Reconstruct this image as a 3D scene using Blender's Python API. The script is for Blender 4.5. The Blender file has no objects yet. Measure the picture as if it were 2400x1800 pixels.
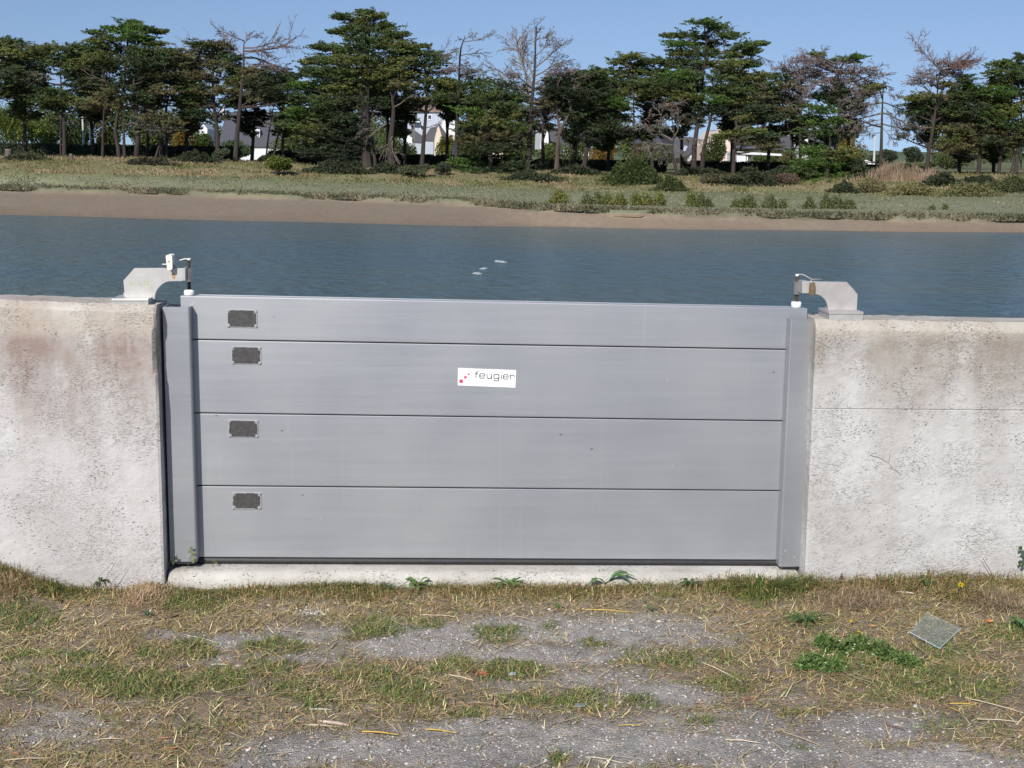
import bpy, math, random
import numpy as np
from mathutils import Vector
R = random.Random(7)
G = np.random.default_rng(11)
SC = bpy.context.scene
COL = SC.collection
def rad(a): return math.radians(a)

# ------------------------------------------------------------------ camera
W0, H0 = 2400.0, 1800.0          # pixel frame the measurements were taken in
FPX = 3255.0
YAW, ROLL = rad(3.9), 0.0103
PITCH = math.atan(535.0/FPX)
CAM = np.array([0.0, 0.0, 1.6])
fwd = np.array([math.sin(YAW)*math.cos(PITCH), math.cos(YAW)*math.cos(PITCH), -math.sin(PITCH)])
r0 = np.array([math.cos(YAW), -math.sin(YAW), 0.0])
u0 = np.cross(r0, fwd)
rt = r0*math.cos(ROLL)+u0*math.sin(ROLL)
up = u0*math.cos(ROLL)-r0*math.sin(ROLL)
cd = bpy.data.cameras.new('camera'); cam = bpy.data.objects.new('camera', cd); COL.objects.link(cam)
from mathutils import Matrix
cam.matrix_world = Matrix(((rt[0], up[0], -fwd[0], CAM[0]), (rt[1], up[1], -fwd[1], CAM[1]), (rt[2], up[2], -fwd[2], CAM[2]), (0, 0, 0, 1)))
cd.sensor_fit = 'HORIZONTAL'; cd.sensor_width = 36.0; cd.lens = 36.0*FPX/W0
cd.clip_start = 0.1; cd.clip_end = 8000
SC.camera = cam

# ------------------------------------------------------------------ sky, sun, exposure
SUN_AZ, SUN_EL = rad(22), rad(34)     # sun stands behind the camera, to its left
sv = Vector((-math.sin(SUN_AZ)*math.cos(SUN_EL), -math.cos(SUN_AZ)*math.cos(SUN_EL), math.sin(SUN_EL)))
world = bpy.data.worlds.new('World'); SC.world = world; world.use_nodes = True
wn = world.node_tree; wn.nodes.clear()
sky = wn.nodes.new('ShaderNodeTexSky'); sky.sky_type = 'NISHITA'; sky.sun_disc = False
sky.sun_elevation = SUN_EL; sky.sun_rotation = math.atan2(sv.x, sv.y)
sky.air_density = 1.0; sky.dust_density = 0.2; sky.ozone_density = 4.0
wbg = wn.nodes.new('ShaderNodeBackground'); wbg.inputs['Strength'].default_value = 0.092
wo = wn.nodes.new('ShaderNodeOutputWorld')
tc = wn.nodes.new('ShaderNodeTexCoord'); vm = wn.nodes.new('ShaderNodeVectorMath'); vm.operation = 'MULTIPLY_ADD'
vm.inputs[1].default_value = (1, 1, .8); vm.inputs[2].default_value = (0, 0, .115)
wn.links.new(tc.outputs['Generated'], vm.inputs[0]); wn.links.new(vm.outputs[0], sky.inputs[0])
tint = wn.nodes.new('ShaderNodeMix'); tint.data_type = 'RGBA'; tint.blend_type = 'MULTIPLY'; tint.inputs[0].default_value = 1.0
tint.inputs[7].default_value = (1.06, 0.98, 1.01, 1)
wn.links.new(sky.outputs[0], tint.inputs[6]); wn.links.new(tint.outputs[2], wbg.inputs[0]); wn.links.new(wbg.outputs[0], wo.inputs[0])
sd = bpy.data.lights.new('sun', 'SUN'); sd.energy = 4.4; sd.angle = rad(0.53); sd.color = (1.0, 0.955, 0.89)
so = bpy.data.objects.new('sun', sd); COL.objects.link(so)
so.rotation_euler = sv.to_track_quat('Z', 'Y').to_euler(); so.location = (-20, -40, 40)
SC.view_settings.view_transform = 'Standard'; SC.view_settings.look = 'None'
SC.view_settings.exposure = 0.12; SC.view_settings.gamma = 1.0
SC.render.engine = 'CYCLES'

# ------------------------------------------------------------------ measuring helpers
def ray(px, py):
    px = np.asarray(px, float); py = np.asarray(py, float)
    return (fwd + ((px-W0/2)/FPX)[..., None]*rt + (-(py-H0/2)/FPX)[..., None]*up)
def P(px, py, Y):                       # point at depth Y
    d = ray(px, py); t = (np.asarray(Y, float)-CAM[1])/d[..., 1]
    return CAM + d*t[..., None]
def PZ(px, py, z):                      # point on a level plane
    d = ray(px, py); t = (np.asarray(z, float)-CAM[2])/d[..., 2]
    return CAM + d*t[..., None]
def proj(p):
    v = np.asarray(p, float)-CAM
    w = v@fwd
    return W0/2+FPX*(v@rt)/w, H0/2-FPX*(v@up)/w

# ------------------------------------------------------------------ mesh helpers
class MB:
    def __init__(s): s.V = []; s.C = []; s.L = []; s.N = []; s.n = 0
    def add(s, V, F, c=(1, 1, 1)):
        V = np.asarray(V, float).reshape(-1, 3); F = np.asarray(F, int)
        c = np.asarray(c, float)
        if c.ndim == 1: c = np.repeat(c[None, :], len(V), 0)
        s.V.append(V); s.C.append(c)
        s.L.append((F+s.n).ravel()); s.N.append(np.full(len(F), F.shape[1]))
        s.n += len(V); return s
    def box(s, a, b, c=(1, 1, 1)):
        x0, y0, z0 = a; x1, y1, z1 = b
        V = [(x0,y0,z0),(x1,y0,z0),(x1,y1,z0),(x0,y1,z0),(x0,y0,z1),(x1,y0,z1),(x1,y1,z1),(x0,y1,z1)]
        return s.hexa(V, c)
    def hexa(s, V, c=(1, 1, 1)):
        return s.add(V, [(0,3,2,1),(4,5,6,7),(0,1,5,4),(1,2,6,5),(2,3,7,6),(3,0,4,7)], c)
    def tube(s, pts, r, n=6, c=(1, 1, 1), cap=True):
        pts = np.asarray(pts, float); m = len(pts)
        r = np.broadcast_to(np.asarray(r, float), (m,))
        t = np.gradient(pts, axis=0); t /= np.linalg.norm(t, axis=1)[:, None]+1e-9
        ref = np.array([0, 0, 1.0]) if abs(t[:, 2]).mean() < .8 else np.array([1.0, 0, 0])
        a = np.cross(t, ref); a /= np.linalg.norm(a, axis=1)[:, None]+1e-9
        b = np.cross(t, a)
        th = np.arange(n)*2*math.pi/n
        V = pts[:, None, :]+r[:, None, None]*(np.cos(th)[None, :, None]*a[:, None, :]+np.sin(th)[None, :, None]*b[:, None, :])
        i, j = np.meshgrid(np.arange(m-1), np.arange(n), indexing='ij'); k = (j+1) % n
        F = np.stack([i*n+j, (i+1)*n+j, (i+1)*n+k, i*n+k], -1).reshape(-1, 4)
        s.add(V.reshape(-1, 3), F, c)
        if cap and n >= 3:
            base = s.n-m*n
            for off in (0, (m-1)*n):
                idx = np.arange(n)+base+off
                if off == 0: pass
                else: idx = idx[::-1]
                s.L.append(idx); s.N.append(np.array([n]))
        return s
    def lathe(s, c0, prof, n=20, c=(1, 1, 1)):   # prof: (radius, z) from c0
        prof = np.asarray(prof, float)
        pts = np.zeros((len(prof), 3)); th = np.arange(n)*2*math.pi/n
        V = np.stack([prof[:, 0][:, None]*np.cos(th), prof[:, 0][:, None]*np.sin(th), np.repeat(prof[:, 1][:, None], n, 1)], -1)+np.asarray(c0, float)
        m = len(prof); i, j = np.meshgrid(np.arange(m-1), np.arange(n), indexing='ij'); k = (j+1) % n
        F = np.stack([i*n+j, i*n+k, (i+1)*n+k, (i+1)*n+j], -1).reshape(-1, 4)
        s.add(V.reshape(-1, 3), F, c)
        base = s.n-m*n
        s.L.append(np.arange(n)[::-1]+base); s.N.append(np.array([n]))
        s.L.append(np.arange(n)+base+(m-1)*n); s.N.append(np.array([n]))
        return s
    def prism(s, outline, y0, y1, c=(1, 1, 1)):   # outline (x,z) points, extruded between depths y0<y1
        o = np.asarray(outline, float); n = len(o)
        V = np.concatenate([np.c_[o[:, 0], np.full(n, y0), o[:, 1]], np.c_[o[:, 0], np.full(n, y1), o[:, 1]]])
        j = np.arange(n); k = (j+1) % n
        area = np.sum(o[:, 0]*o[k, 1]-o[k, 0]*o[:, 1])
        F = np.stack([j, k, k+n, j+n], -1)
        if area < 0: F = F[:, ::-1]
        s.add(V, F, c); b = s.n-2*n
        a1 = np.arange(n)+b; a2 = np.arange(n)[::-1]+b+n
        if area < 0: a1 = a1[::-1]; a2 = a2[::-1]
        s.L += [a1, a2]; s.N += [np.array([n]), np.array([n])]
        return s
    def build(s, name, mat, parent=None, origin=None, smooth=False, bevel=0, **tags):
        V = np.concatenate(s.V) if s.V else np.zeros((0, 3)); C_ = np.concatenate(s.C); L = np.concatenate(s.L); N = np.concatenate(s.N)
        par0 = np.zeros(3)
        if parent is not None: par0 = np.array(parent.get('_o', (0, 0, 0)))
        if parent is None:
            if origin is None: origin = (float(V[:, 0].mean()), float(V[:, 1].mean()), float(V[:, 2].min()))
        else: origin = par0
        origin = np.array(origin, float)
        me = bpy.data.meshes.new(name)
        me.vertices.add(len(V)); me.vertices.foreach_set('co', (V-origin).astype(np.float32).ravel())
        me.loops.add(len(L)); me.loops.foreach_set('vertex_index', L.astype(np.int32))
        me.polygons.add(len(N)); st = np.concatenate([[0], np.cumsum(N)[:-1]])
        me.polygons.foreach_set('loop_start', st.astype(np.int32)); me.polygons.foreach_set('loop_total', N.astype(np.int32))
        me.polygons.foreach_set('use_smooth', np.full(len(N), bool(smooth)))
        at = me.color_attributes.new('col', 'FLOAT_COLOR', 'POINT')
        at.data.foreach_set('color', np.c_[C_, np.ones(len(C_))].astype(np.float32).ravel())
        me.update(calc_edges=True); me.validate()
        me.materials.append(mat)
        o = bpy.data.objects.new(name, me); COL.objects.link(o)
        if parent is None: o.location = origin
        else: o.parent = parent
        o['_o'] = tuple(float(v) for v in origin)
        if bevel:
            bm = o.modifiers.new('bevel', 'BEVEL'); bm.width = bevel; bm.segments = 2; bm.limit_method = 'ANGLE'; bm.angle_limit = rad(40)
        tag(o, **tags)
        return o
def tag(o, label=None, cat=None, group=None, kind=None):
    if label: o['label'] = label
    if cat: o['category'] = cat
    if group: o['group'] = group
    if kind: o['kind'] = kind
def thing(name, loc, **tags):
    o = bpy.data.objects.new(name, None); COL.objects.link(o); o.location = loc
    o.empty_display_size = .1
    o['_o'] = tuple(float(v) for v in loc); tag(o, **tags); return o

# ------------------------------------------------------------------ noise
def vnoise(x, y, seed=0):
    x = np.asarray(x, float); y = np.asarray(y, float)
    xi = np.floor(x).astype(np.int64); yi = np.floor(y).astype(np.int64); xf = x-xi; yf = y-yi
    def h(a, b):
        n = (a*374761393+b*668265263+seed*974634777) & 0xffffffff
        n = ((n ^ (n >> 13))*1274126177) & 0xffffffff
        return ((n ^ (n >> 16)) & 0xffff)/65535.0
    u = xf*xf*(3-2*xf); v = yf*yf*(3-2*yf)
    return (h(xi, yi)*(1-u)+h(xi+1, yi)*u)*(1-v)+(h(xi, yi+1)*(1-u)+h(xi+1, yi+1)*u)*v
def fbm(x, y, seed=0, o=4):
    s = 0; a = .5
    for i in range(o):
        s = s+a*vnoise(np.asarray(x)*2**i, np.asarray(y)*2**i, seed+i); a *= .5
    return s/(1-.5**o)

# ------------------------------------------------------------------ materials
def newmat(name):
    m = bpy.data.materials.new(name); m.use_nodes = True
    nt = m.node_tree; b = nt.nodes['Principled BSDF']; return m, nt, b
def nd(nt, t, ins=None, **props):
    n = nt.nodes.new(t)
    for k, v in props.items(): setattr(n, k, v)
    if ins:
        for k, v in ins.items():
            s = n.inputs[k]
            if isinstance(v, bpy.types.NodeSocket): nt.links.new(v, s)
            else: s.default_value = v
    return n
def ramp(nt, fac, stops):
    n = nt.nodes.new('ShaderNodeValToRGB'); nt.links.new(fac, n.inputs[0]); e = n.color_ramp.elements
    while len(e) < len(stops): e.new(.5)
    for i, (p, c) in enumerate(stops):
        e[i].position = p; e[i].color = (*c, 1) if len(c) == 3 else c
    return n.outputs[0]
def g3(v): return (v, v, v)
def mixc(nt, f, a, b, mode='MIX'):
    n = nt.nodes.new('ShaderNodeMix'); n.data_type = 'RGBA'; n.blend_type = mode
    for i, v in ((0, f), (6, a), (7, b)):
        if isinstance(v, bpy.types.NodeSocket): nt.links.new(v, n.inputs[i])
        else: n.inputs[i].default_value = v if i == 0 else (*v, 1)
    return n.outputs[2]
def math_(nt, op, a, b=0.0):
    n = nt.nodes.new('ShaderNodeMath'); n.operation = op
    for i, v in enumerate((a, b)):
        if isinstance(v, bpy.types.NodeSocket): nt.links.new(v, n.inputs[i])
        else: n.inputs[i].default_value = v
    return n.outputs[0]
def pos(nt, scale=(1, 1, 1)):
    g = nt.nodes.new('ShaderNodeNewGeometry')
    m = nd(nt, 'ShaderNodeMapping', {'Vector': g.outputs['Position'], 'Scale': scale}); return m.outputs[0]
def noise(nt, vec, scale, detail=4, rough=.55, dist=0.0):
    return nd(nt, 'ShaderNodeTexNoise', {'Vector': vec, 'Scale': scale, 'Detail': detail, 'Roughness': rough, 'Distortion': dist}).outputs[0]
def bump(nt, h, strength, dist, prev=None):
    n = nd(nt, 'ShaderNodeBump', {'Height': h, 'Strength': strength, 'Distance': dist})
    if prev is not None: nt.links.new(prev, n.inputs['Normal'])
    return n.outputs[0]
def simple(name, col, rough=.6, metal=0.0, var=.12, vs=30, bs=0.0, spec=.5):
    m, nt, b = newmat(name)
    n = noise(nt, pos(nt), vs, 4)
    lo = tuple(c*(1-var) for c in col); hi = tuple(min(1, c*(1+var)) for c in col)
    nt.links.new(ramp(nt, n, [(.3, lo), (.7, hi)]), b.inputs['Base Color'])
    b.inputs['Roughness'].default_value = rough; b.inputs['Metallic'].default_value = metal; b.inputs['Specular IOR Level'].default_value = spec
    if bs: nt.links.new(bump(nt, n, bs, .004), b.inputs['Normal'])
    return m
def leafmat(name, trans=.25, rough=.6):
    m, nt, b = newmat(name)
    at = nd(nt, 'ShaderNodeAttribute', attribute_name='col')
    nt.links.new(at.outputs['Color'], b.inputs['Base Color']); b.inputs['Roughness'].default_value = rough
    b.inputs['Specular IOR Level'].default_value = .25
    if trans:
        tr = nd(nt, 'ShaderNodeBsdfTranslucent', {'Color': at.outputs['Color']})
        mx = nd(nt, 'ShaderNodeMixShader', {0: trans}); nt.links.new(b.outputs[0], mx.inputs[1]); nt.links.new(tr.outputs[0], mx.inputs[2])
        nt.links.new(mx.outputs[0], nt.nodes['Material Output'].inputs[0])
    return m
M_leaf = leafmat('foliage'); M_blade = leafmat('blades', .2); M_dry = leafmat('dry_matter', .0, .8)
M_bark = leafmat('bark', 0, .9)

def concrete(name, z_top, stain, base_lo, base_hi, seed, pit=.5, stain_amt=.75, lich=.0):
    m, nt, b = newmat(name)
    p = pos(nt)
    off = nd(nt, 'ShaderNodeMapping', {'Vector': p, 'Location': (seed*3.1, seed*1.7, seed*.9)}).outputs[0]
    big = noise(nt, off, 3.0, 5, .6); fine = noise(nt, off, 55, 6, .65); med = noise(nt, off, 14, 5, .6, .4)
    col = ramp(nt, big, [(.30, base_lo), (.62, base_hi)])
    col = mixc(nt, .35, col, ramp(nt, med, [(.25, g3(.78)), (.7, g3(1.1))]), 'MULTIPLY')
    sep = nd(nt, 'ShaderNodeSeparateXYZ', {0: p})
    # water run stains: vertical streaks, strongest under the top edge
    st = nd(nt, 'ShaderNodeMapping', {'Vector': off, 'Scale': (5.5, 5.5, .9)}).outputs[0]
    streak = noise(nt, st, 1.0, 5, .6, .3)
    down = nd(nt, 'ShaderNodeMapRange', {0: sep.outputs[2], 1: z_top-.62, 2: z_top-.06, 3: 0.0, 4: 1.0}).outputs[0]
    s1 = math_(nt, 'MULTIPLY', ramp(nt, streak, [(.40, g3(0)), (.60, g3(1))]), math_(nt, 'MAXIMUM', down, .22))
    s1 = math_(nt, 'MULTIPLY', s1, stain_amt*.95)
    mott = ramp(nt, noise(nt, off, 22, 4, .65, .3), [(.30, g3(.45)), (.65, g3(1))]); s1 = math_(nt, 'MULTIPLY', s1, mott)
    col = mixc(nt, s1, col, stain)
    band = nd(nt, 'ShaderNodeMapRange', {0: sep.outputs[2], 1: z_top-.34, 2: z_top-.08, 3: 0.0, 4: 1.0}).outputs[0]
    bn = ramp(nt, noise(nt, off, 6.5, 5, .65, .5), [(.34, g3(0)), (.62, g3(1))])
    col = mixc(nt, math_(nt, 'MULTIPLY', math_(nt, 'MULTIPLY', band, bn), .62*stain_amt), col, stain)
    top = nd(nt, 'ShaderNodeMapRange', {0: sep.outputs[2], 1: z_top-.055, 2: z_top-.015, 3: 0.0, 4: 1.0}).outputs[0]
    col = mixc(nt, math_(nt, 'MULTIPLY', top, .5), col, (.56, .51, .42))
    # air holes and flaked render
    mp = nd(nt, 'ShaderNodeMapping', {'Vector': off, 'Scale': (1, 1, 1.9)}).outputs[0]
    warp = nd(nt, 'ShaderNodeTexNoise', {'Vector': mp, 'Scale': 40.0, 'Detail': 3}).outputs['Color']
    wv = nd(nt, 'ShaderNodeMix', data_type='RGBA'); wv.inputs[0].default_value = .03
    nt.links.new(mp, wv.inputs[6]); nt.links.new(warp, wv.inputs[7])
    vor = nd(nt, 'ShaderNodeTexVoronoi', {'Vector': wv.outputs[2], 'Scale': 62.0, 'Randomness': 1.0})
    pm = ramp(nt, vor.outputs['Distance'], [(.12, g3(1)), (.24, g3(0))])
    gate = ramp(nt, noise(nt, off, 9, 4, .7), [(.47, g3(0)), (.58, g3(1))])
    pmk = math_(nt, 'MULTIPLY', pm, gate)
    flake = ramp(nt, noise(nt, nd(nt, 'ShaderNodeMapping', {'Vector': off, 'Scale': (1, 1, 2.1)}).outputs[0], 88, 4, .62, .35), [(.53, g3(0)), (.63, g3(1))])
    flk = math_(nt, 'MULTIPLY', flake, ramp(nt, noise(nt, off, 4.5, 4, .6), [(.40, g3(.15)), (.62, g3(1))]))
    col = mixc(nt, math_(nt, 'MULTIPLY', flk, .24*pit*2), col, (.33, .30, .26))
    col = mixc(nt, math_(nt, 'MULTIPLY', pmk, .75*pit*1.5), col, (.13, .115, .095))
    nt.links.new(col, b.inputs['Base Color']); b.inputs['Roughness'].default_value = .92; b.inputs['Specular IOR Level'].default_value = .2
    h = math_(nt, 'SUBTRACT', math_(nt, 'MULTIPLY', fine, .6), math_(nt, 'MULTIPLY', pmk, 1.3))
    h = math_(nt, 'SUBTRACT', h, math_(nt, 'MULTIPLY', flk, .5))
    nt.links.new(bump(nt, h, .7, .005), b.inputs['Normal'])
    return m
M_wallL = concrete('render_left', .985, (.270, .195, .160), (.45, .43, .415), (.58, .57, .555), 1, .50, 1.0)
M_wallR = concrete('render_right', .985, (.28, .235, .19), (.445, .43, .415), (.575, .57, .555), 5, .66, .85)
M_sill = concrete('sill_concrete', .4, (.30, .27, .22), (.42, .395, .35), (.62, .60, .55), 9, 1.1, .5)

def aluminium(name, col, metal=.35, rough=.42, seed=0):
    m, nt, b = newmat(name)
    p = nd(nt, 'ShaderNodeMapping', {'Vector': pos(nt), 'Location': (seed, seed*.3, seed*.7)}).outputs[0]
    hz = noise(nt, nd(nt, 'ShaderNodeMapping', {'Vector': p, 'Scale': (1.2, 1, 26)}).outputs[0], 1.6, 5, .55)
    cl = noise(nt, p, 2.3, 4, .55)
    c = ramp(nt, hz, [(.3, tuple(x*.955 for x in col)), (.7, tuple(x*1.03 for x in col))])
    c = mixc(nt, math_(nt, 'MULTIPLY', ramp(nt, cl, [(.42, g3(0)), (.7, g3(1))]), .30), c, (col[0]*.95, col[1]*.965, col[2]*.86))
    # scuffs: short vertical and level scratches, droppings
    sc = nd(nt, 'ShaderNodeTexVoronoi', {'Vector': nd(nt, 'ShaderNodeMapping', {'Vector': p, 'Scale': (16, 3, 5)}).outputs[0], 'Scale': 1.0})
    scm = ramp(nt, sc.outputs['Distance'], [(.025, g3(1)), (.05, g3(0))])
    sc2 = nd(nt, 'ShaderNodeTexVoronoi', {'Vector': nd(nt, 'ShaderNodeMapping', {'Vector': p, 'Scale': (7, 3, 11), 'Location': (4, 4, 4)}).outputs[0], 'Scale': 1.0})
    scd = ramp(nt, sc2.outputs['Distance'], [(.03, g3(1)), (.045, g3(0))])
    c = mixc(nt, math_(nt, 'MULTIPLY', scm, .30), c, (.72, .72, .72))
    c = mixc(nt, math_(nt, 'MULTIPLY', scd, .65), c, (.13, .12, .11))
    run = noise(nt, nd(nt, 'ShaderNodeMapping', {'Vector': p, 'Scale': (30, 1, 1.3)}).outputs[0], 1.0, 4, .6)
    c = mixc(nt, math_(nt, 'MULTIPLY', ramp(nt, run, [(.60, g3(0)), (.74, g3(1))]), .16), c, (.62, .62, .60))
    nt.links.new(c, b.inputs['Base Color']); b.inputs['Metallic'].default_value = metal
    nt.links.new(ramp(nt, cl, [(.3, g3(rough-.05)), (.7, g3(rough+.08))]), b.inputs['Roughness'])
    nt.links.new(bump(nt, hz, .04, .01), b.inputs['Normal'])
    return m
M_alu = aluminium('anodised_aluminium', (.455, .465, .49), .66, .45)
M_post = aluminium('guide_aluminium', (.41, .42, .445), .66, .45, 5)
M_rub = simple('black_rubber', (.018, .018, .02), .55, 0, .3, 40)
M_steel = simple('satin_steel', (.56, .545, .52), .46, .45, .10, 18)
M_steel2 = simple('weathered_steel', (.50, .47, .45), .5, .4, .10, 18)
M_polish = simple('polished_steel', (.62, .60, .58), .22, .95, .08, 60)
M_rod = simple('greased_thread', (.13, .105, .07), .5, .6, .35, 200)
M_white = simple('white_nylon', (.86, .86, .84), .5, 0, .03, 20)
M_lockw = simple('pale_enamel', (.80, .78, .68), .5, 0, .08, 90)
M_brass = simple('tarnished_brass', (.27, .20, .11), .45, .6, .25, 120)
M_plate = simple('etched_plate', (.075, .072, .07), .55, .3, .35, 70)
M_rim = simple('plate_edge', (.46, .455, .45), .45, .5, .12, 200)
M_dark = simple('dark_debris', (.05, .055, .055), .8, 0, .3, 60)
M_sticker = simple('sticker_white', (.90, .90, .90), .35, 0, .01, 5)
M_ink = simple('ink_grey', (.055, .052, .052), .5, 0, .05, 5)
M_pink = simple('ink_pink', (.62, .055, .14), .45, 0, .15, 90)
M_chalk = simple('faded_yellow_marker', (.60, .57, .33), .7, 0, .2, 200)
M_rust = simple('rust_stain', (.42, .27, .12), .8, 0, .5, 300)

# ------------------------------------------------------------------ far terrain
cx = [0, 300, 600, 900, 1100, 1300, 1500, 1800, 2100, 2400]
yw = [503.5, 511, 518.5, 525, 530, 532.5, 536, 540, 543, 545.5]
ze = [-1.08, -1.12, -1.18, -1.25, -1.30, -1.38, -1.48, -1.58, -1.62, -1.66]
ye = [448, 454, 464, 473, 481, 499, 512, 523, 528, 535]
ym = [405, 411, 419, 430, 438, 446, 450, 455, 457, 455]
yc = [369, 373, 384, 398, 403, 405, 412, 413, 409, 413]
COLX = np.concatenate([[-9000, -5000, -3000, -2000], np.arange(-1500, 3901, 12), [4400, 5200, 7000, 11000]]).astype(float)
ZWAT = -2.1
def far_rows(px):
    px = np.asarray(px, float); q = np.clip(px, 0, 2400)
    # height of a row is taken at the clamped column, its ground position at the true one
    def onz(y, z):
        d = PZ(q, y, z)[..., 1]; return d
    Y0 = onz(np.interp(q, cx, yw), ZWAT)+.25*np.sin(px*.011)
    z1 = np.interp(q, cx, ze); Y1 = np.maximum(onz(np.interp(q, cx, ye), z1), Y0+1.6)+.5*(fbm(px*.012, px*0, 3)-.5)
    z3 = P(q, np.interp(q, cx, ym), 99.0)[..., 2]; z4 = P(q, np.interp(q, cx, yc), 106.5)[..., 2]
    o = np.ones_like(px)
    return [(Y0-12, o*-3.4), (Y0, o*(ZWAT)), (Y1, z1), (Y1+.28, z1+.26), (Y1+2.2, z1+.36), (99*o, z3), (102.5*o, z3+(z4-z3)*.55), (106.5*o, z4), (112*o, z4+.05), (130*o, z4-.05), (400*o, .3*o), (3500*o, .3*o)]
def far_z(px, Y):
    rows = far_rows(np.array([float(px)]))
    return float(np.interp(Y, [r[0][0] for r in rows], [r[1][0] for r in rows]))
def colx(px, Y):      # world x of an image column (taken at mid height of the far bank) at depth Y
    d = ray(px, 380.0); return CAM[0]+d[..., 0]*Y/d[..., 1]
rows = far_rows(COLX)
sub = [3, 8, 2, 4, 14, 6, 8, 6, 8, 10, 4]
RY, RZ, RK = [], [], []
for i in range(len(rows)-1):
    for k in range(sub[i]):
        t = k/sub[i]
        RY.append(rows[i][0]*(1-t)+rows[i+1][0]*t); RZ.append(rows[i][1]*(1-t)+rows[i+1][1]*t); RK.append(np.full(len(COLX), i+t))
RY.append(rows[-1][0]); RZ.append(rows[-1][1]); RK.append(np.full(len(COLX), 10.99))
RY = np.array(RY); RZ = np.array(RZ); RK = np.array(RK)
RX = np.array([colx(COLX, 1.0)-0.0 for _ in range(len(RY))])*RY
amp = np.interp(RK, [0, 1.9, 2.0, 3.0, 4, 5, 6, 7, 8, 11], [0, .012, .05, .16, .14, .16, .40, .22, .12, 0])
RZ = RZ+amp*(fbm(RX*.9, RY*1.1, 5, 4)-.5)*1.6
edge = (RK > 1.9) & (RK < 3.2)
RY = RY+np.where(edge, (fbm(RX*.45, RY*0, 8, 4)-.5)*1.6, 0)
nr, nc = RY.shape
n1 = fbm(RX*.35, RY*.5, 21, 5); n2 = fbm(RX*1.6, RY*1.2, 33, 4)
def keyc(stops):
    ks = [s[0] for s in stops]; return np.stack([np.interp(RK, ks, [s[1][c] for s in stops]) for c in range(3)], -1)
A = keyc([(0, (.16, .13, .10)), (1.0, (.20, .155, .115)), (1.15, (.265, .21, .15)), (1.9, (.25, .21, .155)), (2.1, (.085, .072, .050)), (2.6, (.15, .155, .095)), (3.2, (.20, .20, .125)), (4.4, (.215, .22, .13)), (5, (.20, .21, .11)), (5.4, (.18, .18, .085)), (6, (.24, .20, .115)), (7, (.20, .18, .10)), (8, (.12, .12, .06)), (11, (.13, .15, .07))])
B = keyc([(0, (.16, .13, .10)), (1.0, (.22, .17, .125)), (1.9, (.26, .20, .145)), (2.1, (.29, .24, .17)), (2.6, (.21, .205, .13)), (3.2, (.17, .185, .11)), (4.4, (.25, .25, .16)), (5, (.15, .16, .07)), (5.4, (.30, .25, .15)), (6, (.14, .15, .065)), (7, (.28, .22, .13)), (8, (.17, .17, .08)), (11, (.16, .18, .08))])
tt = np.clip((n1*.6+n2*.4-.32)*2.8, 0, 1)[..., None]
TC = A*(1-tt)+B*tt
V = np.stack([RX, RY, RZ], -1).reshape(-1, 3)
i, j = np.meshgrid(np.arange(nr-1), np.arange(nc-1), indexing='ij')
F = np.stack([i*nc+j, i*nc+j+1, (i+1)*nc+j+1, (i+1)*nc+j], -1).reshape(-1, 4)
m, nt, b = newmat('far_bank')
at = nd(nt, 'ShaderNodeAttribute', attribute_name='col')
nz = noise(nt, pos(nt, (1, .6, 1)), 3.2, 6, .7)
nt.links.new(mixc(nt, .45, at.outputs['Color'], ramp(nt, nz, [(.3, g3(.72)), (.7, g3(1.22))]), 'MULTIPLY'), b.inputs['Base Color'])
b.inputs['Roughness'].default_value = .9; b.inputs['Specular IOR Level'].default_value = .15
nt.links.new(bump(nt, nz, .35, .1), b.inputs['Normal'])
MB().add(V, F, TC.reshape(-1, 3)).build('far_bank', m, origin=(0, 75, ZWAT), kind='structure', smooth=True)

# far hills
hx = np.linspace(-2500, 2800, 260)
hb = MB()
hz = 4+10*fbm(hx*.004, hx*0, 41, 5)+3*fbm(hx*.05, hx*0, 43, 3)
V = []; 
for k, (dy, f_) in enumerate([(0, 0), (40, .55), (140, 1.0), (320, .9), (600, 0)]):
    V.append(np.stack([hx, 1500+dy+0*hx, .3+hz*f_], -1))
V = np.array(V).reshape(-1, 3); nn = len(hx)
i, j = np.meshgrid(np.arange(4), np.arange(nn-1), indexing='ij')
F = np.stack([i*nn+j, i*nn+j+1, (i+1)*nn+j+1, (i+1)*nn+j], -1).reshape(-1, 4)
hb.add(V, F)
hb.build('distant_hills', simple('hill_wood', (.075, .10, .05), .95, 0, .3, .02), origin=(0, 1500, 0), kind='structure', smooth=True)

# water
m, nt, b = newmat('river_water')
p = pos(nt, (1.0, .55, 1))
w1 = noise(nt, p, 1.9, 5, .62, .5); w2 = noise(nt, p, 8.0, 4, .6, .5); w3 = noise(nt, pos(nt, (.18, .30, 1)), .35, 4, .55)
c = ramp(nt, w3, [(.36, (.068, .140, .180)), (.60, (.095, .150, .155))])
c = mixc(nt, .5, c, ramp(nt, w1, [(.34, g3(.55)), (.55, g3(1.0))]), 'MULTIPLY')  # wavelet shading painted into the water colour as dark streaks
nt.links.new(c, b.inputs['Base Color']); b.inputs['Roughness'].default_value = .16; b.inputs['IOR'].default_value = 1.33
b.inputs['Specular IOR Level'].default_value = .5
n1_ = bump(nt, w1, 1.0, .30); nt.links.new(bump(nt, w2, .85, .035, n1_), b.inputs['Normal'])
M_water = m
MB().add([(-900, 5.22, ZWAT), (900, 5.22, ZWAT), (900, 96, ZWAT), (-900, 96, ZWAT)], [(0, 1, 2, 3)]).build('river_water', M_water, origin=(0, 40, ZWAT), kind='structure')

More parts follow.
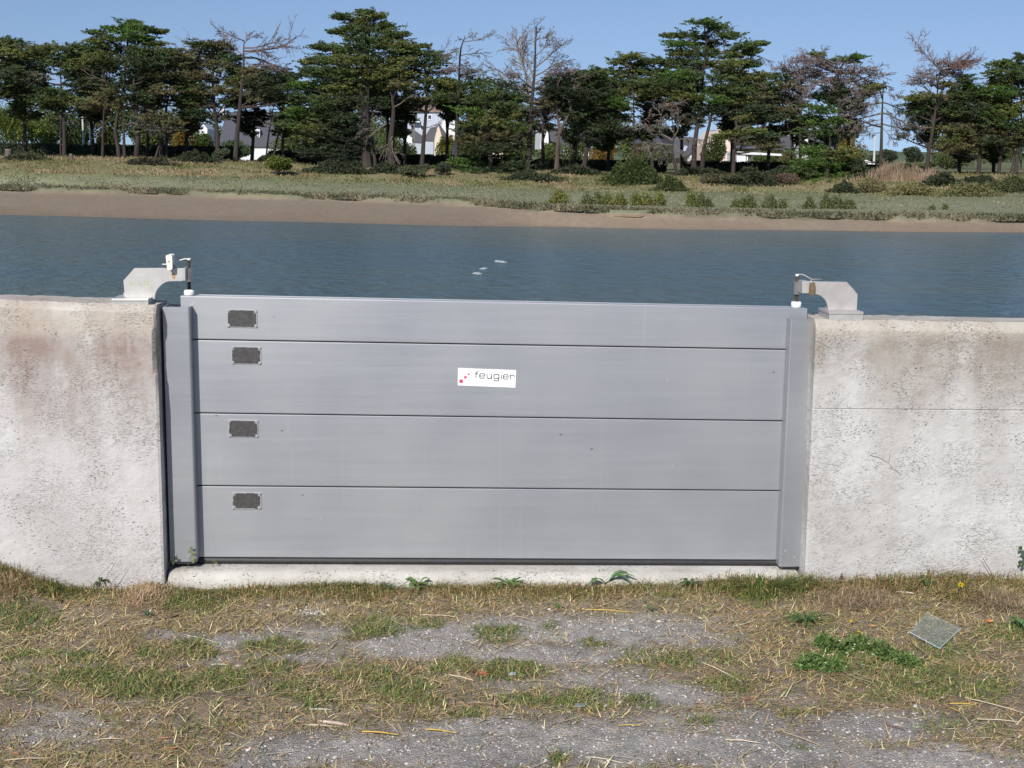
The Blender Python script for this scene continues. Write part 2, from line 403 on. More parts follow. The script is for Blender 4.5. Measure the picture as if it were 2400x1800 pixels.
# ------------------------------------------------------------------ near ground
YW, YP, YB = 5.03, 5.105, 5.158        # wall face, guide post face, flood board face
green_p = [(25,1360,95,34,.9),(150,1370,110,26,.8),(60,1455,75,26,.7),(90,1535,70,18,.6),(190,1545,60,14,.6),(235,1592,165,26,1),(350,1612,130,22,1),(455,1518,45,18,.8),(350,1530,38,16,.8),(612,1513,55,13,.9),(680,1515,30,10,.6),(455,1400,75,34,.75),(540,1375,70,22,.6),(640,1365,80,20,.6),(855,1372,70,24,1),(870,1470,65,22,.85),(1000,1465,40,12,.5),(1010,1355,50,18,.6),(1170,1485,55,14,.6),(1290,1465,30,10,.4),(1395,1508,30,8,.7),(1575,1548,50,15,.85),(1190,1562,75,20,.9),(1060,1560,60,16,.7),(850,1578,85,26,.75),(930,1612,70,24,.85),(700,1618,70,22,.6),(735,1645,32,10,.9),(960,1645,70,16,.7),(1100,1668,40,10,.7),(1350,1640,75,20,.6),(1500,1645,50,14,.5),(1895,1462,60,14,.5),(2000,1545,120,34,.55),(2160,1588,100,32,.9),(2210,1525,80,22,.5),(2330,1480,60,20,.4),(2310,1615,60,22,.7),(2385,1480,40,25,.8),(1700,1600,70,18,.7),(1665,1535,45,14,.5),(1865,1672,32,8,.7),(1310,1772,32,16,.6),(1870,1752,22,8,.8),(640,1560,60,20,.5),(520,1590,60,22,.8),(1780,1385,75,28,.6),(1240,1640,60,20,.5),(60,1620,60,18,.3),(1650,1690,40,12,.5),(540,1690,60,14,.3),(420,1700,40,12,.3),(1500,1540,60,16,.35),(2250,1700,90,18,.3),(2050,1630,60,14,.4),(1960,1340,60,14,.2)]
gravel_p = [(430,1490,90,18,.6),(560,1500,120,18,.8),(500,1535,60,14,.7),(740,1480,140,24,.7),(700,1535,120,14,.6),(1000,1480,210,26,.85),(980,1510,190,26,.95),(1240,1470,200,30,.9),(1450,1480,200,40,.9),(1330,1530,260,26,.95),(1560,1480,140,36,.7),(1420,1590,150,30,.7),(1560,1620,150,34,.9),(1640,1500,110,24,.6),(800,1750,260,40,1),(1100,1760,300,50,1),(1450,1740,300,60,1),(1150,1705,250,22,.8),(1750,1760,300,60,1),(2050,1700,190,34,.9),(2100,1780,320,36,1),(2350,1790,150,20,1),(120,1720,130,30,.6),(160,1680,110,22,.6),(300,1690,90,18,.3),(60,1650,110,14,.3),(1750,1690,150,30,.7),(640,1775,120,30,.8),(1850,1640,80,20,.4),(1230,1600,80,14,.5),(1600,1690,140,26,.7)]
tall_p = [(20,1350,70,26,1),(120,1365,60,22,.8)]
def mask(px, py, lst):
    s = np.zeros_like(px, float)
    for (a, b_, c_, d, w) in lst:
        r = np.sqrt(((px-a)/c_)**2+((py-b_)/d)**2)
        s = np.maximum(s, w*np.clip(1.45-r, 0, 1))
    return s
def gmasks(X, Y):
    px, py = proj(np.stack([X, Y, X*0], -1))
    wob = (fbm(X*9, Y*9, 61, 3)-.5)*60; wob2 = (fbm(X*9, Y*9, 71, 3)-.5)*34
    g = mask(px+wob, py+wob2, green_p); gr = mask(px+wob2, py+wob*.5, gravel_p)
    out = np.clip(np.maximum(np.abs(px-1200)/1200-1, (py-1800)/500)*5, 0, 1)
    n = fbm(X*2.1, Y*2.6, 81, 4)
    g = g*(1-out)+out*np.clip((n-.5)*6, 0, 1)*.8
    gr = gr*(1-out)+out*np.clip((.48-n)*7, 0, 1)
    gr = np.clip(gr*(1-.75*g)*1.15, 0, 1)
    return g, gr
def ground_z(X, Y):
    z = .022*(fbm(X*2.2, Y*2.2, 91, 3)-.5)+.010*(fbm(X*14, Y*14, 95, 3)-.5)
    z = z+.075*np.exp(-((X+1.75)/.42)**2)*np.clip((Y-4.62)/.35, 0, 1)
    z = z+.020*np.clip((Y-4.75)/.25, 0, 1)*np.where((X < -1.3) | (X > 1.0), 1, .25)*fbm(X*3, Y*3, 97, 2)
    return z-.006
gx = np.concatenate([[-900, -200, -60, -20, -10, -6, -4, -3, -2.5], np.arange(-2.1, 2.3, .011), [2.6, 3, 4, 6, 10, 20, 60, 200, 900]])
gy = np.concatenate([[-60, -20, -8, -3, 0, 1.2, 2.2, 2.8], np.arange(3.1, 5.05, .011), [5.10, 5.2, 5.235]])
GX, GY = np.meshgrid(gx, gy)
GZ = ground_z(GX, GY); GZ = np.where(GY > 5.06, -.06, GZ)
gm, rm = gmasks(GX, GY)
GZ = GZ+rm*.006*(vnoise(GX*45, GY*45, 101)-.4)+(1-rm)*.010*(vnoise(GX*38, GY*38, 103)-.5)
n = fbm(GX*5, GY*6, 105, 4)[..., None]; n_ = fbm(GX*30, GY*30, 107, 3)[..., None]
soil = np.array([.20, .145, .095])*(1-n)+np.array([.38, .30, .215])*n
grav = np.array([.29, .262, .235])*(1-n)+np.array([.50, .455, .40])*n
grn = np.array([.10, .115, .05])
TC = soil*(1-rm[..., None])+grav*rm[..., None]
TC = TC*(1-gm[..., None]*.7)+grn*gm[..., None]*.7
TC = TC*(.72+.56*n_)
ny_, nx_ = GX.shape
i, j = np.meshgrid(np.arange(ny_-1), np.arange(nx_-1), indexing='ij')
F = np.stack([i*nx_+j, i*nx_+j+1, (i+1)*nx_+j+1, (i+1)*nx_+j], -1).reshape(-1, 4)
m, nt, b = newmat('verge_soil')
at = nd(nt, 'ShaderNodeAttribute', attribute_name='col')
nz = noise(nt, pos(nt), 130, 5, .75); vo = nd(nt, 'ShaderNodeTexVoronoi', {'Vector': pos(nt), 'Scale': 170.0})
c = mixc(nt, .9, at.outputs['Color'], ramp(nt, nz, [(.28, g3(.55)), (.72, g3(1.35))]), 'MULTIPLY')
c = mixc(nt, .45, c, ramp(nt, nd(nt, 'ShaderNodeSeparateColor', {0: vo.outputs['Color']}).outputs[0], [(0, g3(.55)), (1, g3(1.3))]), 'MULTIPLY')
hsv = nd(nt, 'ShaderNodeHueSaturation', {'Saturation': .85, 'Color': c})
nt.links.new(hsv.outputs[0], b.inputs['Base Color']); b.inputs['Roughness'].default_value = .95; b.inputs['Specular IOR Level'].default_value = .1
nt.links.new(bump(nt, math_(nt, 'ADD', nz, vo.outputs['Distance']), .8, .006), b.inputs['Normal'])
MB().add(np.stack([GX, GY, GZ], -1).reshape(-1, 3), F, TC.reshape(-1, 3)).build('verge_ground', m, origin=(0, 0, 0), kind='structure', smooth=True)
# quay face below the ground, down into the river
MB().box((-900, 5.16, -4), (900, 5.245, -.07)).build('quay_face', M_sill, origin=(0, 5.27, -4), kind='structure')

# ------------------------------------------------------------------ concrete walls
def zline(pts, Y):       # height of a line through image points, as function of x
    q = np.array([P(a, b_, Y) for a, b_ in pts]); return lambda x: np.interp(x, q[:, 0], q[:, 2])
def wall(name, x0, x1, ztopf, mat, dense, chamf, groove, chip, **tags):
    T = .225
    xs = np.concatenate([np.arange(dense[0], dense[1]+.001, .009)])
    if x0 < dense[0]-.1: xs = np.concatenate([np.linspace(x0, dense[0]-.1, 14), xs])
    if x1 > dense[1]+.1: xs = np.concatenate([xs, np.linspace(dense[1]+.1, x1, 14)])
    prof = [(0, -.35), (0, -.05)]+[(0, t) for t in np.arange(-.04, .86, .010)]
    zc = .86
    if groove is not None:
        prof = [q for q in prof if abs(q[1]-groove) > .006]+[(0, groove-.0035), (.004, groove-.0015), (.004, groove+.0015), (0, groove+.0035)]
        prof.sort(key=lambda q: q[1])
    # upper part measured down from the top: (depth, drop)
    upper = [(0, -.11), (0, -.10), (0, -.09), (0, -.08), (0, -.07), (0, -.06), (0, -.052)]
    ch = chamf
    upper += [(0, -ch*1.25), (ch*.10, -ch), (ch*.35, -ch*.6), (ch*.65, -ch*.28), (ch, 0)]+[(ch+(T-2*ch)*k/10, 0) for k in range(1, 11)]+[(T-ch*.3, -ch*.2), (T, -ch), (T, -.3), (T, -1.3)]
    prof = [q for q in prof if q[1] < .84]
    npf = len(prof)+len(upper)
    V = np.zeros((len(xs), npf, 3))
    for a, x in enumerate(xs):
        zt = float(ztopf(x))
        V[a, :len(prof), 1] = [q[0] for q in prof]; V[a, :len(prof), 2] = [q[1]*(zt/.985) if q[1] > 0 else q[1] for q in prof]
        V[a, len(prof):, 1] = [q[0] for q in upper]; V[a, len(prof):, 2] = [zt+q[1] for q in upper]
        V[a, :, 0] = x
    X_ = V[..., 0]; Z_ = V[..., 2]; D_ = V[..., 1].copy()
    nn = (fbm(X_*26, (Z_+D_)*40, 131, 4)-.5)*.0038+(fbm(X_*3, (Z_+D_)*3, 137, 3)-.5)*.004
    edge_n = np.clip(1-np.abs(Z_-np.array([float(ztopf(x)) for x in xs])[:, None])/.06, 0, 1)
    nn2 = (fbm(X_*30, (Z_*1+D_)*34, 139, 4)-.5)*.016*edge_n
    V[..., 1] += YW+np.where(D_ < .25, nn+nn2*.7, 0)
    V[..., 2] += np.where(D_ > .01, nn2*.45, nn2*.2)
    if chip is not None:      # broken arris at the jamb
        xe = chip[0]; sgn = chip[1]
        d = np.abs(X_-xe)
        zz = (fbm(Z_*14, Z_*0+2, 141, 3)-.35)
        hollow = np.clip((Z_-.70)/.20, 0, 1)*np.clip((1.02-Z_)/.08, .3, 1)
        w_ = (.008+.020*hollow*(.35+.65*vnoise(Z_*55, Z_*0+2, 141))) if sgn > 0 else .007+0*Z_; hollow = hollow*(sgn > 0)
        k = np.clip(1-d/w_, 0, 1)
        V[..., 1] += np.where(D_ < .06, k*w_*.9, 0)
        V[..., 0] -= sgn*np.where(D_ < .04, k*w_*.45*hollow, 0)
    n_x = len(xs)
    i, j = np.meshgrid(np.arange(n_x-1), np.arange(npf-1), indexing='ij')
    F = np.stack([i*npf+j, (i+1)*npf+j, (i+1)*npf+j+1, i*npf+j+1], -1).reshape(-1, 4)
    mb = MB(); mb.add(V.reshape(-1, 3), F)
    for e in (0, n_x-1):      # end faces, closed as strips front to back
        half = V[e]
        fr = half[half[:, 1] < YW+.15]; 
        ring = half.copy(); zs = fr[:, 2]
        steps = 12; Q = []
        for k in range(steps+1):
            t = k/steps; q = fr.copy(); q[:, 1] = fr[:, 1]*(1-t)+(YW+T)*t
            q[:, 0] = fr[:, 0]*(1-min(1, t*4))+xs[e]*min(1, t*4)+(fbm(fr[:, 2]*22, np.full(len(fr), t*6), 151, 3)-.5)*.006*(0 < k < steps)
            q[:, 2] = np.minimum(fr[:, 2], float(ztopf(xs[e]))-.001)
            Q.append(q)
        Q = np.array(Q); nq = len(fr)
        i, j = np.meshgrid(np.arange(steps), np.arange(nq-1), indexing='ij')
        F = np.stack([i*nq+j, (i+1)*nq+j, (i+1)*nq+j+1, i*nq+j+1], -1).reshape(-1, 4)
        if e == 0: F = F[:, ::-1]
        mb.add(Q.reshape(-1, 3), F)
    return mb.build(name, mat, origin=((dense[0]+dense[1])/2, YW+T/2, 0), smooth=False, **tags)
xL = P(381, 1000, YW)[0]; xLj = P(375.5, 1000, YW)[0]; xRj = P(1903, 1000, YW)[0]
zLf = zline([(0, 703), (380, 717)], YW+.01); zRf = zline([(1915, 748), (2400, 757)], YW+.02)
wl = wall('flood_wall', -16, xLj, lambda x: zLf(x), M_wallL, (-2.2, xLj), .022, None, (xLj, 1), label='rendered concrete flood wall left of the grey gate, pinkish brown stains under its top', cat='wall', group='concrete flood walls')
gz = P(2100, 958, YW)[2]
wr = wall('flood_wall', xRj, 16, lambda x: zRf(x), M_wallR, (xRj, 2.2), .030, float(gz)*.985/float(zRf(1.4)), (xRj, -1), label='rendered concrete flood wall right of the grey gate, with a level joint line and a crack', cat='wall', group='concrete flood walls')
def strip_path(mb, pts, w, Y, c=(1, 1, 1), t=.0006):
    pts = [P(a, b_, Y) for a, b_ in pts]
    pts = np.array(pts)
    for a, b_ in zip(pts[:-1], pts[1:]):
        d = b_-a; L = np.linalg.norm(d); d /= L; n_ = np.array([-d[2], 0, d[0]])*w/2
        a_ = a-d*w*.35; e_ = b_+d*w*.35
        mb.hexa([a_-n_+[0, -t, 0], e_-n_+[0, -t, 0], e_-n_, a_-n_, a_+n_+[0, -t, 0], e_+n_+[0, -t, 0], e_+n_, a_+n_], c)

cr = MB()
strip_path(cr, [(2038, 1066), (2052, 1070), (2066, 1074), (2074, 1081), (2083, 1084), (2088, 1095), (2100, 1103), (2112, 1112)], .0012, YW-.0015, t=.001)
strip_path(cr, [(2083, 1084), (2085, 1072), (2086, 1062)], .0008, YW-.0015, t=.001)
cr.build('crack', simple('crack_shadow', (.24, .21, .18), 1), parent=wr)

# sill under the gate
zsL = P(470, 1321, YB)[2]; zsR = P(1824, 1327, YB)[2]
mb = MB()
xs = np.arange(xLj+.006, xRj-.004, .012); pr = [(0, -.30), (0, -.03), (0, -.02), (0, -.01), (.0, -.028+.012)]
prof = [(0, -.25), (0, -.06), (0, -.045), (.001, -.032), (.004, -.022), (.010, -.012), (.018, -.005), (.03, -.001), (.05, 0), (.08, 0), (.11, 0), (.14, 0), (.18, 0), (.205, -.01)]
V = np.zeros((len(xs), len(prof), 3))
for a, x in enumerate(xs):
    zt = zsL+(zsR-zsL)*(x-xs[0])/(xs[-1]-xs[0]); er = .01*math.exp(-(x-xs[0])/.02)
    V[a, :, 0] = x; V[a, :, 1] = [YW+.012+q[0]+er for q in prof]; V[a, :, 2] = [zt+q[1]-er*.6 for q in prof]
nn = (fbm(V[..., 0]*16, V[..., 1]*30+V[..., 2]*30, 161, 4)-.5)
V[..., 1] += nn*.010; V[..., 2] += nn*.008*(V[..., 1] < YB-.02)
i, j = np.meshgrid(np.arange(len(xs)-1), np.arange(len(prof)-1), indexing='ij'); k = len(prof)
F = np.stack([i*k+j, (i+1)*k+j, (i+1)*k+j+1, i*k+j+1], -1).reshape(-1, 4)
mb.add(V.reshape(-1, 3), F)
mb.build('concrete_sill', M_sill, smooth=True, label='long low speckled concrete sill running beneath the grey gate', cat='sill')

# ------------------------------------------------------------------ guide posts
def post(name, fl, fr, zt, zb, lipside, label):
    # front flange between fl and fr (top and bottom pixel columns)
    (a0, a1), (b0, b1) = fl, fr
    A0 = P(a0, zt[0], YP); A1 = P(a1, zb[0], YP); B0 = P(b0, zt[1], YP); B1 = P(b1, zb[1], YP)
    base = thing(name, tuple((A1+B1)/2), label=label, cat='guide post', group='guide posts of the gate')
    mb = MB(); r = .007
    def section(A, B):
        xa, xb = A[0], B[0]; z = (A[2]+B[2])/2
        if lipside > 0:   # lip on the right side
            pts = [(xa, YP), (xb-r, YP)]+[(xb-r+r*math.sin(t), YP+r-r*math.cos(t)) for t in np.linspace(.3, math.pi/2, 4)]+[(xb, YB-.002), (xb-.006, YB-.002), (xb-.006, YP+.008), (xa+.006, YP+.008), (xa+.006, YB+.085), (xa, YB+.085)]
        else:
            pts = [(xb, YP), (xa+r, YP)]+[(xa+r-r*math.sin(t), YP+r-r*math.cos(t)) for t in np.linspace(.3, math.pi/2, 4)]+[(xa, YB-.002), (xa+.006, YB-.002), (xa+.006, YP+.008), (xb-.006, YP+.008), (xb-.006, YB+.085), (xb, YB+.085)]
        return np.array([(x, y, z) for x, y in pts])
    S1 = section(A1, B1); S0 = section(A0, B0); n_ = len(S1)
    V = np.concatenate([S1, S0]); j = np.arange(n_); k = (j+1) % n_
    F = np.stack([j, k, k+n_, j+n_], -1)
    if lipside < 0: F = F[:, ::-1]
    mb.add(V, F)
    idx = np.arange(n_)
    # cap split into convex pieces: flange, lip, return
    def q4(S, ids, off): mb.L.append(np.array(ids)+mb.n-2*n_+off); mb.N.append(np.array([len(ids)]))
    for off in (0, n_):
        ids = [[0, 1, 2, 3, 4, 5, 8, 9], [5, 6, 7, 8], [0, 9, 10, 11]]
        for q in ids:
            qq = [v for v in q if v < n_]
            if (off == 0) == (lipside > 0): qq = qq[::-1]
            q4(None, qq, off)
    mb.build('channel', M_post, parent=base, smooth=False)
    # rear flange behind the boards
    mb = MB(); xa, xb = sorted((A0[0], B0[0])); z0, z1 = A1[2], A0[2]
    mb.box((xa+.001, YB+.088, z0), (xb-.004, YB+.096, z1-.006)); mb.build('rear_flange', M_post, parent=base)
    # black rubber foot
    mb = MB(); mb.box((xa+.0015, YP+.002, z0-.011), (xb-.001, YB+.080, z0-.0008)); mb.build('rubber_foot', M_rub, parent=base)
    return base, A0, A1, B0, B1
def screw(mb, c, r=.004, Y=None):
    th = np.arange(8)*math.pi/4
    ring = [np.array([c[0]+r*math.cos(t), c[1]-.0028, c[2]+r*math.sin(t)]) for t in th]
    ring2 = [np.array([c[0]+r*1.15*math.cos(t), c[1]-.0002, c[2]+r*1.15*math.sin(t)]) for t in th]
    j = np.arange(8); k = (j+1) % 8
    mb.add(np.array(ring+ring2), np.stack([j, k, k+8, j+8], -1))
    mb.L.append(np.arange(8)+mb.n-16); mb.N.append(np.array([8]))
pl, A0, A1, B0, B1 = post('guide_post', (381, 399), (444.5, 462), (719, 720), (1316, 1317), 1, 'grey metal guide post with rounded lip at the left end of the gate')
pr_, C0, C1, D0, D1 = post('guide_post', (1852.5, 1826), (1912, 1888), (748, 749), (1327, 1329), -1, 'grey metal guide post with bright left edge at the right end of the gate')
for q in ((1840.5, 1291.6), (1862, 1307), (1878, 1315)):
    mb = MB(); screw(mb, P(q[0], q[1], YP)); mb.build('screw', M_rim, parent=pr_)
for q in ((412, 1300), (440, 1305)):
    mb = MB(); screw(mb, P(q[0], q[1], YP), .003); mb.build('screw', M_rim, parent=pl)
# black boxes in the gaps between post and wall, standing in for shade
for (x0_, xs_, par) in ((xLj, 1, pl), (xRj, -1, pr_)):
    mb = MB(); x1_ = (A0[0] if xs_ > 0 else D0[0])
    lo, hi = sorted((x0_+.001*xs_, x1_-.001*xs_ if False else x1_))
    mb.box((lo, YP+.045, .05), (hi+.0, YP+.10, .93)); mb.build('gap_shade', M_rub, parent=par)

# ------------------------------------------------------------------ flood boards
gapL = [(694, None), (795.5, 0), (967.6, 0), (1138.5, 0), (1305, None)]
lines = [((423, 693.5), (1892, 723)), ((446.8, 795.4), (1849, 819)), ((454.4, 967.6), (1840.5, 986.6)), ((461, 1138), (1834, 1150)), ((470, 1304.9), (1826, 1311.5)), ((470, 1321), (1824, 1326.7))]
def lz(i_):
    (a, b_), (c_, d) = lines[i_]; p0 = P(a, b_, YB); p1 = P(c_, d, YB)
    s_ = (p1[2]-p0[2])/(p1[0]-p0[0]); return lambda x: p0[2]+s_*(x-p0[0])
xb0 = P(423, 694, YB)[0]; xb1 = P(1892, 723, YB)[0]
TB = .052; hg = .0026
blab = ['grey aluminium flood board at the top of the stack, narrower than the rest', 'grey flood board second from the top, carrying a white sticker with pink squares', 'grey flood board third from the top, between the sticker board and the lowest board', 'lowest grey flood board resting on the black rubber seal']
plates = [((531, 726), (603, 768), (532, 728)), ((541.5, 813), (612.5, 854)), ((535, 985), (605, 1025)), ((543, 1155), (612.5, 1193))]
pcorn = [[(531.5, 725), (602.5, 726.5), (603.5, 768.5), (532, 766.5)], [(541, 811.5), (611.5, 813), (613, 855), (542, 853)], [(534.5, 984), (605, 985), (606, 1025.5), (535, 1025)], [(543, 1154), (612, 1154.5), (613, 1194), (543.5, 1193.5)]]
boards = []
for bi in range(4):
    zt = lz(bi); zb = lz(bi+1)
    g_t = 0 if bi == 0 else hg; g_b = hg if bi < 3 else 0
    inset = 0 if bi == 0 else .003
    xa, xc = xb0+inset, xb1-inset
    base = thing('flood_board', ((xa+xc)/2, YB+TB/2, float(zb((xa+xc)/2))), label=blab[bi], cat='flood board', group='stacked flood boards')
    boards.append(base)
    # face subdivided in long strips so that the sheet is very slightly uneven
    nx = 60; nz_ = 8; xs = np.linspace(xa, xc, nx+1)
    F_ = []; Vf = np.zeros((nx+1, nz_+1, 3))
    for a in range(nx+1):
        z0, z1 = zb(xs[a])+g_b, zt(xs[a])-g_t
        zz = np.concatenate([[z0, z0+.003], np.linspace(z0+.02, z1-.02, nz_-3), [z1-.003, z1]]); Vf[a, :, 0] = xs[a]; Vf[a, :, 2] = zz; Vf[a, :, 1] = YB
    Vf[..., 1] += (fbm(Vf[..., 0]*1.6, Vf[..., 2]*3, 171+bi, 2)-.5)*.0016
    edge_ = np.zeros((nx+1, nz_+1)); edge_[:, 0] = edge_[:, -1] = .0004; Vf[..., 1] += edge_
    mb = MB(); k = nz_+1
    i, j = np.meshgrid(np.arange(nx), np.arange(nz_), indexing='ij')
    mb.add(Vf.reshape(-1, 3), np.stack([i*k+j, (i+1)*k+j, (i+1)*k+j+1, i*k+j+1], -1).reshape(-1, 4))
    # back, top, bottom, ends
    z00, z01, z10, z11 = zb(xa)+g_b, zt(xa)-g_t, zb(xc)+g_b, zt(xc)-g_t
    y0, y1 = YB+.0012, YB+TB
    V8 = [(xa, y0, z00), (xc, y0, z10), (xc, y1, z10), (xa, y1, z00), (xa, y0, z01), (xc, y0, z11), (xc, y1, z11), (xa, y1, z01)]
    mb.add(V8, [(0, 3, 2, 1), (4, 5, 6, 7), (1, 2, 6, 5), (2, 3, 7, 6), (3, 0, 4, 7)])
    mb.build('panel', M_alu, parent=base)
    if bi == 0:       # raised edges of the hollow top
        mb = MB()
        for (ya, yb_) in ((YB+.0015, YB+.006), (YB+TB-.006, YB+TB-.001)):
            mb.hexa([(xa+.05, ya, zt(xa+.05)), (xc-.05, ya, zt(xc-.05)), (xc-.05, yb_, zt(xc-.05)), (xa+.05, yb_, zt(xa+.05)), (xa+.055, ya, zt(xa+.055)+.0025), (xc-.055, ya, zt(xc-.055)+.0025), (xc-.055, yb_, zt(xc-.055)+.0025), (xa+.055, yb_, zt(xa+.055)+.0025)])
        mb.build('top_rail', M_alu, parent=base)
    if bi < 3:        # black gasket in the joint below
        mb = MB(); e = .0005
        mb.hexa([(xa+.002, YB+.006, zb(xa)-hg+e), (xc-.002, YB+.006, zb(xc)-hg+e), (xc-.002, YB+TB-.004, zb(xc)-hg+e), (xa+.002, YB+TB-.004, zb(xa)-hg+e),
                 (xa+.002, YB+.006, zb(xa)+hg-e), (xc-.002, YB+.006, zb(xc)+hg-e), (xc-.002, YB+TB-.004, zb(xc)+hg-e), (xa+.002, YB+TB-.004, zb(xa)+hg-e)])
        mb.build('gasket', M_rub, parent=base)
    else:             # thick bottom seal, bulging a little
        zf = lz(5); mb = MB(); xs = np.linspace(xa+.002, xc-.002, 50)
        prf = [(.004, 0.0), (-.0035, .25), (-.005, .5), (-.0015, .8), (.006, 1.0)]
        V = np.array([[(x, YB+q[0], (zf(x)-.004)+(zb(x)-.0006-zf(x)+.004)*q[1]) for q in prf]+[(x, YB+TB, zb(x)-.0006), (x, YB+TB, zf(x)-.004)] for x in xs])
        k = V.shape[1]; i, j = np.meshgrid(np.arange(len(xs)-1), np.arange(k), indexing='ij'); j2 = (j+1) % k
        mb.add(V.reshape(-1, 3), np.stack([i*k+j, (i+1)*k+j, (i+1)*k+j2, i*k+j2], -1).reshape(-1, 4)); mb.build('bottom_seal', M_rub, parent=base, smooth=True)
    # maker's plate
    Yp = YB-.0030
    c4 = [P(a, b_, Yp) for a, b_ in pcorn[bi]]
    mb = MB(); back = [v+np.array([0, .0036, 0]) for v in c4]
    mb.hexa([c4[3], c4[2], back[2], back[3], c4[0], c4[1], back[1], back[0]])
    pt = mb.build('maker_plate', M_rim, parent=base)
    ctr = sum(c4)/4
    # dark etched field with a worn outline and notched corners
    ox, oz = (c4[1]-c4[0])/2, (c4[0]-c4[3])/2
    wr_ = random.Random(50+bi); out = []
    wear = [.035, .045, .06, .10][bi]
    N_ = 44
    for k in range(N_):
        t = k/N_*4; s_ = int(t); f_ = t-s_
        u, v = [(-1+2*f_, -1), (1, -1+2*f_), (1-2*f_, 1), (-1, 1-2*f_)][s_]
        j_ = 1-wr_.random()*wear-.035
        if abs(u) > .82 and abs(v) > .72: j_ -= .13
        u, v = u*(j_ if abs(u) == 1 or abs(u) > .8 else 1)*.99, v*(j_-.02)
        out.append(ctr+ox*u+oz*v)
    out = np.array(out); mb = MB(); cen = ctr+np.array([0, -.0007, 0])
    VV = np.concatenate([[cen], out+np.array([0, -.0007, 0])]); ids = np.arange(N_)
    mb.add(VV, np.stack([np.zeros(N_, int), ids+1, (ids+1) % N_+1], -1)); mb.build('etched_field', M_plate, parent=pt)
    for u in (-.90, .90):
        for v in (-.84, .84):
            mb = MB(); screw(mb, ctr+ox*u+oz*v+np.array([0, -.001, 0]), .0040); mb.build('rivet', M_rim, parent=pt)
    if bi in (1, 2, 3):
        mb = MB()
        for r_, (u0_, u1_) in enumerate([(-.6, .45), (-.65, .55), (-.3, .5)][:3 if bi == 2 else 2]):
            v_ = .35-.42*r_; a_ = ctr+ox*u0_+oz*v_; b2 = ctr+ox*u1_+oz*v_
            t_ = oz*.055; o_ = np.array([0, -.0013, 0]); o2 = np.array([0, -.0008, 0])
            mb.hexa([a_-t_+o_, b2-t_+o_, b2-t_+o2, a_-t_+o2, a_+t_+o_, b2+t_+o_, b2+t_+o2, a_+t_+o2])
        mb.build('worn_lines', simple('worn_ink', (.060, .056, .052), .6, 0, .5, 400), parent=pt)
# sticker with the word feugier
S4 = [P(a, b_, YB-.0022) for a, b_ in [(1073.6, 862.6), (1209.8, 867.8), (1208, 908.8), (1072.8, 903.2)]]
mb = MB(); bk = [v+np.array([0, .0030, 0]) for v in S4]
mb.hexa([S4[3], S4[2], bk[2], bk[3], S4[0], S4[1], bk[1], bk[0]])
stk = mb.build('sticker', M_sticker, parent=boards[1])
def ink_path(mb, pts, w): strip_path(mb, pts, w, YB-.0027, t=.0005)
def sx(x, y): return (1000+x/7.373, 820+y/7.373)
def arc(cx_, cy_, rx, ry, a0, a1, n=9): return [(cx_+rx*math.cos(rad(a)), cy_-ry*math.sin(rad(a))) for a in np.linspace(a0, a1, n)]
def rr(x0, y0, x1, y1, r_):   # rounded rectangle path
    return [(x0+r_, y0), (x1-r_, y0)]+arc(x1-r_, y0+r_, r_, r_, 90, 0, 4)+[(x1, y1-r_)]+arc(x1-r_, y1-r_, r_, r_, 0, -90, 4)+[(x0+r_, y1)]+arc(x0+r_, y1-r_, r_, r_, -90, -180, 4)+[(x0, y0+r_)]+arc(x0+r_, y0+r_, r_, r_, 180, 90, 4)
letters = {
 'f': [[(852, 487), (852, 410)]+arc(880, 408, 28, 30, 180, 90, 5)+[(893, 378)], [(836, 412), (893, 414)]],
 'e': [[(917, 450), (1003, 452), (1003, 437)]+arc(975, 437, 28, 26, 0, 90, 5)+arc(943, 437, 28, 26, 90, 180, 5)+[(915, 462)]+arc(943, 462, 28, 26, 180, 270, 5)+[(975, 488)]+arc(978, 466, 24, 22, 270, 320, 4)],
 'u': [[(1043, 418), (1043, 466)]+arc(1070, 466, 27, 26, 180, 270, 5)+[(1093, 492)]+arc(1095, 468, 26, 24, 270, 360, 4)+[(1121, 422)], [(1121, 455), (1121, 495)]],
 'g': [rr(1160, 424, 1248, 497, 26), [(1248, 430), (1248, 512)]+arc(1222, 510, 26, 25, 0, -90, 5)+[(1190, 535)]+arc(1188, 512, 26, 23, -90, -170, 5)],
 'i': [[(1289, 430), (1289, 501)], [(1289, 396), (1289, 403)]],
 'e2': [[(1324, 466), (1409, 468), (1409, 455)]+arc(1382, 455, 27, 26, 0, 90, 5)+arc(1351, 455, 28, 26, 90, 180, 5)+[(1323, 478)]+arc(1351, 478, 28, 26, 180, 270, 5)+[(1382, 504)]+arc(1385, 482, 24, 22, 270, 320, 4)],
 'r': [[(1446, 507), (1446, 436)], [(1446, 452)]+arc(1468, 456, 22, 20, 160, 90, 4)+[(1490, 436)]+arc(1490, 458, 24, 22, 90, 0, 5)+[(1514, 466)]]}
mb = MB()
for L_ in letters.values():
    for pth in L_: ink_path(mb, [sx(*q) for q in pth], .0027)
mb.build('lettering', M_ink, parent=stk)
mb = MB()
for (x0_, y0_, x1_, y1_) in ((566, 510, 626, 572), (647, 452, 691, 495), (710, 406, 742, 438), (760, 377, 777, 393)):
    q = [P(*sx(a, b_), YB-.0028) for a, b_ in ((x0_, y0_), (x1_, y0_+2), (x1_, y1_), (x0_, y1_))]
    bq = [v+np.array([0, .0006, 0]) for v in q]
    mb.hexa([q[3], q[2], bq[2], bq[3], q[0], q[1], bq[1], bq[0]])
mb.build('squares', M_pink, parent=stk)

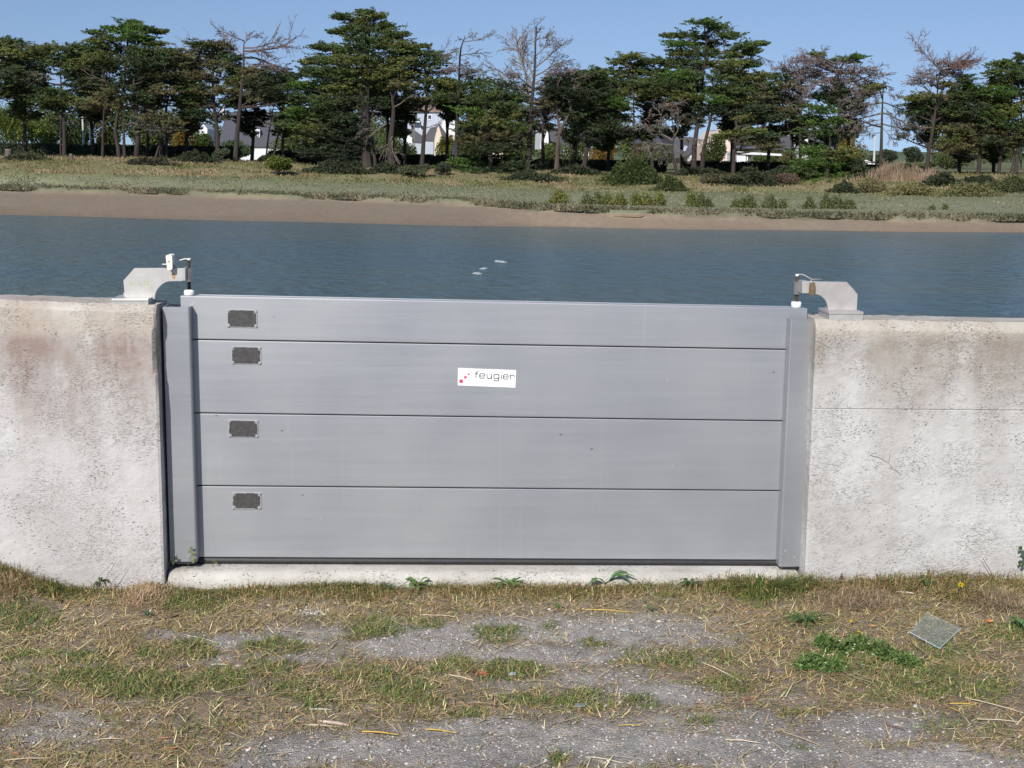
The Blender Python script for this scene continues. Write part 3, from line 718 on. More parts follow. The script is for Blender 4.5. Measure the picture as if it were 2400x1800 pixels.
# ------------------------------------------------------------------ hold-down clamps
def XZ(pts, Y): q = [P(a, b_, Y) for a, b_ in pts]; return [(v[0], v[2]) for v in q]
def clamp(label, web, base_px, sleeve, rod, foot, steel, mirror):
    Yc = YB+TB/2; Yw = YW+.092
    ztop = float((zLf if not mirror else zRf)(P(base_px[0], 700, YW)[0]))
    bx0 = P(base_px[0], base_px[3], YW+.022)[0]; bx1 = P(base_px[1], base_px[3], YW+.022)[0]
    root = thing('hold_down_clamp', ((bx0+bx1)/2, YW+.14, ztop), label=label, cat='clamp', group='steel clamps holding the boards down')
    zt, zm, zb_ = [P((base_px[0]+base_px[1])/2, y, YW+.022)[2] for y in base_px[2:5]]
    mb = MB(); mb.box((bx0, YW+.022, zm+.0008), (bx1, YW+.165, zt)); mb.build('base_plate', steel, parent=root, bevel=.0015)
    mb = MB(); mb.box((bx0+.002, YW+.024, zb_-.012), (bx1-.001, YW+.163, zm)); mb.build('base_plate', simple('shim_plate', (.44, .43, .41), .6, .3), parent=root, bevel=.001)
    mb = MB(); o = XZ(web, Yw); mb.prism(o, Yw, Yw+.012); w = mb.build('bracket', steel, parent=root)
    # anchor bolt at the inner end
    xi = bx1+.001 if not mirror else bx0-.001; s_ = 1 if not mirror else -1
    mb = MB(); mb.lathe((bx1-.030 if not mirror else bx0+.030, YW+.140, zt), [(.011, 0), (.011, .009), (.008, .011), (.0045, .011), (.0045, .019)], 6); mb.build('anchor_bolt', M_steel2, parent=root)
    mb = MB(); mb.lathe((bx0+.028 if not mirror else bx1-.028, YW+.140, zt), [(.011, 0), (.011, .009), (.008, .011), (.0045, .011), (.0045, .019)], 6); mb.build('anchor_bolt', M_steel2, parent=root)
    cxw = P((sleeve[0]+sleeve[1])/2, sleeve[2], Yc)[0]
    r_ = (P(sleeve[1], 650, Yc)[0]-P(sleeve[0], 650, Yc)[0])/2
    s0 = P(sleeve[0], sleeve[3], Yc)[2]; s1 = P(sleeve[0], sleeve[2], Yc)[2]
    mb = MB(); mb.lathe((cxw, Yc, 0), [(r_*.5, s0), (r_*.95, s0), (r_, s0+.001), (r_, s1-.001), (r_*.95, s1), (r_*.5, s1)], 24); mb.build('sleeve', M_polish, parent=root, smooth=False)
    t0 = P(rod[0], rod[2], Yc)[2]; t1 = P(rod[0], rod[1], Yc)[2]
    xr = P(rod[0], rod[1], Yc)[0]; rr_ = .0070
    prf = []; z = t0
    while z < t1-.002: prf += [(rr_, z), (rr_-.0011, z+.0012)]; z += .0024
    mb = MB(); mb.lathe((cxw, Yc, 0), prf+[(rr_*.8, t1)], 12); mb.build('threaded_rod', M_rod, parent=root)
    f0 = P(foot[0], foot[3], Yc)[2]; f1 = P(foot[0], foot[2], Yc)[2]; fr_ = (P(foot[1], 700, Yc)[0]-P(foot[0], 700, Yc)[0])/2
    zt_b = float(lz(0)(cxw)); f0 = max(f0, zt_b+.0008)
    mb = MB(); mb.lathe((cxw, Yc, 0), [(fr_*.86, f0), (fr_*.96, f0+.002), (fr_*.98, f1-.006), (fr_*.9, f1-.0015), (fr_*.74, f1)], 24); mb.build('pressure_foot', M_white, parent=root, smooth=True)
    return root, cxw, Yc, s0, s1, t1, r_
webL = [(289, 657.6), (315, 628.6), (391, 628), (410, 628.3), (431, 628.6), (431, 658.4), (417, 658.6), (397, 659), (389, 660.8), (383, 664), (377.5, 668), (373, 672.7), (369, 677.5), (366.4, 682), (364.5, 687), (363.6, 691), (363.2, 700.6), (293, 699.5), (290.7, 673)]
cl, cxw, Yc, s0, s1, t1, rs = clamp('pale steel clamp on top of the left wall, with faded yellow marks on its plate', webL, (261, 348, 700.3, 707.5, 718), (430, 454.5, 628, 659), (443, 607.5, 679), (430.8, 456.8, 678.3, 695), M_steel, False)
mk = MB(); Yw = YW+.092; YM = Yw-.0004
def zm_(x, y): return (280+x/11.06, 590+y/11.06)
strip_path(mk, [zm_(375, 765), zm_(300, 790), zm_(275, 850), zm_(300, 940), zm_(400, 955)], .0022, YM); strip_path(mk, [zm_(290, 850), zm_(385, 850)], .0018, YM)
strip_path(mk, [zm_(455, 860), zm_(490, 780), zm_(530, 850), zm_(530, 940)], .0022, YM)
strip_path(mk, [zm_(735, 850), zm_(650, 850), zm_(660, 770), zm_(735, 770), zm_(735, 960)], .0018, YM); strip_path(mk, [zm_(795, 735), zm_(795, 945)], .0018, YM)
mk.build('paint_marks', M_chalk, parent=cl)
mk = MB(); mk.add(np.array([P(a, b_, Yw-.0006) for a, b_ in [(401, 641), (404.5, 640), (409.5, 641.5), (411, 648), (409, 655), (404, 653), (402.5, 647)]]), [(0, 1, 2, 3), (0, 3, 4, 5)])
mk.add(np.array([P(405, 648, Yw-.0006)+np.array([k*.001, 0, 0]) for k in range(3)]), [(0, 1, 2)])
mk.build('rust_patch', M_rust, parent=cl)
webR = [(1881, 659), (1900, 659.4), (1930, 660), (1985, 661), (2010, 689.4), (2007.6, 731), (1941, 731), (1940.2, 720), (1937.5, 709.6), (1934, 703), (1929.5, 698), (1925.5, 694.5), (1921.5, 692), (1915, 689.8), (1909.6, 688.9), (1898, 688.4), (1881, 688.2)]
cr_, cxr, Ycr, q0, q1, tr1, rsr = clamp('plain grey steel clamp without marks on top of the right wall', webR, (1943, 2024, 730.5, 738, 746), (1857.5, 1879.5, 659, 689), (1868.5, 643.5, 708), (1851.4, 1875.8, 706.6, 724), M_steel2, True)
# pads of sleeve: block welded between arm and sleeve
mb = MB(); mb.prism(XZ([(426, 629.5), (434, 629.5), (434, 657.5), (426, 657.5)], Yw-.004), Yw-.0035, Yc+.0095); mb.build('weld_block', M_steel2, parent=cl)
mb = MB(); mb.prism(XZ([(1880, 660), (1898, 660), (1900, 687), (1880, 687)], Yw-.004), Yw-.0045, Ycr+.0095); mb.build('weld_block', M_steel, parent=cr_)
# left padlock on a strap
lk = thing('padlock', tuple(P(396, 632, Yc-.03)), label='pale padlock standing on the arm of the left clamp, strapped to its rod', cat='padlock', group='padlocks on the clamps')
mb = MB(); Yl = Yw-.030
o = XZ([(389.3, 601), (391, 598.8), (400.5, 598.2), (402, 599.6), (403, 614), (402.6, 630), (401, 631.6), (394, 632), (392.6, 631), (391, 616)], Yl)
mb.prism(o, Yl, Yl+.052); mb.build('lock_body', M_lockw, parent=lk, bevel=.0015)
mb = MB(); kq = P(395.8, 612.8, Yl-.0008); screw(mb, kq+np.array([0, .0008, 0]), .0021); mb.build('keyhole', M_dark, parent=lk)
mb = MB(); mb.tube([P(380, 619.5, Yl+.01), P(385, 619.4, Yl+.012), P(391, 619.2, Yl+.014)], .0019, 8); mb.build('strap_end', M_white, parent=lk)
zk = t1
mb = MB(); mb.tube([P(402, 622, Yl+.03), P(409, 618.8, Yc-.02), P(415, 614, Yc-.006), P(423, 609.5, Yc-.002), P(432, 607, Yc), P(441, 606.4, Yc)], [.0026, .0026, .0022, .0022, .0022, .0022], 8); mb.build('strap', M_lockw, parent=lk, smooth=True)
mb = MB(); mb.prism(XZ([(436, 606), (446.4, 605.4), (446, 607.5), (442.6, 610.5), (439.5, 609)], Yc-.008), Yc-.009, Yc+.007); mb.build('strap_head', M_lockw, parent=lk)
# shackle over the arm
mb = MB(); zz = P(406, 628, Yw)[2]; xx = P(406, 628, Yw)[0]
mb.tube([(xx, Yw-.008, zz-.004), (xx, Yw-.006, zz+.008), (xx, Yw+.006, zz+.014), (xx, Yw+.020, zz+.008), (xx, Yw+.022, zz-.010)], .0035, 8); mb.build('shackle', M_steel2, parent=lk, smooth=True)
# right padlock
lk2 = thing('padlock', tuple(P(1904, 690, Ycr-.02)), label='brown brass padlock hanging on the arm of the right clamp', cat='padlock', group='padlocks on the clamps')
Yr = Yw-.021
mb = MB(); mb.prism(XZ([(1899.5, 664), (1910.2, 663), (1910, 677), (1907, 690.6), (1897.6, 690.8), (1898.5, 677)], Yr), Yr, Yr+.020); mb.build('lock_body', M_brass, parent=lk2, bevel=.0012)
mb = MB(); screw(mb, P(1904.3, 675.8, Yr), .0019); mb.build('keyhole', M_rim, parent=lk2)
mb = MB(); mb.tube([P(1902, 666, Yr+.01), P(1901, 658, Yr+.012), P(1903, 654.5, Ycr), P(1907, 655.5, Ycr+.012), P(1909, 662, Ycr+.012)], .0028, 8); mb.build('shackle', M_steel2, parent=lk2, smooth=True)
mb = MB(); mb.tube([P(1868, 643.6, Ycr), P(1875, 643, Ycr-.001), P(1881, 643.2, Ycr-.003), P(1887, 645.6, Ycr-.006), P(1895, 650.5, Ycr-.01), P(1904, 655, Ycr-.014), P(1912, 654.2, Ycr-.012), P(1928.5, 655, Ycr-.010)], .0017, 8); mb.build('strap', M_steel2, parent=lk2, smooth=True)
mb = MB(); mb.prism(XZ([(1865.5, 643), (1873, 642.6), (1871.5, 646.5), (1868, 648), (1866, 647.5)], Ycr-.008), Ycr-.008, Ycr+.007); mb.build('strap_head', M_lockw, parent=lk2)
# seal ends: dark crumpled rubber at the top of the wall joints
for (qx, qy, lab) in ((402, 715.5, 'scrap of black rubber on the left wall joint beside the guide post'), (1903, 737.5, 'crumpled black rubber scrap in the gap at the right end of the gate')):
    mb = MB(); c = P(qx, qy, YB+.03)
    for k in range(5):
        a = R.uniform(0, 6.28); pts = [c+np.array([R.uniform(-.014, .014), R.uniform(-.01, .01), R.uniform(-.012, .004)]) for _ in range(3)]
        mb.tube(pts, [.003, .0045, .002], 6)
    mb.build('rubber_scrap', M_dark, label=lab, cat='rubber', group='rubber scraps at the gate ends')
#--VEG--
# ------------------------------------------------------------------ vegetation helpers
def blades(mb, base, az, lean, L, w, col, curl=.5, face=None):
    base = np.asarray(base, float); n = len(base)
    az = np.broadcast_to(az, n); lean = np.broadcast_to(lean, n); L = np.broadcast_to(L, n)[:, None]; w = np.broadcast_to(w, n)[:, None]; curl = np.broadcast_to(curl, n)
    h = np.stack([np.cos(az), np.sin(az), 0*az], -1); z = np.array([0, 0, 1.0])
    fa = az+math.pi/2 if face is None else face
    sd_ = np.stack([np.cos(fa), np.sin(fa), 0*az], -1)
    d1 = h*np.sin(lean)[:, None]+z*np.cos(lean)[:, None]; l2 = lean+curl
    d2 = h*np.sin(l2)[:, None]+z*np.cos(l2)[:, None]
    mid = base+d1*L*.55; tip = mid+d2*L*.45
    V = np.stack([base-sd_*w/2, base+sd_*w/2, mid-sd_*w*.42, mid+sd_*w*.42, tip-sd_*w*.08, tip+sd_*w*.08], 1).reshape(-1, 3)
    o = (np.arange(n)*6)[:, None, None]
    F = (np.array([[0, 1, 3, 2], [2, 3, 5, 4]])[None]+o).reshape(-1, 4)
    col = np.asarray(col, float)
    if col.ndim == 1: col = np.repeat(col[None], n, 0)
    mb.add(V, F, np.repeat(col, 6, 0)); return mb
def leaves(mb, c, ax, L, w, col):       # rhombic leaf faces
    n = len(c); ax = ax/(np.linalg.norm(ax, axis=1)[:, None]+1e-9)
    q = G.normal(size=(n, 3)); q[:, 2] *= .6; s = np.cross(ax, q); s /= np.linalg.norm(s, axis=1)[:, None]+1e-9
    L = np.broadcast_to(L, n)[:, None]; w = np.broadcast_to(w, n)[:, None]
    V = np.stack([c-ax*L*.5, c-s*w*.5+ax*L*.05, c+ax*L*.5, c+s*w*.5+ax*L*.05], 1).reshape(-1, 3)
    F = np.arange(n*4).reshape(-1, 4)
    mb.add(V, F, np.repeat(col, 4, 0))
def jit(c, n, a=.18):
    c = np.asarray(c, float); k = 1+G.normal(0, a, (n, 1)); return np.clip(c*k*(1+G.normal(0, a*.35, (n, 3))), .004, .95)
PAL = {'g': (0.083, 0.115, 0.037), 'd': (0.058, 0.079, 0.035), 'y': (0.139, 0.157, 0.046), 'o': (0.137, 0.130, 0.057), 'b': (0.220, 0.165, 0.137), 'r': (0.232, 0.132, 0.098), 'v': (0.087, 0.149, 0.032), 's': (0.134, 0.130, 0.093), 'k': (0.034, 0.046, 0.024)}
def pad_leaves(mb, c, rx, rz, ry, axis, kind, dens=1.0, n_leaf=36):
    col = PAL[kind]
    n = max(8, int((22+58*rx*max(rz, .3))*dens))
    u = G.normal(size=(n, 3)); u /= np.linalg.norm(u, axis=1)[:, None]; u *= (G.random((n, 1))**.45)
    st = c+u*np.array([rx*.88, ry*.88, rz*1.15])
    d = np.stack([st[:, 0]-axis[0], st[:, 1]-axis[1], 0*st[:, 0]], -1); d /= np.linalg.norm(d, axis=1)[:, None]+.3
    d = d*.8+G.normal(0, .45, (n, 3))*np.array([1, 1, .35]); d[:, 2] += .12
    L = (.25+.75*G.random(n)**1.5)*min(1.35, .5+rx*.45)
    t = G.random((n, n_leaf))**.8
    sp = (1-t*.75)*.26
    p_ = st[:, None, :]+d[:, None, :]*(L[:, None]*t)[..., None]+G.normal(0, 1, (n, n_leaf, 3))*sp[..., None]*np.array([.62, .62, .30])
    ax = d[:, None, :]+G.normal(0, .55, (n, n_leaf, 3))*np.array([1, 1, .7])
    cc = np.repeat(jit(col, n, .22), n_leaf, 0)*(1+G.normal(0, .15, (n*n_leaf, 1)))
    leaves(mb, p_.reshape(-1, 3), ax.reshape(-1, 3), .11+.14*G.random(n*n_leaf), .045+.045*G.random(n*n_leaf), np.clip(cc, .005, 1))
def twigs(mb, p0, d, L, r, lev, col, spread=.9, droop=0.0, kids=(7, 5, 3)):
    k = 4; pts = [p0]; dd = d/np.linalg.norm(d)
    for s in range(k):
        dd = dd+np.array([G.normal(0, .13), G.normal(0, .13), G.normal(0, .10)-droop]); dd /= np.linalg.norm(dd); pts.append(pts[-1]+dd*L/k)
    pts = np.array(pts); rr__ = np.linspace(r, max(r*.35, .012), k+1)
    mb.tube(pts, rr__, 5 if lev == 0 else 3, col, cap=False)
    if lev < len(kids):
        for q in range(kids[lev]):
            t = .25+.75*(q+G.random())/kids[lev]; i_ = min(k-1, int(t*k)); b0 = pts[i_]+(pts[i_+1]-pts[i_])*(t*k-i_)
            side = G.normal(size=3)*np.array([1, 1, .7]); nd_ = (pts[i_+1]-pts[i_]); nd_ /= np.linalg.norm(nd_)
            nd_ = nd_+side/np.linalg.norm(side)*spread; twigs(mb, b0, nd_, L*(.27+.22*G.random()), max(r*.42, .014), lev+1, col, spread, droop, kids)
BARK = {'dark': (.050, .040, .034), 'brown': (.10, .075, .058), 'grey': (.17, .145, .125), 'mauve': (.165, .125, .115)}
def PX(x, y, Y): return P(x, y, Y)
def tree(label, Y, trunks, pads=(), bare=(), bark='dark', group='cypress trees on the far bank', name='cypress_tree', cat='tree', dens=1.0, baretone='mauve', limbs=True, under=None):
    """trunks: [(width px, [(x,y)...])] root first; pads: (x,y,rx,ry[,kind[,density]]) image-measured, given real depth here; bare: (x0,y0,x1,y1,kids,droop)"""
    s = Y/FPX; x0, y0 = trunks[0][1][0]
    zb = far_z(x0, Y); b0 = P(x0, y0, Y); root = thing(name, (float(b0[0]), Y, zb), label=label, cat=cat, group=group)
    mb = MB(); tl = []
    for ti, (w, pts) in enumerate(trunks):
        q = []
        dy = 0 if ti == 0 else G.uniform(-.5, .5)
        for k, (a, b_) in enumerate(pts): q.append(P(a, b_, Y+dy*min(1, k)))
        if ti == 0 or pts[0][1] > 330:
            q[0] = q[0].copy(); q[0][2] = min(q[0][2], zb+.1)
            q = [np.array([q[0][0], q[0][1], zb-.3])]+q if q[0][2] > zb-.2 else q
        q = np.array(q)
        # resample with a little wander
        tt_ = np.linspace(0, len(q)-1, 14); Q = np.stack([np.interp(tt_, np.arange(len(q)), q[:, c]) for c in range(3)], -1)
        Q[1:, 0] += .10*(vnoise(tt_[1:]*1.3, np.full(13, ti+Y), 5)-.5)*2*.5
        rad_ = w*s*.5*(1-np.linspace(0, 1, 14)**1.2*.88); rad_[0] *= 1.25
        mb.tube(Q, rad_, 8, jit(BARK[bark], 14*8, .12)); tl.append(Q)
    allq = np.concatenate(tl)
    cb = MB()
    for pd in pads:
        px_, py_, rx, ry = pd[:4]; kd = pd[4] if len(pd) > 4 else 'g'; dn = pd[5] if len(pd) > 5 else 1.0
        if len(pd) <= 4 and G.random() < .3: kd = 'y'
        yo = G.uniform(-.45, .45)*rx*s*1.3
        c = P(px_, py_, Y+yo); RXm, RZm = rx*s, ry*s
        # limb starts on the trunk a bit lower than the pad
        dist = np.linalg.norm(allq-(c+np.array([0, 0, -.9])), axis=1)+np.maximum(0, allq[:, 2]-c[2])*2; a_ = allq[np.argmin(dist)]
        if limbs:
            m_ = (a_+c)/2+np.array([0, 0, -.12*abs(c[0]-a_[0])+G.uniform(-.1, .1)])
            T_ = np.linspace(0, 1, 6)[:, None]; cur = (1-T_)**2*a_+2*T_*(1-T_)*m_+T_**2*(c+np.array([0, 0, -RZm*.2]))
            mb.tube(cur, np.linspace(.085, .03, 6), 5, BARK[bark], cap=False)
            for _ in range(4):
                e = c+np.array([G.uniform(-.8, .8)*RXm, G.uniform(-.5, .5)*RXm, G.uniform(-.3, .6)*RZm]); o_ = cur[G.integers(2, 6)]
                mb.tube(np.array([o_, (o_+e)/2+G.normal(0, .06, 3), e]), [.03, .02, .01], 3, BARK[bark], cap=False)
        axis = (np.median(allq[:, 0]), Y)
        if kd in 'br' :      # dying, needle-poor sprays: twigs plus few leaves
            for _ in range(int(5+RXm*5)):
                o_ = c+G.normal(0, .35, 3)*np.array([RXm, RXm*.7, RZm]); d_ = np.array([np.sign(c[0]-axis[0])*.6+G.normal(0, .8), G.normal(0, .8), .25])
                twigs(mb, o_, d_, .7+.5*G.random(), .022, 0, BARK[baretone], .8, 0.02, (6, 3))
            pad_leaves(cb, c, RXm, RZm, RXm*.75, axis, kd, dens*dn*.42, 12)
        else: pad_leaves(cb, c, RXm, RZm, RXm*.75, axis, kd, dens*dn)
    mb.build('trunk', M_bark, parent=root)
    if pads: cb.build('crown', M_leaf, parent=root)
    if bare:
        bb = MB()
        for (xa, ya, xb, yb, kids, droop) in bare:
            a_ = P(xa, ya, Y); e_ = P(xb, yb, Y+G.uniform(-1, 1)*abs(xb-xa)*s*.8+G.uniform(-.3, .3))
            d_ = e_-a_; L = np.linalg.norm(d_); twigs(bb, a_, d_+np.array([0, 0, droop*L*1.5]), L*.92, max(.03, L*.022), 0, BARK[baretone], .8, droop, kids)
        bb.build('bare_branches', M_bark, parent=root)
    return root
K2 = (9, 6, 3)

T_ = tree
T_('dark cypress cut off by the left edge of the photo', 109, [(9, [(-25, 380), (-22, 250), (-15, 110)])], [(15,100,42,8),(8,118,48,12),(28,128,30,10),(5,148,50,14,'d'),(22,168,38,13,'d'),(2,185,48,14,'d'),(30,200,32,12,'d'),(8,215,45,15,'d'),(-30,120,45,15),(-40,170,50,18),(-30,215,50,20)])
T_('flat-topped green cypress with a pale streak on its trunk, near the left edge', 110, [(13, [(150, 371), (149, 300), (146, 230), (140, 150)]), (6, [(142, 365), (141, 300), (150, 240)])],
   [(100,118,40,9),(135,112,38,9),(168,114,42,10),(90,135,36,12),(130,133,50,14),(178,133,45,14),(150,150,50,14),(95,158,40,14,'d'),(190,152,40,14),(175,172,45,14,'d'),(120,215,42,9),(155,222,50,10,'v'),(105,233,42,12),(160,238,60,11,'y'),(205,244,45,12,'o'),(235,252,30,12,'o'),(125,250,38,12,'d'),(185,195,40,16,'d'),(90,182,34,14,'s',.6),(65,205,28,12,'s',.5)])
T_('tall cypress whose flat tip reaches far right above the left grove', 108.5, [(12, [(281, 378), (277, 340), (268, 300), (292, 200), (298, 120), (300, 60)]), (9, [(240, 373), (241, 320), (243, 270), (250, 200)]), (13, [(318, 380), (322, 330), (325, 290), (312, 230), (318, 150)]), (11, [(291, 375), (290, 300), (288, 240)])],
   [(300,55,30,7,'v'),(282,68,40,9,'v'),(318,66,36,8,'v'),(352,73,30,5,'g'),(232,76,22,4),(372,75,14,3),(298,85,52,11,'v'),(255,93,40,9),(330,95,40,9),(362,104,24,5),(225,97,24,5),(240,112,45,12),(285,118,60,13),(335,122,58,12),(385,124,46,9,'o'),(410,134,34,9,'o'),(235,135,45,13),(290,142,60,14),(345,145,60,14,'d'),(395,150,40,10,'o'),(250,160,45,14,'d'),(310,170,55,16,'d'),(360,175,45,14,'o'),(290,195,50,16,'d'),(345,200,50,16,'d'),(265,218,40,15,'o'),(320,228,48,16,'d'),(375,215,38,13,'o'),(290,245,40,14,'o'),(255,240,34,12,'o'),(340,262,32,12,'s',.7),(235,190,35,14,'d')], [(262,260,225,170,(6,3),0),(270,200,205,165,(5,3),0)])
T_('slender dark cypress with open sky beside its bare stem', 113, [(7, [(383, 380), (376, 300), (378, 230), (382, 150)]), (7, [(392, 380), (388, 262), (397, 215), (406, 155)])],
   [(400,158,36,10,'d'),(385,178,32,12,'d'),(415,145,30,9,'o'),(370,150,34,12,'d')], [(394,235,440,214,(6,3),0),(395,225,420,232,(5,3),0)], limbs=True)
T_('small crooked grey-green tree leaning right under the left grove', 107.5, [(8, [(362, 380), (370, 352), (380, 325), (372, 300)]), (5, [(380, 380), (374, 355), (388, 325), (398, 290)])],
   [(370,272,42,10,'o',.7),(345,290,36,13,'s',.7),(392,285,40,12,'o',.8),(370,305,45,13,'s',.7),(405,302,26,9,'s',.7)], dens=.8)
T_('grey-tinged cypress left of the large slate roof', 110, [(13, [(509, 358), (508, 310), (503, 260), (500, 180), (498, 110)])],
   [(478,106,32,8),(505,104,34,8,'o'),(525,114,28,9),(455,128,26,9,'s',.7),(490,125,45,12,'o'),(530,135,34,12),(470,148,42,13,'s'),(515,155,45,14,'o'),(550,168,32,12),(455,175,38,13,'o'),(495,182,48,14,'s'),(545,192,34,12,'y'),(450,205,40,14),(490,210,50,14,'o'),(540,215,34,12,'o'),(445,235,34,14),(480,240,45,15,'o'),(525,240,36,13,'d'),(465,268,38,13,'d'),(505,272,36,12,'o')], [(495,150,400,106,(8,4),0),(495,160,420,120,(8,4),0),(500,130,455,98,(7,4),0)])
T_('dark straight tree whose dead brown top spreads flat to the right', 108, [(14, [(553, 378), (558, 300), (565, 230), (572, 150), (572, 95)])],
   [(600,190,38,12,'d'),(640,165,36,10,'s',.6),(665,185,38,13,'d'),(620,212,40,13,'d'),(680,205,34,12,'d'),(595,228,28,12,'o'),(650,228,36,12,'d'),(690,225,24,12,'d'),(588,170,30,12,'o')],
   [(572,95,505,74,(9,6,2),-.02),(572,98,545,76,(8,5,2),0),(572,100,610,82,(9,6,2),.02),(572,112,655,108,(10,6,2),.03),(572,120,700,125,(10,6,2),.04),(572,135,690,152,(10,6,2),.03),(572,128,620,112,(9,6,2),.02),(572,130,520,110,(8,5,2),0),(572,150,630,150,(9,6,2),.02),(570,160,650,175,(8,5,2),.02),(572,105,590,78,(7,5),0),(574,140,600,170,(7,5),.02)], dens=.9)
T_('pair of thin leaning dark stems in front of the large slate roof', 112, [(5, [(622, 370), (630, 310), (640, 250), (645, 190)]), (6, [(640, 375), (650, 320), (668, 250), (670, 190)])],
   [(640,185,30,10,'d'),(668,180,26,10,'d'),(635,205,24,9,'d',.6)], [(630,300,600,262,(6,3),0),(655,300,690,262,(6,3),0),(640,260,610,240,(6,3),0)])
T_('biggest cypress of all, broad and dark green, left of the apartment block', 108, [(24, [(862, 402), (858, 330), (860, 240), (862, 140), (868, 40)]), (18, [(918, 408), (916, 330), (924, 260), (915, 180)]), (12, [(880, 400), (872, 330), (868, 260)])],
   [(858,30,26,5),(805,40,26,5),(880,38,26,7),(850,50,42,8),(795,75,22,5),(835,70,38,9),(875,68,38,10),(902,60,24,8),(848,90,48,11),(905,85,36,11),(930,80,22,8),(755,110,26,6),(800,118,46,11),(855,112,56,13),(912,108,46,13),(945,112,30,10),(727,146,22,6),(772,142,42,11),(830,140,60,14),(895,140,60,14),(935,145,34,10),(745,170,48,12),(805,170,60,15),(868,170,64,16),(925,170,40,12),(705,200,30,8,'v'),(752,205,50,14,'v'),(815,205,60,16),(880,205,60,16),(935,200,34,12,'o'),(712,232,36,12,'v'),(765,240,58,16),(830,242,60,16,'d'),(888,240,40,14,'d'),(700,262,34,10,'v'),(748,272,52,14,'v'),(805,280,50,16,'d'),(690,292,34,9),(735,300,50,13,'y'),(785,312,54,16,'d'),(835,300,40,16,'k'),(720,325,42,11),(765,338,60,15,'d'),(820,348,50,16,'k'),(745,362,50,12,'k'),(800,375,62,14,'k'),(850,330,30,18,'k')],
   [(915,150,955,62,(7,3),0),(925,130,935,60,(6,3),0),(880,290,815,250,(9,5,2),.03),(875,300,835,312,(9,5,2),.06),(890,262,840,270,(8,4),.04),(920,320,885,395,(9,6,2),.05),(920,330,915,385,(9,6,2),.05),(918,335,870,360,(9,6,2),.06),(925,250,985,225,(7,4),0),(905,290,855,335,(8,5),.04)], baretone='grey', dens=1.25)
T_('clear-trunked cypress before the apartment block', 109.5, [(13, [(988, 392), (992, 340), (998, 270), (1000, 200), (995, 130)])],
   [(980,110,30,6),(958,122,32,9),(995,128,42,10),(1030,134,30,8,'b'),(965,145,42,12),(1010,150,44,12),(985,168,46,12,'d'),(1030,172,34,12,'b'),(960,188,44,9,'y'),(1010,192,46,9),(1040,205,30,10),(970,212,42,10,'d'),(965,232,36,6,'y'),(1005,236,46,8,'y'),(1040,225,34,10)], [(1020,140,1050,95,(6,3),0),(998,300,1040,290,(7,4),0)], limbs=True)
T_('half-dead tree, its bare grey top leaning right over green shelves', 108.5, [(12, [(1070, 378), (1072, 300), (1075, 220), (1078, 120), (1090, 84)])],
   [(1075,165,36,9,'b',.6),(1098,175,34,9,'s',.5),(1060,196,34,9,'y'),(1100,203,42,11),(1130,192,28,7),(1072,230,38,11,'d'),(1115,226,40,12),(1095,250,34,11,'d')],
   [(1080,118,1030,128,(8,5,2),.02),(1082,110,1045,112,(8,5,2),0),(1086,98,1145,92,(9,5,2),-.02),(1088,92,1120,82,(7,4,2),0),(1080,130,1125,122,(9,5,2),.01),(1078,150,1130,165,(9,5,2),.03),(1078,160,1035,165,(8,5,2),.02),(1078,140,1110,145,(8,5,2),0),(1088,95,1070,90,(6,4),0)], baretone='grey')
T_('low wide-spreading dark cypress reaching down onto the bank', 106.5, [(14, [(1150, 410), (1148, 350), (1142, 290), (1140, 220)]), (9, [(1130, 410), (1120, 360), (1100, 320)])],
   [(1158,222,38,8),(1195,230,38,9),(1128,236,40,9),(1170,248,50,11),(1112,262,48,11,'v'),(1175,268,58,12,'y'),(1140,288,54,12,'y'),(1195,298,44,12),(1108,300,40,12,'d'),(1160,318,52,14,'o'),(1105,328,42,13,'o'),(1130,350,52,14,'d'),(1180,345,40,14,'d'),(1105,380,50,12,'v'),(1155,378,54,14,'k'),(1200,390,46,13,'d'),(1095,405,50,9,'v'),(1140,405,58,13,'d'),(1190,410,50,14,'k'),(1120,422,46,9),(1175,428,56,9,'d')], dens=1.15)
T_('tall dead leafless tree with a wide bare crown against the sky', 107.5, [(16, [(1236, 402), (1242, 330), (1246, 250), (1253, 160), (1258, 62)])],
   [(1215,178,28,8,'b',.4),(1290,185,38,10,'b',.7),(1312,205,34,11,'b',.8),(1300,225,34,10,'b',.7),(1190,200,30,7,'d',.6),(1175,210,24,5,'d',.6),(1280,245,30,10,'o',.5)],
   [(1242,215,1172,84,(11,7,3),.0),(1246,200,1195,100,(10,7,3),0),(1240,225,1160,150,(10,6,3),0),(1250,180,1215,90,(9,6,3),0),(1254,120,1240,60,(8,5,2),0),(1257,80,1270,60,(7,5),0),(1255,130,1300,85,(10,6,3),0),(1252,160,1320,100,(11,7,3),0),(1250,180,1330,130,(11,7,3),.01),(1248,200,1325,160,(10,7,3),.02),(1246,215,1310,190,(10,7,3),.02),(1244,235,1160,185,(10,6,3),0),(1244,240,1300,235,(9,6,3),.03),(1256,95,1290,78,(8,5,2),0)], baretone='grey', name='dead_tree')
T_('cypress with a forked reddish trunk right of the dead tree', 107, [(13, [(1302, 410), (1306, 350), (1311, 308), (1304, 260), (1306, 200)]), (10, [(1311, 312), (1322, 292), (1336, 265), (1345, 210)])],
   [(1318,168,36,8,'b'),(1350,176,40,9),(1385,172,34,8),(1310,190,38,12,'d'),(1355,198,50,13,'d'),(1400,192,34,11),(1300,215,36,13,'k'),(1345,222,50,15,'k'),(1390,218,36,13,'d'),(1310,242,36,13,'k'),(1360,246,46,14,'d'),(1335,265,36,11,'d')], [(1340,190,1390,158,(8,4),0),(1320,180,1300,158,(7,4),0)], bark='brown')
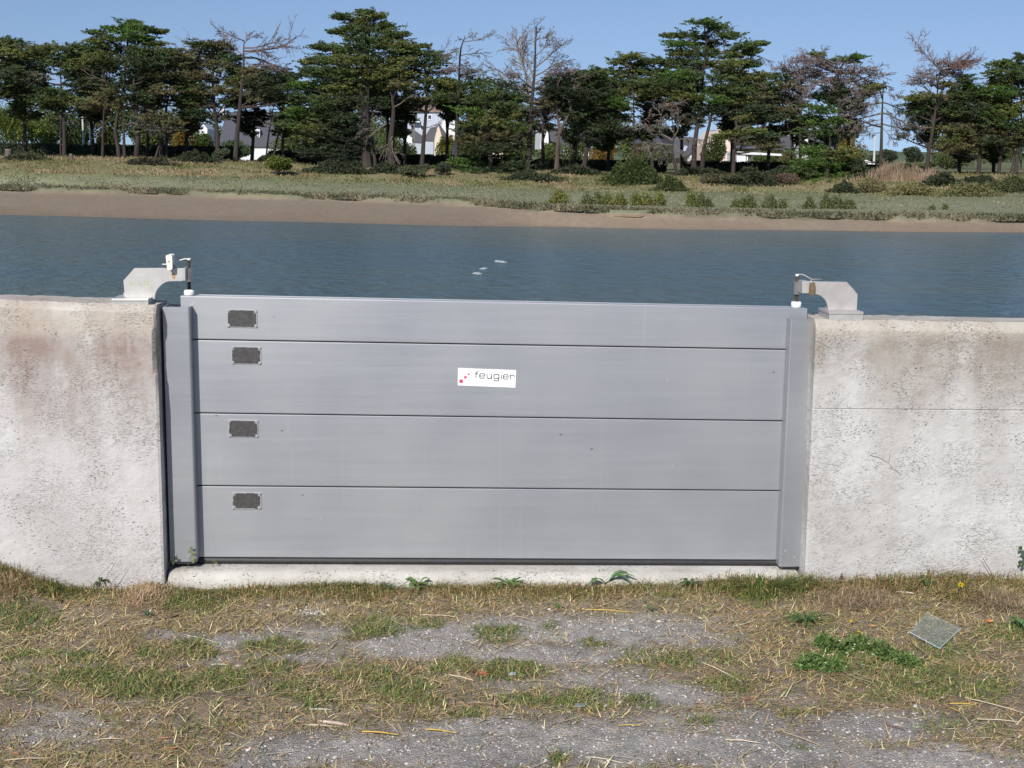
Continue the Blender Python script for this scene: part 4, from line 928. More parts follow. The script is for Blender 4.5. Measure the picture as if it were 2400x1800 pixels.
T_('layered cypress with many drooping shelves left of the second tallest tree', 108.5, [(15, [(1368, 395), (1378, 340), (1392, 280), (1398, 190)]), (7, [(1487, 380), (1486, 300), (1484, 210), (1478, 140)])],
   [(1474,133,32,7),(1452,145,28,8),(1498,150,40,9),(1428,168,38,9),(1470,168,46,11),(1510,172,40,10),(1388,182,42,10),(1440,190,52,12),(1492,192,48,12),(1400,208,48,12),(1455,213,54,13,'y'),(1510,213,42,11),(1395,235,46,13),(1440,240,48,12,'v'),(1400,262,44,14,'d'),(1440,275,38,14,'d'),(1415,298,40,15,'d'),(1450,308,34,14,'k'),(1385,290,34,14,'d'),(1400,325,34,12,'k'),(1445,255,36,10,'y')], [(1486,300,1520,260,(7,4),0)], dens=1.1)
T_('second tallest cypress, on a double trunk right of centre', 107.5, [(16, [(1625, 412), (1628, 340), (1640, 260), (1650, 150), (1660, 60)]), (15, [(1645, 412), (1650, 350), (1668, 270), (1682, 180)]), (13, [(1718, 408), (1720, 350), (1728, 280), (1722, 200)])],
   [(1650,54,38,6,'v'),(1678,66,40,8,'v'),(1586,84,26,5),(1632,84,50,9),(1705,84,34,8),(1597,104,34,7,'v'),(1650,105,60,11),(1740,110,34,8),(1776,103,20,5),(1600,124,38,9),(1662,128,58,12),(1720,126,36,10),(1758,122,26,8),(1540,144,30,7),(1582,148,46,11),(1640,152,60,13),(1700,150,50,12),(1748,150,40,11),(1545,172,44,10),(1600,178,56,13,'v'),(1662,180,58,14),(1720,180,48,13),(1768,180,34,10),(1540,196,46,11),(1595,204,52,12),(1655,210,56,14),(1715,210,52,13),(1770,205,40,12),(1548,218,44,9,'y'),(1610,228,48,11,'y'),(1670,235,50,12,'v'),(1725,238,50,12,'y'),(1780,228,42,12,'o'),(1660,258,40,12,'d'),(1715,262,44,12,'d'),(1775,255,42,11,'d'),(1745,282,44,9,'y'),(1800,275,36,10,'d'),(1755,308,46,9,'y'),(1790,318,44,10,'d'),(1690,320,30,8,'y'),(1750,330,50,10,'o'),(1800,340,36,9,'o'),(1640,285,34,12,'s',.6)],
   [(1760,130,1812,128,(8,5),.05),(1740,190,1800,200,(8,4),0),(1720,260,1640,300,(6,4),0),(1730,300,1790,265,(8,5),0),(1730,320,1800,290,(7,4),0),(1700,150,1675,70,(6,3),0)], dens=1.15)
T_('grey dead thicket-like small tree low in front of the dark slate house', 106.5, [(9, [(1585, 405), (1575, 360), (1580, 310), (1570, 262)])], [(1580,250,34,8,'r',.5),(1535,300,36,10,'s',.25)],
   [(1578,330,1500,285,(10,7,3),.03),(1578,340,1510,320,(10,7,3),.05),(1580,320,1625,270,(9,6,3),.02),(1578,310,1540,260,(9,6,3),.0),(1580,350,1545,370,(10,7,3),.05),(1580,340,1610,380,(10,7,3),.05),(1582,330,1640,320,(9,6,3),.05),(1578,360,1530,350,(9,6,3),.05),(1582,370,1590,400,(8,5,2),.05)], baretone='grey', name='dead_tree')
T_('tree with bare V-shaped limbs and mauve top, left of the flat brown crown', 108.5, [(10, [(1878, 384), (1876, 330), (1878, 260), (1878, 160)]), (6, [(1868, 340), (1850, 305), (1835, 270)])],
   [(1832,182,34,9),(1848,200,38,11,'o'),(1835,228,42,12,'d'),(1842,262,38,11,'o'),(1840,160,22,6,'b',.5),(1868,172,36,9,'b'),(1895,178,30,9,'b'),(1855,210,28,9,'r',.6),(1820,215,30,10,'d')],
   [(1878,180,1820,150,(9,6,2),0),(1878,190,1850,145,(9,6,2),0),(1878,200,1900,150,(9,6,2),0),(1878,230,1840,185,(8,5,2),0),(1877,280,1915,235,(9,6,3),.02),(1876,270,1835,235,(8,5,2),.02),(1877,300,1920,265,(9,6,3),.03),(1878,240,1915,200,(8,5,2),0)])
T_('broad tree with a flat dying brown crown and one green tuft on top', 107, [(14, [(1955, 395), (1960, 340), (1966, 270), (1966, 200), (1962, 150)]), (7, [(1966, 262), (1985, 230), (1998, 190)])],
   [(1918,128,18,5,'v'),(1893,140,30,8,'b'),(1925,148,36,9,'b'),(1983,140,34,7,'v'),(2006,133,18,4,'v'),(1960,155,40,9,'b'),(1910,166,44,11,'b'),(1965,172,50,11,'b'),(2015,168,40,10,'b'),(2040,175,28,9,'b'),(1900,188,40,10,'b'),(1950,192,48,11,'b'),(2005,195,38,10,'b'),(2035,205,34,9,'y'),(2020,218,28,8,'o'),(1960,215,40,12,'d'),(1930,228,34,11,'d'),(1930,258,44,11,'v'),(1905,280,38,11),(1940,285,48,13,'v'),(2000,245,36,12,'d'),(1920,308,46,14),(1950,320,34,12,'d'),(1925,342,40,13,'d')],
   [(1962,160,1880,135,(10,6,3),0),(1962,180,1870,190,(10,6,3),.02),(1964,170,2040,160,(10,6,3),0),(1964,190,2050,190,(9,6,3),.02),(1962,170,1920,135,(9,6,2),0),(1963,165,2000,160,(9,6,2),0)], dens=1.0)
T_('big low evergreen bush-like cypress sweeping down to the marsh', 105, [(12, [(1935, 430), (1940, 390), (1945, 345), (1945, 320)])],
   [(1915,358,44,13,'v'),(1960,362,44,12),(1895,382,46,12,'v'),(1940,385,60,14,'v'),(1990,388,44,12,'d'),(1880,405,44,11),(1930,410,62,14,'v'),(1985,412,52,13,'g'),(1905,430,54,12,'v'),(1955,432,56,12,'v'),(2005,425,36,10,'d'),(1920,445,46,7,'g'),(2030,410,28,9,'d'),(1870,425,30,8,'g')], dens=1.3, limbs=False)
T_('dead grey tree of drooping layered twigs above the white pole', 107.5, [(12, [(2064, 400), (2066, 330), (2068, 260), (2070, 188)])], [(2060,200,28,8,'s',.4),(2000,270,34,9,'b',.4)],
   [(2070,195,2040,200,(9,6,2),.05),(2070,195,2095,205,(9,6,2),.05),(2070,215,2020,232,(10,7,2),.05),(2070,215,2110,228,(10,7,2),.05),(2069,240,1995,262,(11,7,3),.04),(2069,240,2125,265,(11,7,3),.05),(2068,265,1975,292,(11,7,3),.03),(2068,265,2135,295,(11,7,3),.05),(2067,290,2000,300,(10,7,3),.03),(2067,290,2130,320,(10,7,3),.05),(2067,310,2020,318,(9,6,2),.02),(2069,225,2045,240,(9,6,2),.06),(2069,250,2095,275,(9,6,2),.06),(2068,280,2035,288,(9,6,2),.04),(2068,300,2100,330,(9,6,2),.06)], baretone='grey', name='dead_tree')
T_('cypress with a long dead spike pointing up left and a rusty brown top', 108, [(13, [(2172, 410), (2180, 340), (2190, 290), (2197, 220), (2203, 165)])],
   [(2212,152,44,8,'b'),(2245,148,36,7,'b'),(2270,146,20,6,'b'),(2240,158,36,6,'r',1.2),(2195,172,44,9,'b'),(2235,178,36,9,'b'),(2180,188,38,9,'b'),(2255,188,24,11,'d'),(2160,195,26,7,'b',.6),(2215,200,34,9,'o'),(2148,232,28,7),(2180,228,36,9,'o'),(2160,246,44,11),(2205,246,48,12,'d'),(2240,228,38,11),(2182,262,44,11,'d'),(2145,262,26,7),(2138,300,24,9,'s',.6),(2120,322,20,8,'s',.5),(2225,262,36,11)],
   [(2200,160,2130,104,(12,7,2),0),(2202,165,2165,118,(9,5,2),0),(2203,160,2285,142,(11,6,2),0),(2202,170,2275,160,(10,6,2),.02),(2200,185,2150,180,(9,6,2),.02),(2195,240,2150,215,(8,5),0),(2188,300,2145,300,(8,5,2),.02)])
T_('full green cypress right of the rusty-topped one', 108.5, [(14, [(2294, 405), (2300, 340), (2306, 290), (2300, 230)])],
   [(2278,206,34,8,'v'),(2305,215,28,9),(2260,225,40,11),(2292,232,40,12),(2245,245,40,12,'d'),(2285,255,48,13,'d'),(2225,272,38,12),(2265,280,50,13,'o'),(2305,278,34,12,'d'),(2230,300,46,13,'o'),(2275,305,50,13,'o'),(2245,325,50,13,'y'),(2290,328,44,13,'o'),(2215,345,38,13,'o'),(2255,350,46,13,'o')], dens=1.1)
T_('dense dark green cypress cut off by the right edge of the photo', 108, [(12, [(2342, 415), (2345, 370), (2352, 330), (2360, 250)]), (14, [(2380, 412), (2384, 370), (2392, 300), (2395, 200)]), (8, [(2366, 412), (2378, 365), (2386, 340)])],
   [(2392,135,22,8),(2352,152,32,8),(2380,155,40,10,'v'),(2345,172,38,10),(2392,175,44,13),(2350,192,38,11),(2388,198,46,14),(2350,215,42,12,'v'),(2392,222,46,14),(2338,238,42,12),(2382,245,50,14,'y'),(2330,262,42,12,'v'),(2375,268,50,14,'y'),(2335,285,46,13),(2385,292,46,14),(2345,310,50,12,'o'),(2395,315,40,13,'o'),(2330,330,40,10,'d'),(2430,180,50,20),(2440,230,50,22),(2435,280,50,20),(2370,335,46,10,'o')], dens=1.15)

# second row, farther back, seen through the gaps of the first
def back_tree(label, x, ytop, w, kinds, Y, ybot=300):
    w *= 1.22
    pads = []; n = int((ybot-ytop)/20)+2
    for k in range(n):
        yy = ytop+(ybot-ytop)*k/(n-1)
        for _ in range(2 if 0 < k else 1):
            ww = w*(.55+.45*math.sin(math.pi*min(1, (k+.6)/n*1.1)))
            pads.append((x+G.uniform(-.55, .55)*ww, yy+G.uniform(-7, 7), ww*G.uniform(.5, .8), G.uniform(9, 14), kinds[int(G.integers(0, len(kinds)))]))
    T_(label, Y, [(11, [(x, 375), (x+G.uniform(-5, 5), 320), (x+G.uniform(-8, 8), 240), (x+G.uniform(-6, 6), ytop+12)])], pads, group='second row of cypress trees', dens=1.0)
for (x, yt, w, kinds, lab, yb) in ((60, 128, 46, 'dgo', 'second-row cypress filling the gap between the two leftmost trees', 250), (218, 120, 44, 'dod', 'second-row cypress between pale streaked trunk and the tall left cypress', 262), (345, 150, 40, 'dos', 'second-row cypress just right of the tall left cypress', 270), (440, 150, 34, 'sog', 'second-row greyish cypress left of the grey-tinged one', 285), (590, 175, 46, 'dkd', 'dark second-row cypress right of the dead-topped tree', 290), (665, 190, 40, 'dko', 'dark second-row cypress above the right half of the slate roof', 300), (790, 170, 60, 'ddg', 'second-row cypress behind the left half of the biggest cypress', 330), (905, 150, 52, 'dgd', 'second-row cypress behind the right half of the biggest cypress', 250), (948, 225, 34, 'dgo', 'second-row cypress covering the left end of the apartment block', 300), (1048, 190, 40, 'god', 'second-row cypress behind the half-dead tree', 262), (1135, 225, 46, 'gdo', 'second-row cypress behind the low wide-spreading cypress', 330), (1215, 215, 34, 'sdb', 'greyish second-row tree left of the tall dead tree', 300), (1275, 205, 34, 'bos', 'brownish second-row tree right of the tall dead tree', 262), (1345, 185, 50, 'dkd', 'very dark second-row cypress behind the forked trunk', 290), (1425, 185, 56, 'gdo', 'second-row cypress behind the layered one', 310), (1530, 190, 48, 'god', 'second-row cypress left behind the second tallest tree', 290), (1600, 180, 46, 'gdg', 'second-row cypress behind the double trunk', 270), (1715, 175, 52, 'gdo', 'second-row cypress right behind the double trunk', 275), (1800, 205, 40, 'dod', 'second-row cypress above the car shelter', 290), (1860, 210, 36, 'sob', 'greyish second-row tree behind the V-limbed one', 290), (1985, 200, 40, 'bds', 'brownish second-row tree behind the flat brown crown', 285), (2175, 230, 42, 'dgd', 'second-row cypress behind the rusty-topped tree', 285), (2250, 215, 50, 'dog', 'second-row cypress between rusty-topped and full green trees', 330), (2330, 200, 48, 'gdo', 'second-row cypress left behind the right edge cypress', 330)):
    back_tree(lab, x, yt, w, list(kinds), 113.5+((x*7) % 30)/10, yb+(34 if x > 1100 else 14))
# ------------------------------------------------------------------ bushes
def Yfrom(x, y, Y):      # depth at which the bank surface is seen at (x, y)
    ys = np.linspace(88, Y+2, 60); v = [proj([float(colx(x, q)), q, far_z(x, q)])[1] for q in ys]
    k = int(np.argmin(np.abs(np.array(v)-y))); return float(ys[k])
def bush(label, x, y, rx, ry, Y, cols, name='bush', cat='bush', group=None, n=None, leaf=(.16, .07), stem=True, lobes=7):
    if Y < 110: Y = Yfrom(x, y+ry, Y)
    s = Y/FPX; c = P(x, y, Y); zb = far_z(x, Y); rxm, rzm = rx*s, ry*s
    top = c[2]+rzm; c = c.copy(); h = max(top-zb, .2); c[2] = zb+h/2; rzm = h/2
    root = thing(name, (float(c[0]), Y, zb), label=label, cat=cat, group=group)
    mb = MB(); n = n or int(700+900*rxm*rzm)
    lc = [(G.uniform(-.55, .55), G.uniform(-.5, .5), G.uniform(-.35, .5), G.uniform(.35, .6)) for _ in range(lobes)]
    li = G.integers(0, lobes, n); lc = np.array(lc)[li]
    u = G.normal(size=(n, 3)); u /= np.linalg.norm(u, axis=1)[:, None]; u *= (G.random((n, 1))**.3)
    p_ = c+np.stack([(lc[:, 0]+u[:, 0]*lc[:, 3])*rxm, (lc[:, 1]+u[:, 1]*lc[:, 3])*rxm*.8, (lc[:, 2]+u[:, 2]*lc[:, 3]*.95)*rzm], -1)
    if Y < 110 and lobes >= 12:      # ragged bramble: uneven skyline instead of a dome
        ux = np.clip(G.normal(0, .55, n), -1.5, 1.5); uy = G.uniform(-1, 1, n)
        pr_f = np.exp(-ux**2*.9)*(.25+1.25*fbm(ux*3.2+x, uy*1.5+y, 17, 3))
        xx_ = c[0]+ux*rxm; yy_ = Y+uy*rxm*.45; zz_ = np.interp(yy_, [Y-3, Y, Y+3], [far_z(x, Y-3), zb, far_z(x, Y+3)])
        p_ = np.stack([xx_, yy_, zz_+h*pr_f*G.random(n)**.6], -1)
    p_[:, 2] = np.maximum(p_[:, 2], zb-.4)
    col = np.array(cols)[G.integers(0, len(cols), n)]; col = col*(1+G.normal(0, .16, (n, 1)))*(.8+.4*(li%3/2))[:, None]
    leaves(mb, p_, u+G.normal(0, .5, (n, 3)), leaf[0]*(.6+.8*G.random(n)), leaf[1]*(.7+.6*G.random(n)), np.clip(col, .01, 1))
    if stem:
        sb = MB()
        for k in range(5):
            e = c+np.array([G.uniform(-.5, .5)*rxm, G.uniform(-.4, .4)*rxm, G.uniform(0, .5)*rzm]); o_ = np.array([c[0]+G.uniform(-.15, .15)*rxm, Y, zb-.1])
            sb.tube(np.array([o_, (o_+e)/2+G.normal(0, .05, 3), e]), [.05, .035, .012], 4, BARK['brown'])
        sb.build('stem', M_bark, parent=root)
    mb.build('foliage', M_leaf, parent=root); return root
gy_, lm, ol, au, gg, wl_ = (.17, .19, .03), (.13, .18, .045), (.11, .12, .045), (.25, .17, .03), (.07, .11, .03), (.24, .20, .05)
B_ = bush
B_('round lime green bush alone on the near slope, left of the biggest cypress', 650, 389, 38, 24, 103.5, [(.13, .165, .025), (.10, .13, .025)], n=3600, lobes=9)
B_('small dull grey-green shrub by the foot of the dead-topped tree', 518, 362, 22, 19, 106, [(.11, .13, .08), (.09, .11, .06)])
B_('olive dome-shaped shrub below the apartment block', 975, 398, 42, 17, 104.5, [(.115, .13, .07), (.10, .115, .06)], n=3000, leaf=(.12, .06))
B_('darker dome shrub right beside the olive dome', 1042, 395, 26, 17, 105.5, [(.075, .095, .06), (.06, .08, .05)])
B_('bright spreading juniper-like bush below the layered cypress', 1483, 400, 58, 32, 105, [(.07, .10, .03), (.085, .12, .03), (.05, .07, .025)], n=5200, leaf=(.24, .08), lobes=14)
B_('dark flat bush right of the spreading juniper-like bush', 1572, 432, 34, 18, 104, [(.075, .10, .035), (.10, .115, .045)], lobes=12, n=2400)
B_('brushy olive shrub in the shade under the second tallest cypress', 1690, 418, 52, 14, 105.5, [(.09, .10, .045), (.13, .12, .07)], n=2600)
B_('dry reddish heap of brush between the double trunk and the low evergreen', 1838, 418, 40, 14, 105.5, [(.17, .12, .09), (.14, .10, .075)], n=2200)
B_('olive bramble mound left of the tan reeds', 2040, 436, 44, 15, 103.5, [(.19, .18, .08), (.24, .20, .10)], n=2600, lobes=12)
B_('green-brown bramble mound in front of the tan reeds', 2140, 444, 56, 14, 102.5, [(.19, .185, .075), (.25, .21, .10)], n=3200, lobes=12)
B_('olive bramble at the right, below the green cypress', 2270, 440, 60, 20, 103.5, [(.15, .165, .065), (.21, .19, .085)], n=3600, lobes=12)
B_('dark shrub mass below the right edge cypress', 2370, 430, 50, 20, 104.5, [(.09, .11, .045), (.12, .13, .055)], n=3200, lobes=12)
B_('dark olive shrub behind the reeds', 2120, 398, 40, 16, 108.5, [(.08, .095, .045), (.065, .075, .035)], n=2000)
dk = [(.040, .055, .026), (.06, .07, .035)]  # bramble greens darkened to carry the shade under the trees
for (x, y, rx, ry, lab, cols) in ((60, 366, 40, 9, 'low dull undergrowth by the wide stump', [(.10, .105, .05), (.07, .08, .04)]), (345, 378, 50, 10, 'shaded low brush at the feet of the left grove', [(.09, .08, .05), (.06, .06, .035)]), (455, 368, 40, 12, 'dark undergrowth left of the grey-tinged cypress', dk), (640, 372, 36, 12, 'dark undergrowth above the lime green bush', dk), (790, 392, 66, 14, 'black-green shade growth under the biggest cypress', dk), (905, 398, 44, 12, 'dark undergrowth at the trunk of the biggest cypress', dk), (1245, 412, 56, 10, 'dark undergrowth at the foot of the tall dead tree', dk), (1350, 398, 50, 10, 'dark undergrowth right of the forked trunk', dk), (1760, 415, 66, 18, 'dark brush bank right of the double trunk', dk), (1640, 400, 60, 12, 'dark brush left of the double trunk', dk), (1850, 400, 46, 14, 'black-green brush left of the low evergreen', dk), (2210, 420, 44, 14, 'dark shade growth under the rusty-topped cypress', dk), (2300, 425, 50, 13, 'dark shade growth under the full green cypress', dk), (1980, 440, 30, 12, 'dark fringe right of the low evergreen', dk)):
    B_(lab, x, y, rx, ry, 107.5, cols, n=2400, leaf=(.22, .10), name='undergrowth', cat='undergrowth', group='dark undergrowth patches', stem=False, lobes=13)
bg = [(15,290,48,52,[gy_,gg],'yellow-green garden bush at the far left edge'),(70,310,40,45,[gy_,lm,gg],'yellow-green leafy bush between the two leftmost trees'),(108,320,28,42,[lm,gg],'light green bush behind the pale streaked trunk'),(180,325,34,40,[gg,(.05,.07,.03)],'dark garden bush behind the two white poles'),(255,322,34,42,[ol,au],'olive and ochre bush between the trunks of the tall left cypress'),(342,330,38,36,[lm,gg],'light green bush right of the tall left cypress'),(425,318,30,36,[au,gy_,(.20,.09,.03)],'autumn yellow and red bush left of the small white gable'),(470,332,34,30,[gg,lm],'green bush below the small white gable'),(565,348,52,26,[gg,(.05,.08,.03)],'dark green bush below the large slate roof'),(685,338,54,32,[lm,gg],'pale green bush behind the biggest cypress'),(905,335,34,34,[ol,gg],'olive bush left of the cream gable'),(955,345,34,28,[gg,(.06,.10,.04)],'green garden bush below the apartment block'),(1048,342,26,32,[(.17,.17,.03),(.13,.14,.03)],'yellow-olive rounded bush hiding part of the cream gable'),(1095,345,28,36,[ol,(.14,.15,.04)],'olive bush around the grey power pole'),(1215,350,38,34,[gg,lm],'green bush left of the steep white gable foot'),(1290,350,34,36,[(.12,.14,.06),lm],'grey-green bush under the steep white gable'),(1345,352,46,28,[gg,ol],'green bush hiding the house behind the forked reddish trunk'),(1678,345,30,36,[gg,ol],'green bush hiding the left of the cream house'),(1540,352,50,28,[ol,gg],'olive bush hiding the house wall behind the low grey dead tree'),(1415,352,36,32,[au,(.20,.12,.04)],'orange-brown autumn bush right of the forked trunk'),(1495,360,30,28,[ol,(.18,.12,.05)],'brown-olive bush behind the layered cypress'),(1665,362,28,20,[gg,lm],'green bush at the foot of the cream house'),(1790,372,34,14,[ol,gg],'olive shrub at the white car shelter'),(1850,362,24,22,[(.16,.12,.06),ol],'brown shrub right of the car shelter'),(2000,342,44,42,[wl_,(.20,.15,.06),(.16,.15,.03)],'yellow-brown willow-like tree left of the white pole'),(2230,380,60,34,[ol,gg],'olive thicket behind the rusty-topped cypress'),(2330,370,60,30,[ol,(.14,.15,.05)],'olive thicket behind the right edge cypress'),(2160,395,40,16,[ol,gg],'low olive hedge shrub right of the grey dead tree')]
for k, (x, y, rx, ry, cols, lab) in enumerate(bg):
    Yb = 128+((k*37) % 17); B_(lab, x, y, rx, ry, Yb, cols, n=2300, leaf=(.24, .11), group='garden bushes behind the hedge', stem=(k % 3 == 0))
for (x, y, rx, ry, lab) in [(2092,372,30,22,'hazy dark round tree far off right of the white pole'),(2135,368,32,26,'hazy dark round tree farthest right in the distant gap'),(2055,376,26,16,'lower hazy tree just behind the white pole')]:
    B_(lab, x, y, rx, ry, 330, [(.05, .075, .045), (.07, .09, .05)], name='distant_tree', cat='tree', n=2600, leaf=(.6, .3), group='distant round trees', lobes=9)
# hedge
def hedge(label, pxs, tops, Y, th=1.3, n=9000):
    mb = MB(); xs = np.linspace(pxs[0], pxs[1], n); yt = np.interp(xs, np.linspace(pxs[0], pxs[1], len(tops)), tops)
    tp = P(xs, yt, Y)
    zb = np.array([far_z(x, Y) for x in np.linspace(pxs[0], pxs[1], 12)]); zb = np.interp(xs, np.linspace(pxs[0], pxs[1], 12), zb)
    f = G.random(n); z = zb+(tp[:, 2]-zb)*f**.7+.05*G.normal(size=n); dy = G.uniform(-th/2, th/2, n)
    p_ = np.stack([tp[:, 0]+G.normal(0, .1, n), np.full(n, Y)+dy, z], -1)
    leaves(mb, p_, G.normal(size=(n, 3)), .22+.1*G.random(n), .16, jit((.026, .040, .018), n, .25))
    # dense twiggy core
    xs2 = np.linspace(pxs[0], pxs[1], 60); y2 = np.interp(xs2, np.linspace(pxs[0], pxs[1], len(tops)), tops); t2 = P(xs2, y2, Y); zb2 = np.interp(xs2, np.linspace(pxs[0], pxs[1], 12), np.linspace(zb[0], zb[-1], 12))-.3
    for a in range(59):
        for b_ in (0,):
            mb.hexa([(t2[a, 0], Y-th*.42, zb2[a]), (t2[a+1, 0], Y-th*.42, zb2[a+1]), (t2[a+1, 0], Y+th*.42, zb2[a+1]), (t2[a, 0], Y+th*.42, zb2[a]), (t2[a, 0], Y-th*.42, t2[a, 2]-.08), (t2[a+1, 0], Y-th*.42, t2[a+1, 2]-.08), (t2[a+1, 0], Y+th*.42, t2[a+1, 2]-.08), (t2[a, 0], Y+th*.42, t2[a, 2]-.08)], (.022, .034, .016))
    mb.build('hedge', M_leaf, label=label, cat='hedge', group='dark trimmed hedges on the far bank')
fill = [(30,285,60,50),(95,270,50,48),(150,285,44,46),(205,275,46,52),(262,285,44,50),(318,290,42,46),(372,300,40,42),(425,296,42,40),(492,318,34,26),(735,300,50,50),(800,300,50,56),(870,306,40,46),(905,318,36,38),(1095,322,34,42),(1140,305,46,50),(1195,318,40,46),(1235,330,30,34),(1310,322,30,30),(1385,318,46,44),(1440,312,44,50),(1490,330,36,36),(1545,328,34,28),(1740,325,30,24),(1820,330,36,28),(1860,322,34,38),(1925,322,44,44),(1975,330,36,40),(2225,340,50,44),(2280,330,46,50),(2340,335,46,44),(2395,330,40,50)]
fc = [[(.10, .13, .035), (.07, .10, .03)], [(.13, .15, .04), (.09, .12, .035)], [(.06, .09, .03), (.08, .10, .04)], [(.14, .13, .05), (.10, .11, .04)]]
fn = ['bright green', 'yellow-green', 'dark green', 'olive brown']
for k, (x, y, rx, ry) in enumerate(fill):
    ry += 12; rx += 10
    w_ = ['left of the tall left cypress', 'under the left grove', 'under the biggest cypress', 'around the half-dead tree', 'around the tall dead tree', 'under the layered cypress', 'near the car shelter', 'behind the low evergreen', 'behind the rightmost trees'][int(np.searchsorted([230, 520, 930, 1160, 1300, 1600, 1840, 2100], x))]
    first = sum(1 for q in fill[:k] if int(np.searchsorted([230, 520, 930, 1160, 1300, 1600, 1840, 2100], q[0])) == int(np.searchsorted([230, 520, 930, 1160, 1300, 1600, 1840, 2100], x)))
    lab = ['leftmost', 'second', 'third', 'fourth', 'fifth'][first]+' of the leafy garden trees '+w_+', '+fn[k % 4]
    B_(lab, x, y, rx, ry, 190+((k*17) % 28) if x > 480 else 135+((k*17) % 16), fc[k % 4], name='garden_tree', cat='tree', n=2300, leaf=(.42, .2) if x > 480 else (.28, .14), group='leafy garden trees behind the cypresses', stem=(k % 2 == 0), lobes=11)
hedge('long dark trimmed hedge at the left behind the first tree trunks', (-120, 560), [336, 338, 341, 343, 345], 117)
hedge('dark hedge in the middle, around the feet of the biggest cypress', (632, 1100), [355, 357, 362, 365, 366], 117)
hedge('short dark hedge between the dead tree and the layered cypress', (1110, 1560), [372, 375, 376, 378], 118, n=7000)
hedge('dark hedge at the right below the cream house and car shelter', (1600, 2060), [378, 381, 384, 388], 117)

# ------------------------------------------------------------------ far houses and poles
M_hw = simple('white_render_wall', (.74, .74, .76), .85, 0, .05, 1.5); M_cream = simple('cream_wall', (.70, .59, .48), .85, 0, .06, 1.5)
M_blue = simple('bluish_grey_wall', (.42, .47, .55), .85, 0, .07, 1.0); M_slate = simple('slate', (.085, .085, .10), .6, 0, .2, 6); M_tile = simple('brown_tile', (.25, .185, .13), .85, 0, .3, 2)
M_glass = simple('window_glass', (.06, .07, .09), .15, 0, .1, 3); M_green = simple('green_balcony', (.02, .16, .09), .6, 0, .1, 3); M_conc = simple('pole_concrete', (.55, .56, .54), .8, 0, .06, 3)
M_woodp = simple('pole_wood', (.22, .18, .13), .9, 0, .2, 3)
def prismY(par, name, pts, Y, D, mat, **k):
    mb = MB(); q = [P(a, b_, Y) for a, b_ in pts]; mb.prism([(v[0], v[2]) for v in q], Y, Y+D); return mb.build(name, mat, parent=par, **k)
def eave_roof(par, xl, xr, ye_, yr_, xrl, xrr, Y, D, mat):    # roof plane sloping back from eave to ridge
    a, b_ = P(xl, ye_, Y-.3), P(xr, ye_, Y-.3); c, d = P(xrr, yr_, Y+D/2), P(xrl, yr_, Y+D/2)
    e, f_ = a.copy(), b_.copy(); e[1] = f_[1] = Y+D+.3
    mb = MB(); t = np.array([0, 0, -.18])
    mb.add([a, b_, c, d, f_, e, a+t, b_+t, f_+t, e+t], [(0, 1, 2, 3), (3, 2, 4, 5), (6, 9, 8, 7)]); mb.add([a, b_, c, d, f_, e], [(0, 3, 5), (1, 4, 2)])
    mb.add([a, b_, b_+t, a+t], [(3, 2, 1, 0)]); return mb.build('roof', mat, parent=par)
def house(label, x, Y): 
    z = far_z(x, Y); c = P(x, 350, Y); return thing('house', (float(c[0]), Y, z), label=label, cat='house', group='houses behind the trees')
def win(par, x0, y0, x1, y1, Y, mat=None):
    f = prismY(par, 'window', [(x0, y1), (x1, y1), (x1, y0), (x0, y0)], Y-.06, .05, M_hw); q = .16
    prismY(f, 'pane', [(x0+(x1-x0)*q, y1-(y1-y0)*q), (x1-(x1-x0)*q, y1-(y1-y0)*q), (x1-(x1-x0)*q, y0+(y1-y0)*q), (x0+(x1-x0)*q, y0+(y1-y0)*q)], Y-.075, .03, mat or M_glass)
h = house('house with a large dark slate roof, white chimney and white dormer', 600, 165)
prismY(h, 'wall', [(525, 380), (700, 384), (700, 338), (525, 336)], 165, 9, M_hw); eave_roof(h, 512, 712, 340, 262, 530, 690, 165, 9, M_slate)
rf = prismY(h, 'chimney', [(516, 275), (525, 275), (525, 250), (516, 250)], 169, .9, M_hw)
prismY(h, 'dormer', [(589, 322), (609, 322), (609, 303), (589, 303)], 165.6, 2.5, M_hw); win(h, 593, 306, 605, 319, 165.5, M_hw); prismY(h, 'chimney', [(672, 272), (681, 272), (681, 252), (672, 252)], 169, .9, M_hw)
h = house('small house with white gable at the left, behind bushes', 475, 172)
prismY(h, 'wall', [(466, 345), (486, 345), (486, 302), (477, 291), (466, 302)], 172, 6, M_hw); eave_roof(h, 450, 470, 308, 288, 452, 478, 172.3, 6, M_slate); win(h, 471, 305, 478, 314, 172); prismY(h, 'post', [(451, 330), (455, 330), (455, 291), (451, 291)], 171.5, .3, M_hw)
h = house('long bluish white apartment block with brown roof and green balcony', 1000, 210); h.name = 'apartment_block'; h['category'] = 'apartment block'
prismY(h, 'wall', [(925, 360), (1070, 362), (1070, 261), (925, 258)], 210, 10, M_blue); prismY(h, 'end_wall', [(1035, 330), (1066, 330), (1066, 262), (1035, 262)], 206.5, 3.4, M_hw)
eave_roof(h, 922, 1074, 260, 244, 930, 1066, 210, 10, M_tile)
for (a, b_) in ((962, 267), (1002, 268), (942, 293), (962, 292), (985, 293)): win(h, a, b_, a+10, b_+13, 210)
f = prismY(h, 'balcony', [(958, 283), (982, 284), (982, 277), (958, 276)], 209.2, .7, M_green); prismY(f, 'slab', [(957, 286), (984, 287), (984, 284.2), (957, 283.2)], 208.9, 1.0, M_hw)
prismY(h, 'chimney', [(972, 250), (980, 250), (980, 241), (972, 241)], 213, 1, M_tile)
h = house('little white gable with slate roof in front of the apartment block', 953, 180)
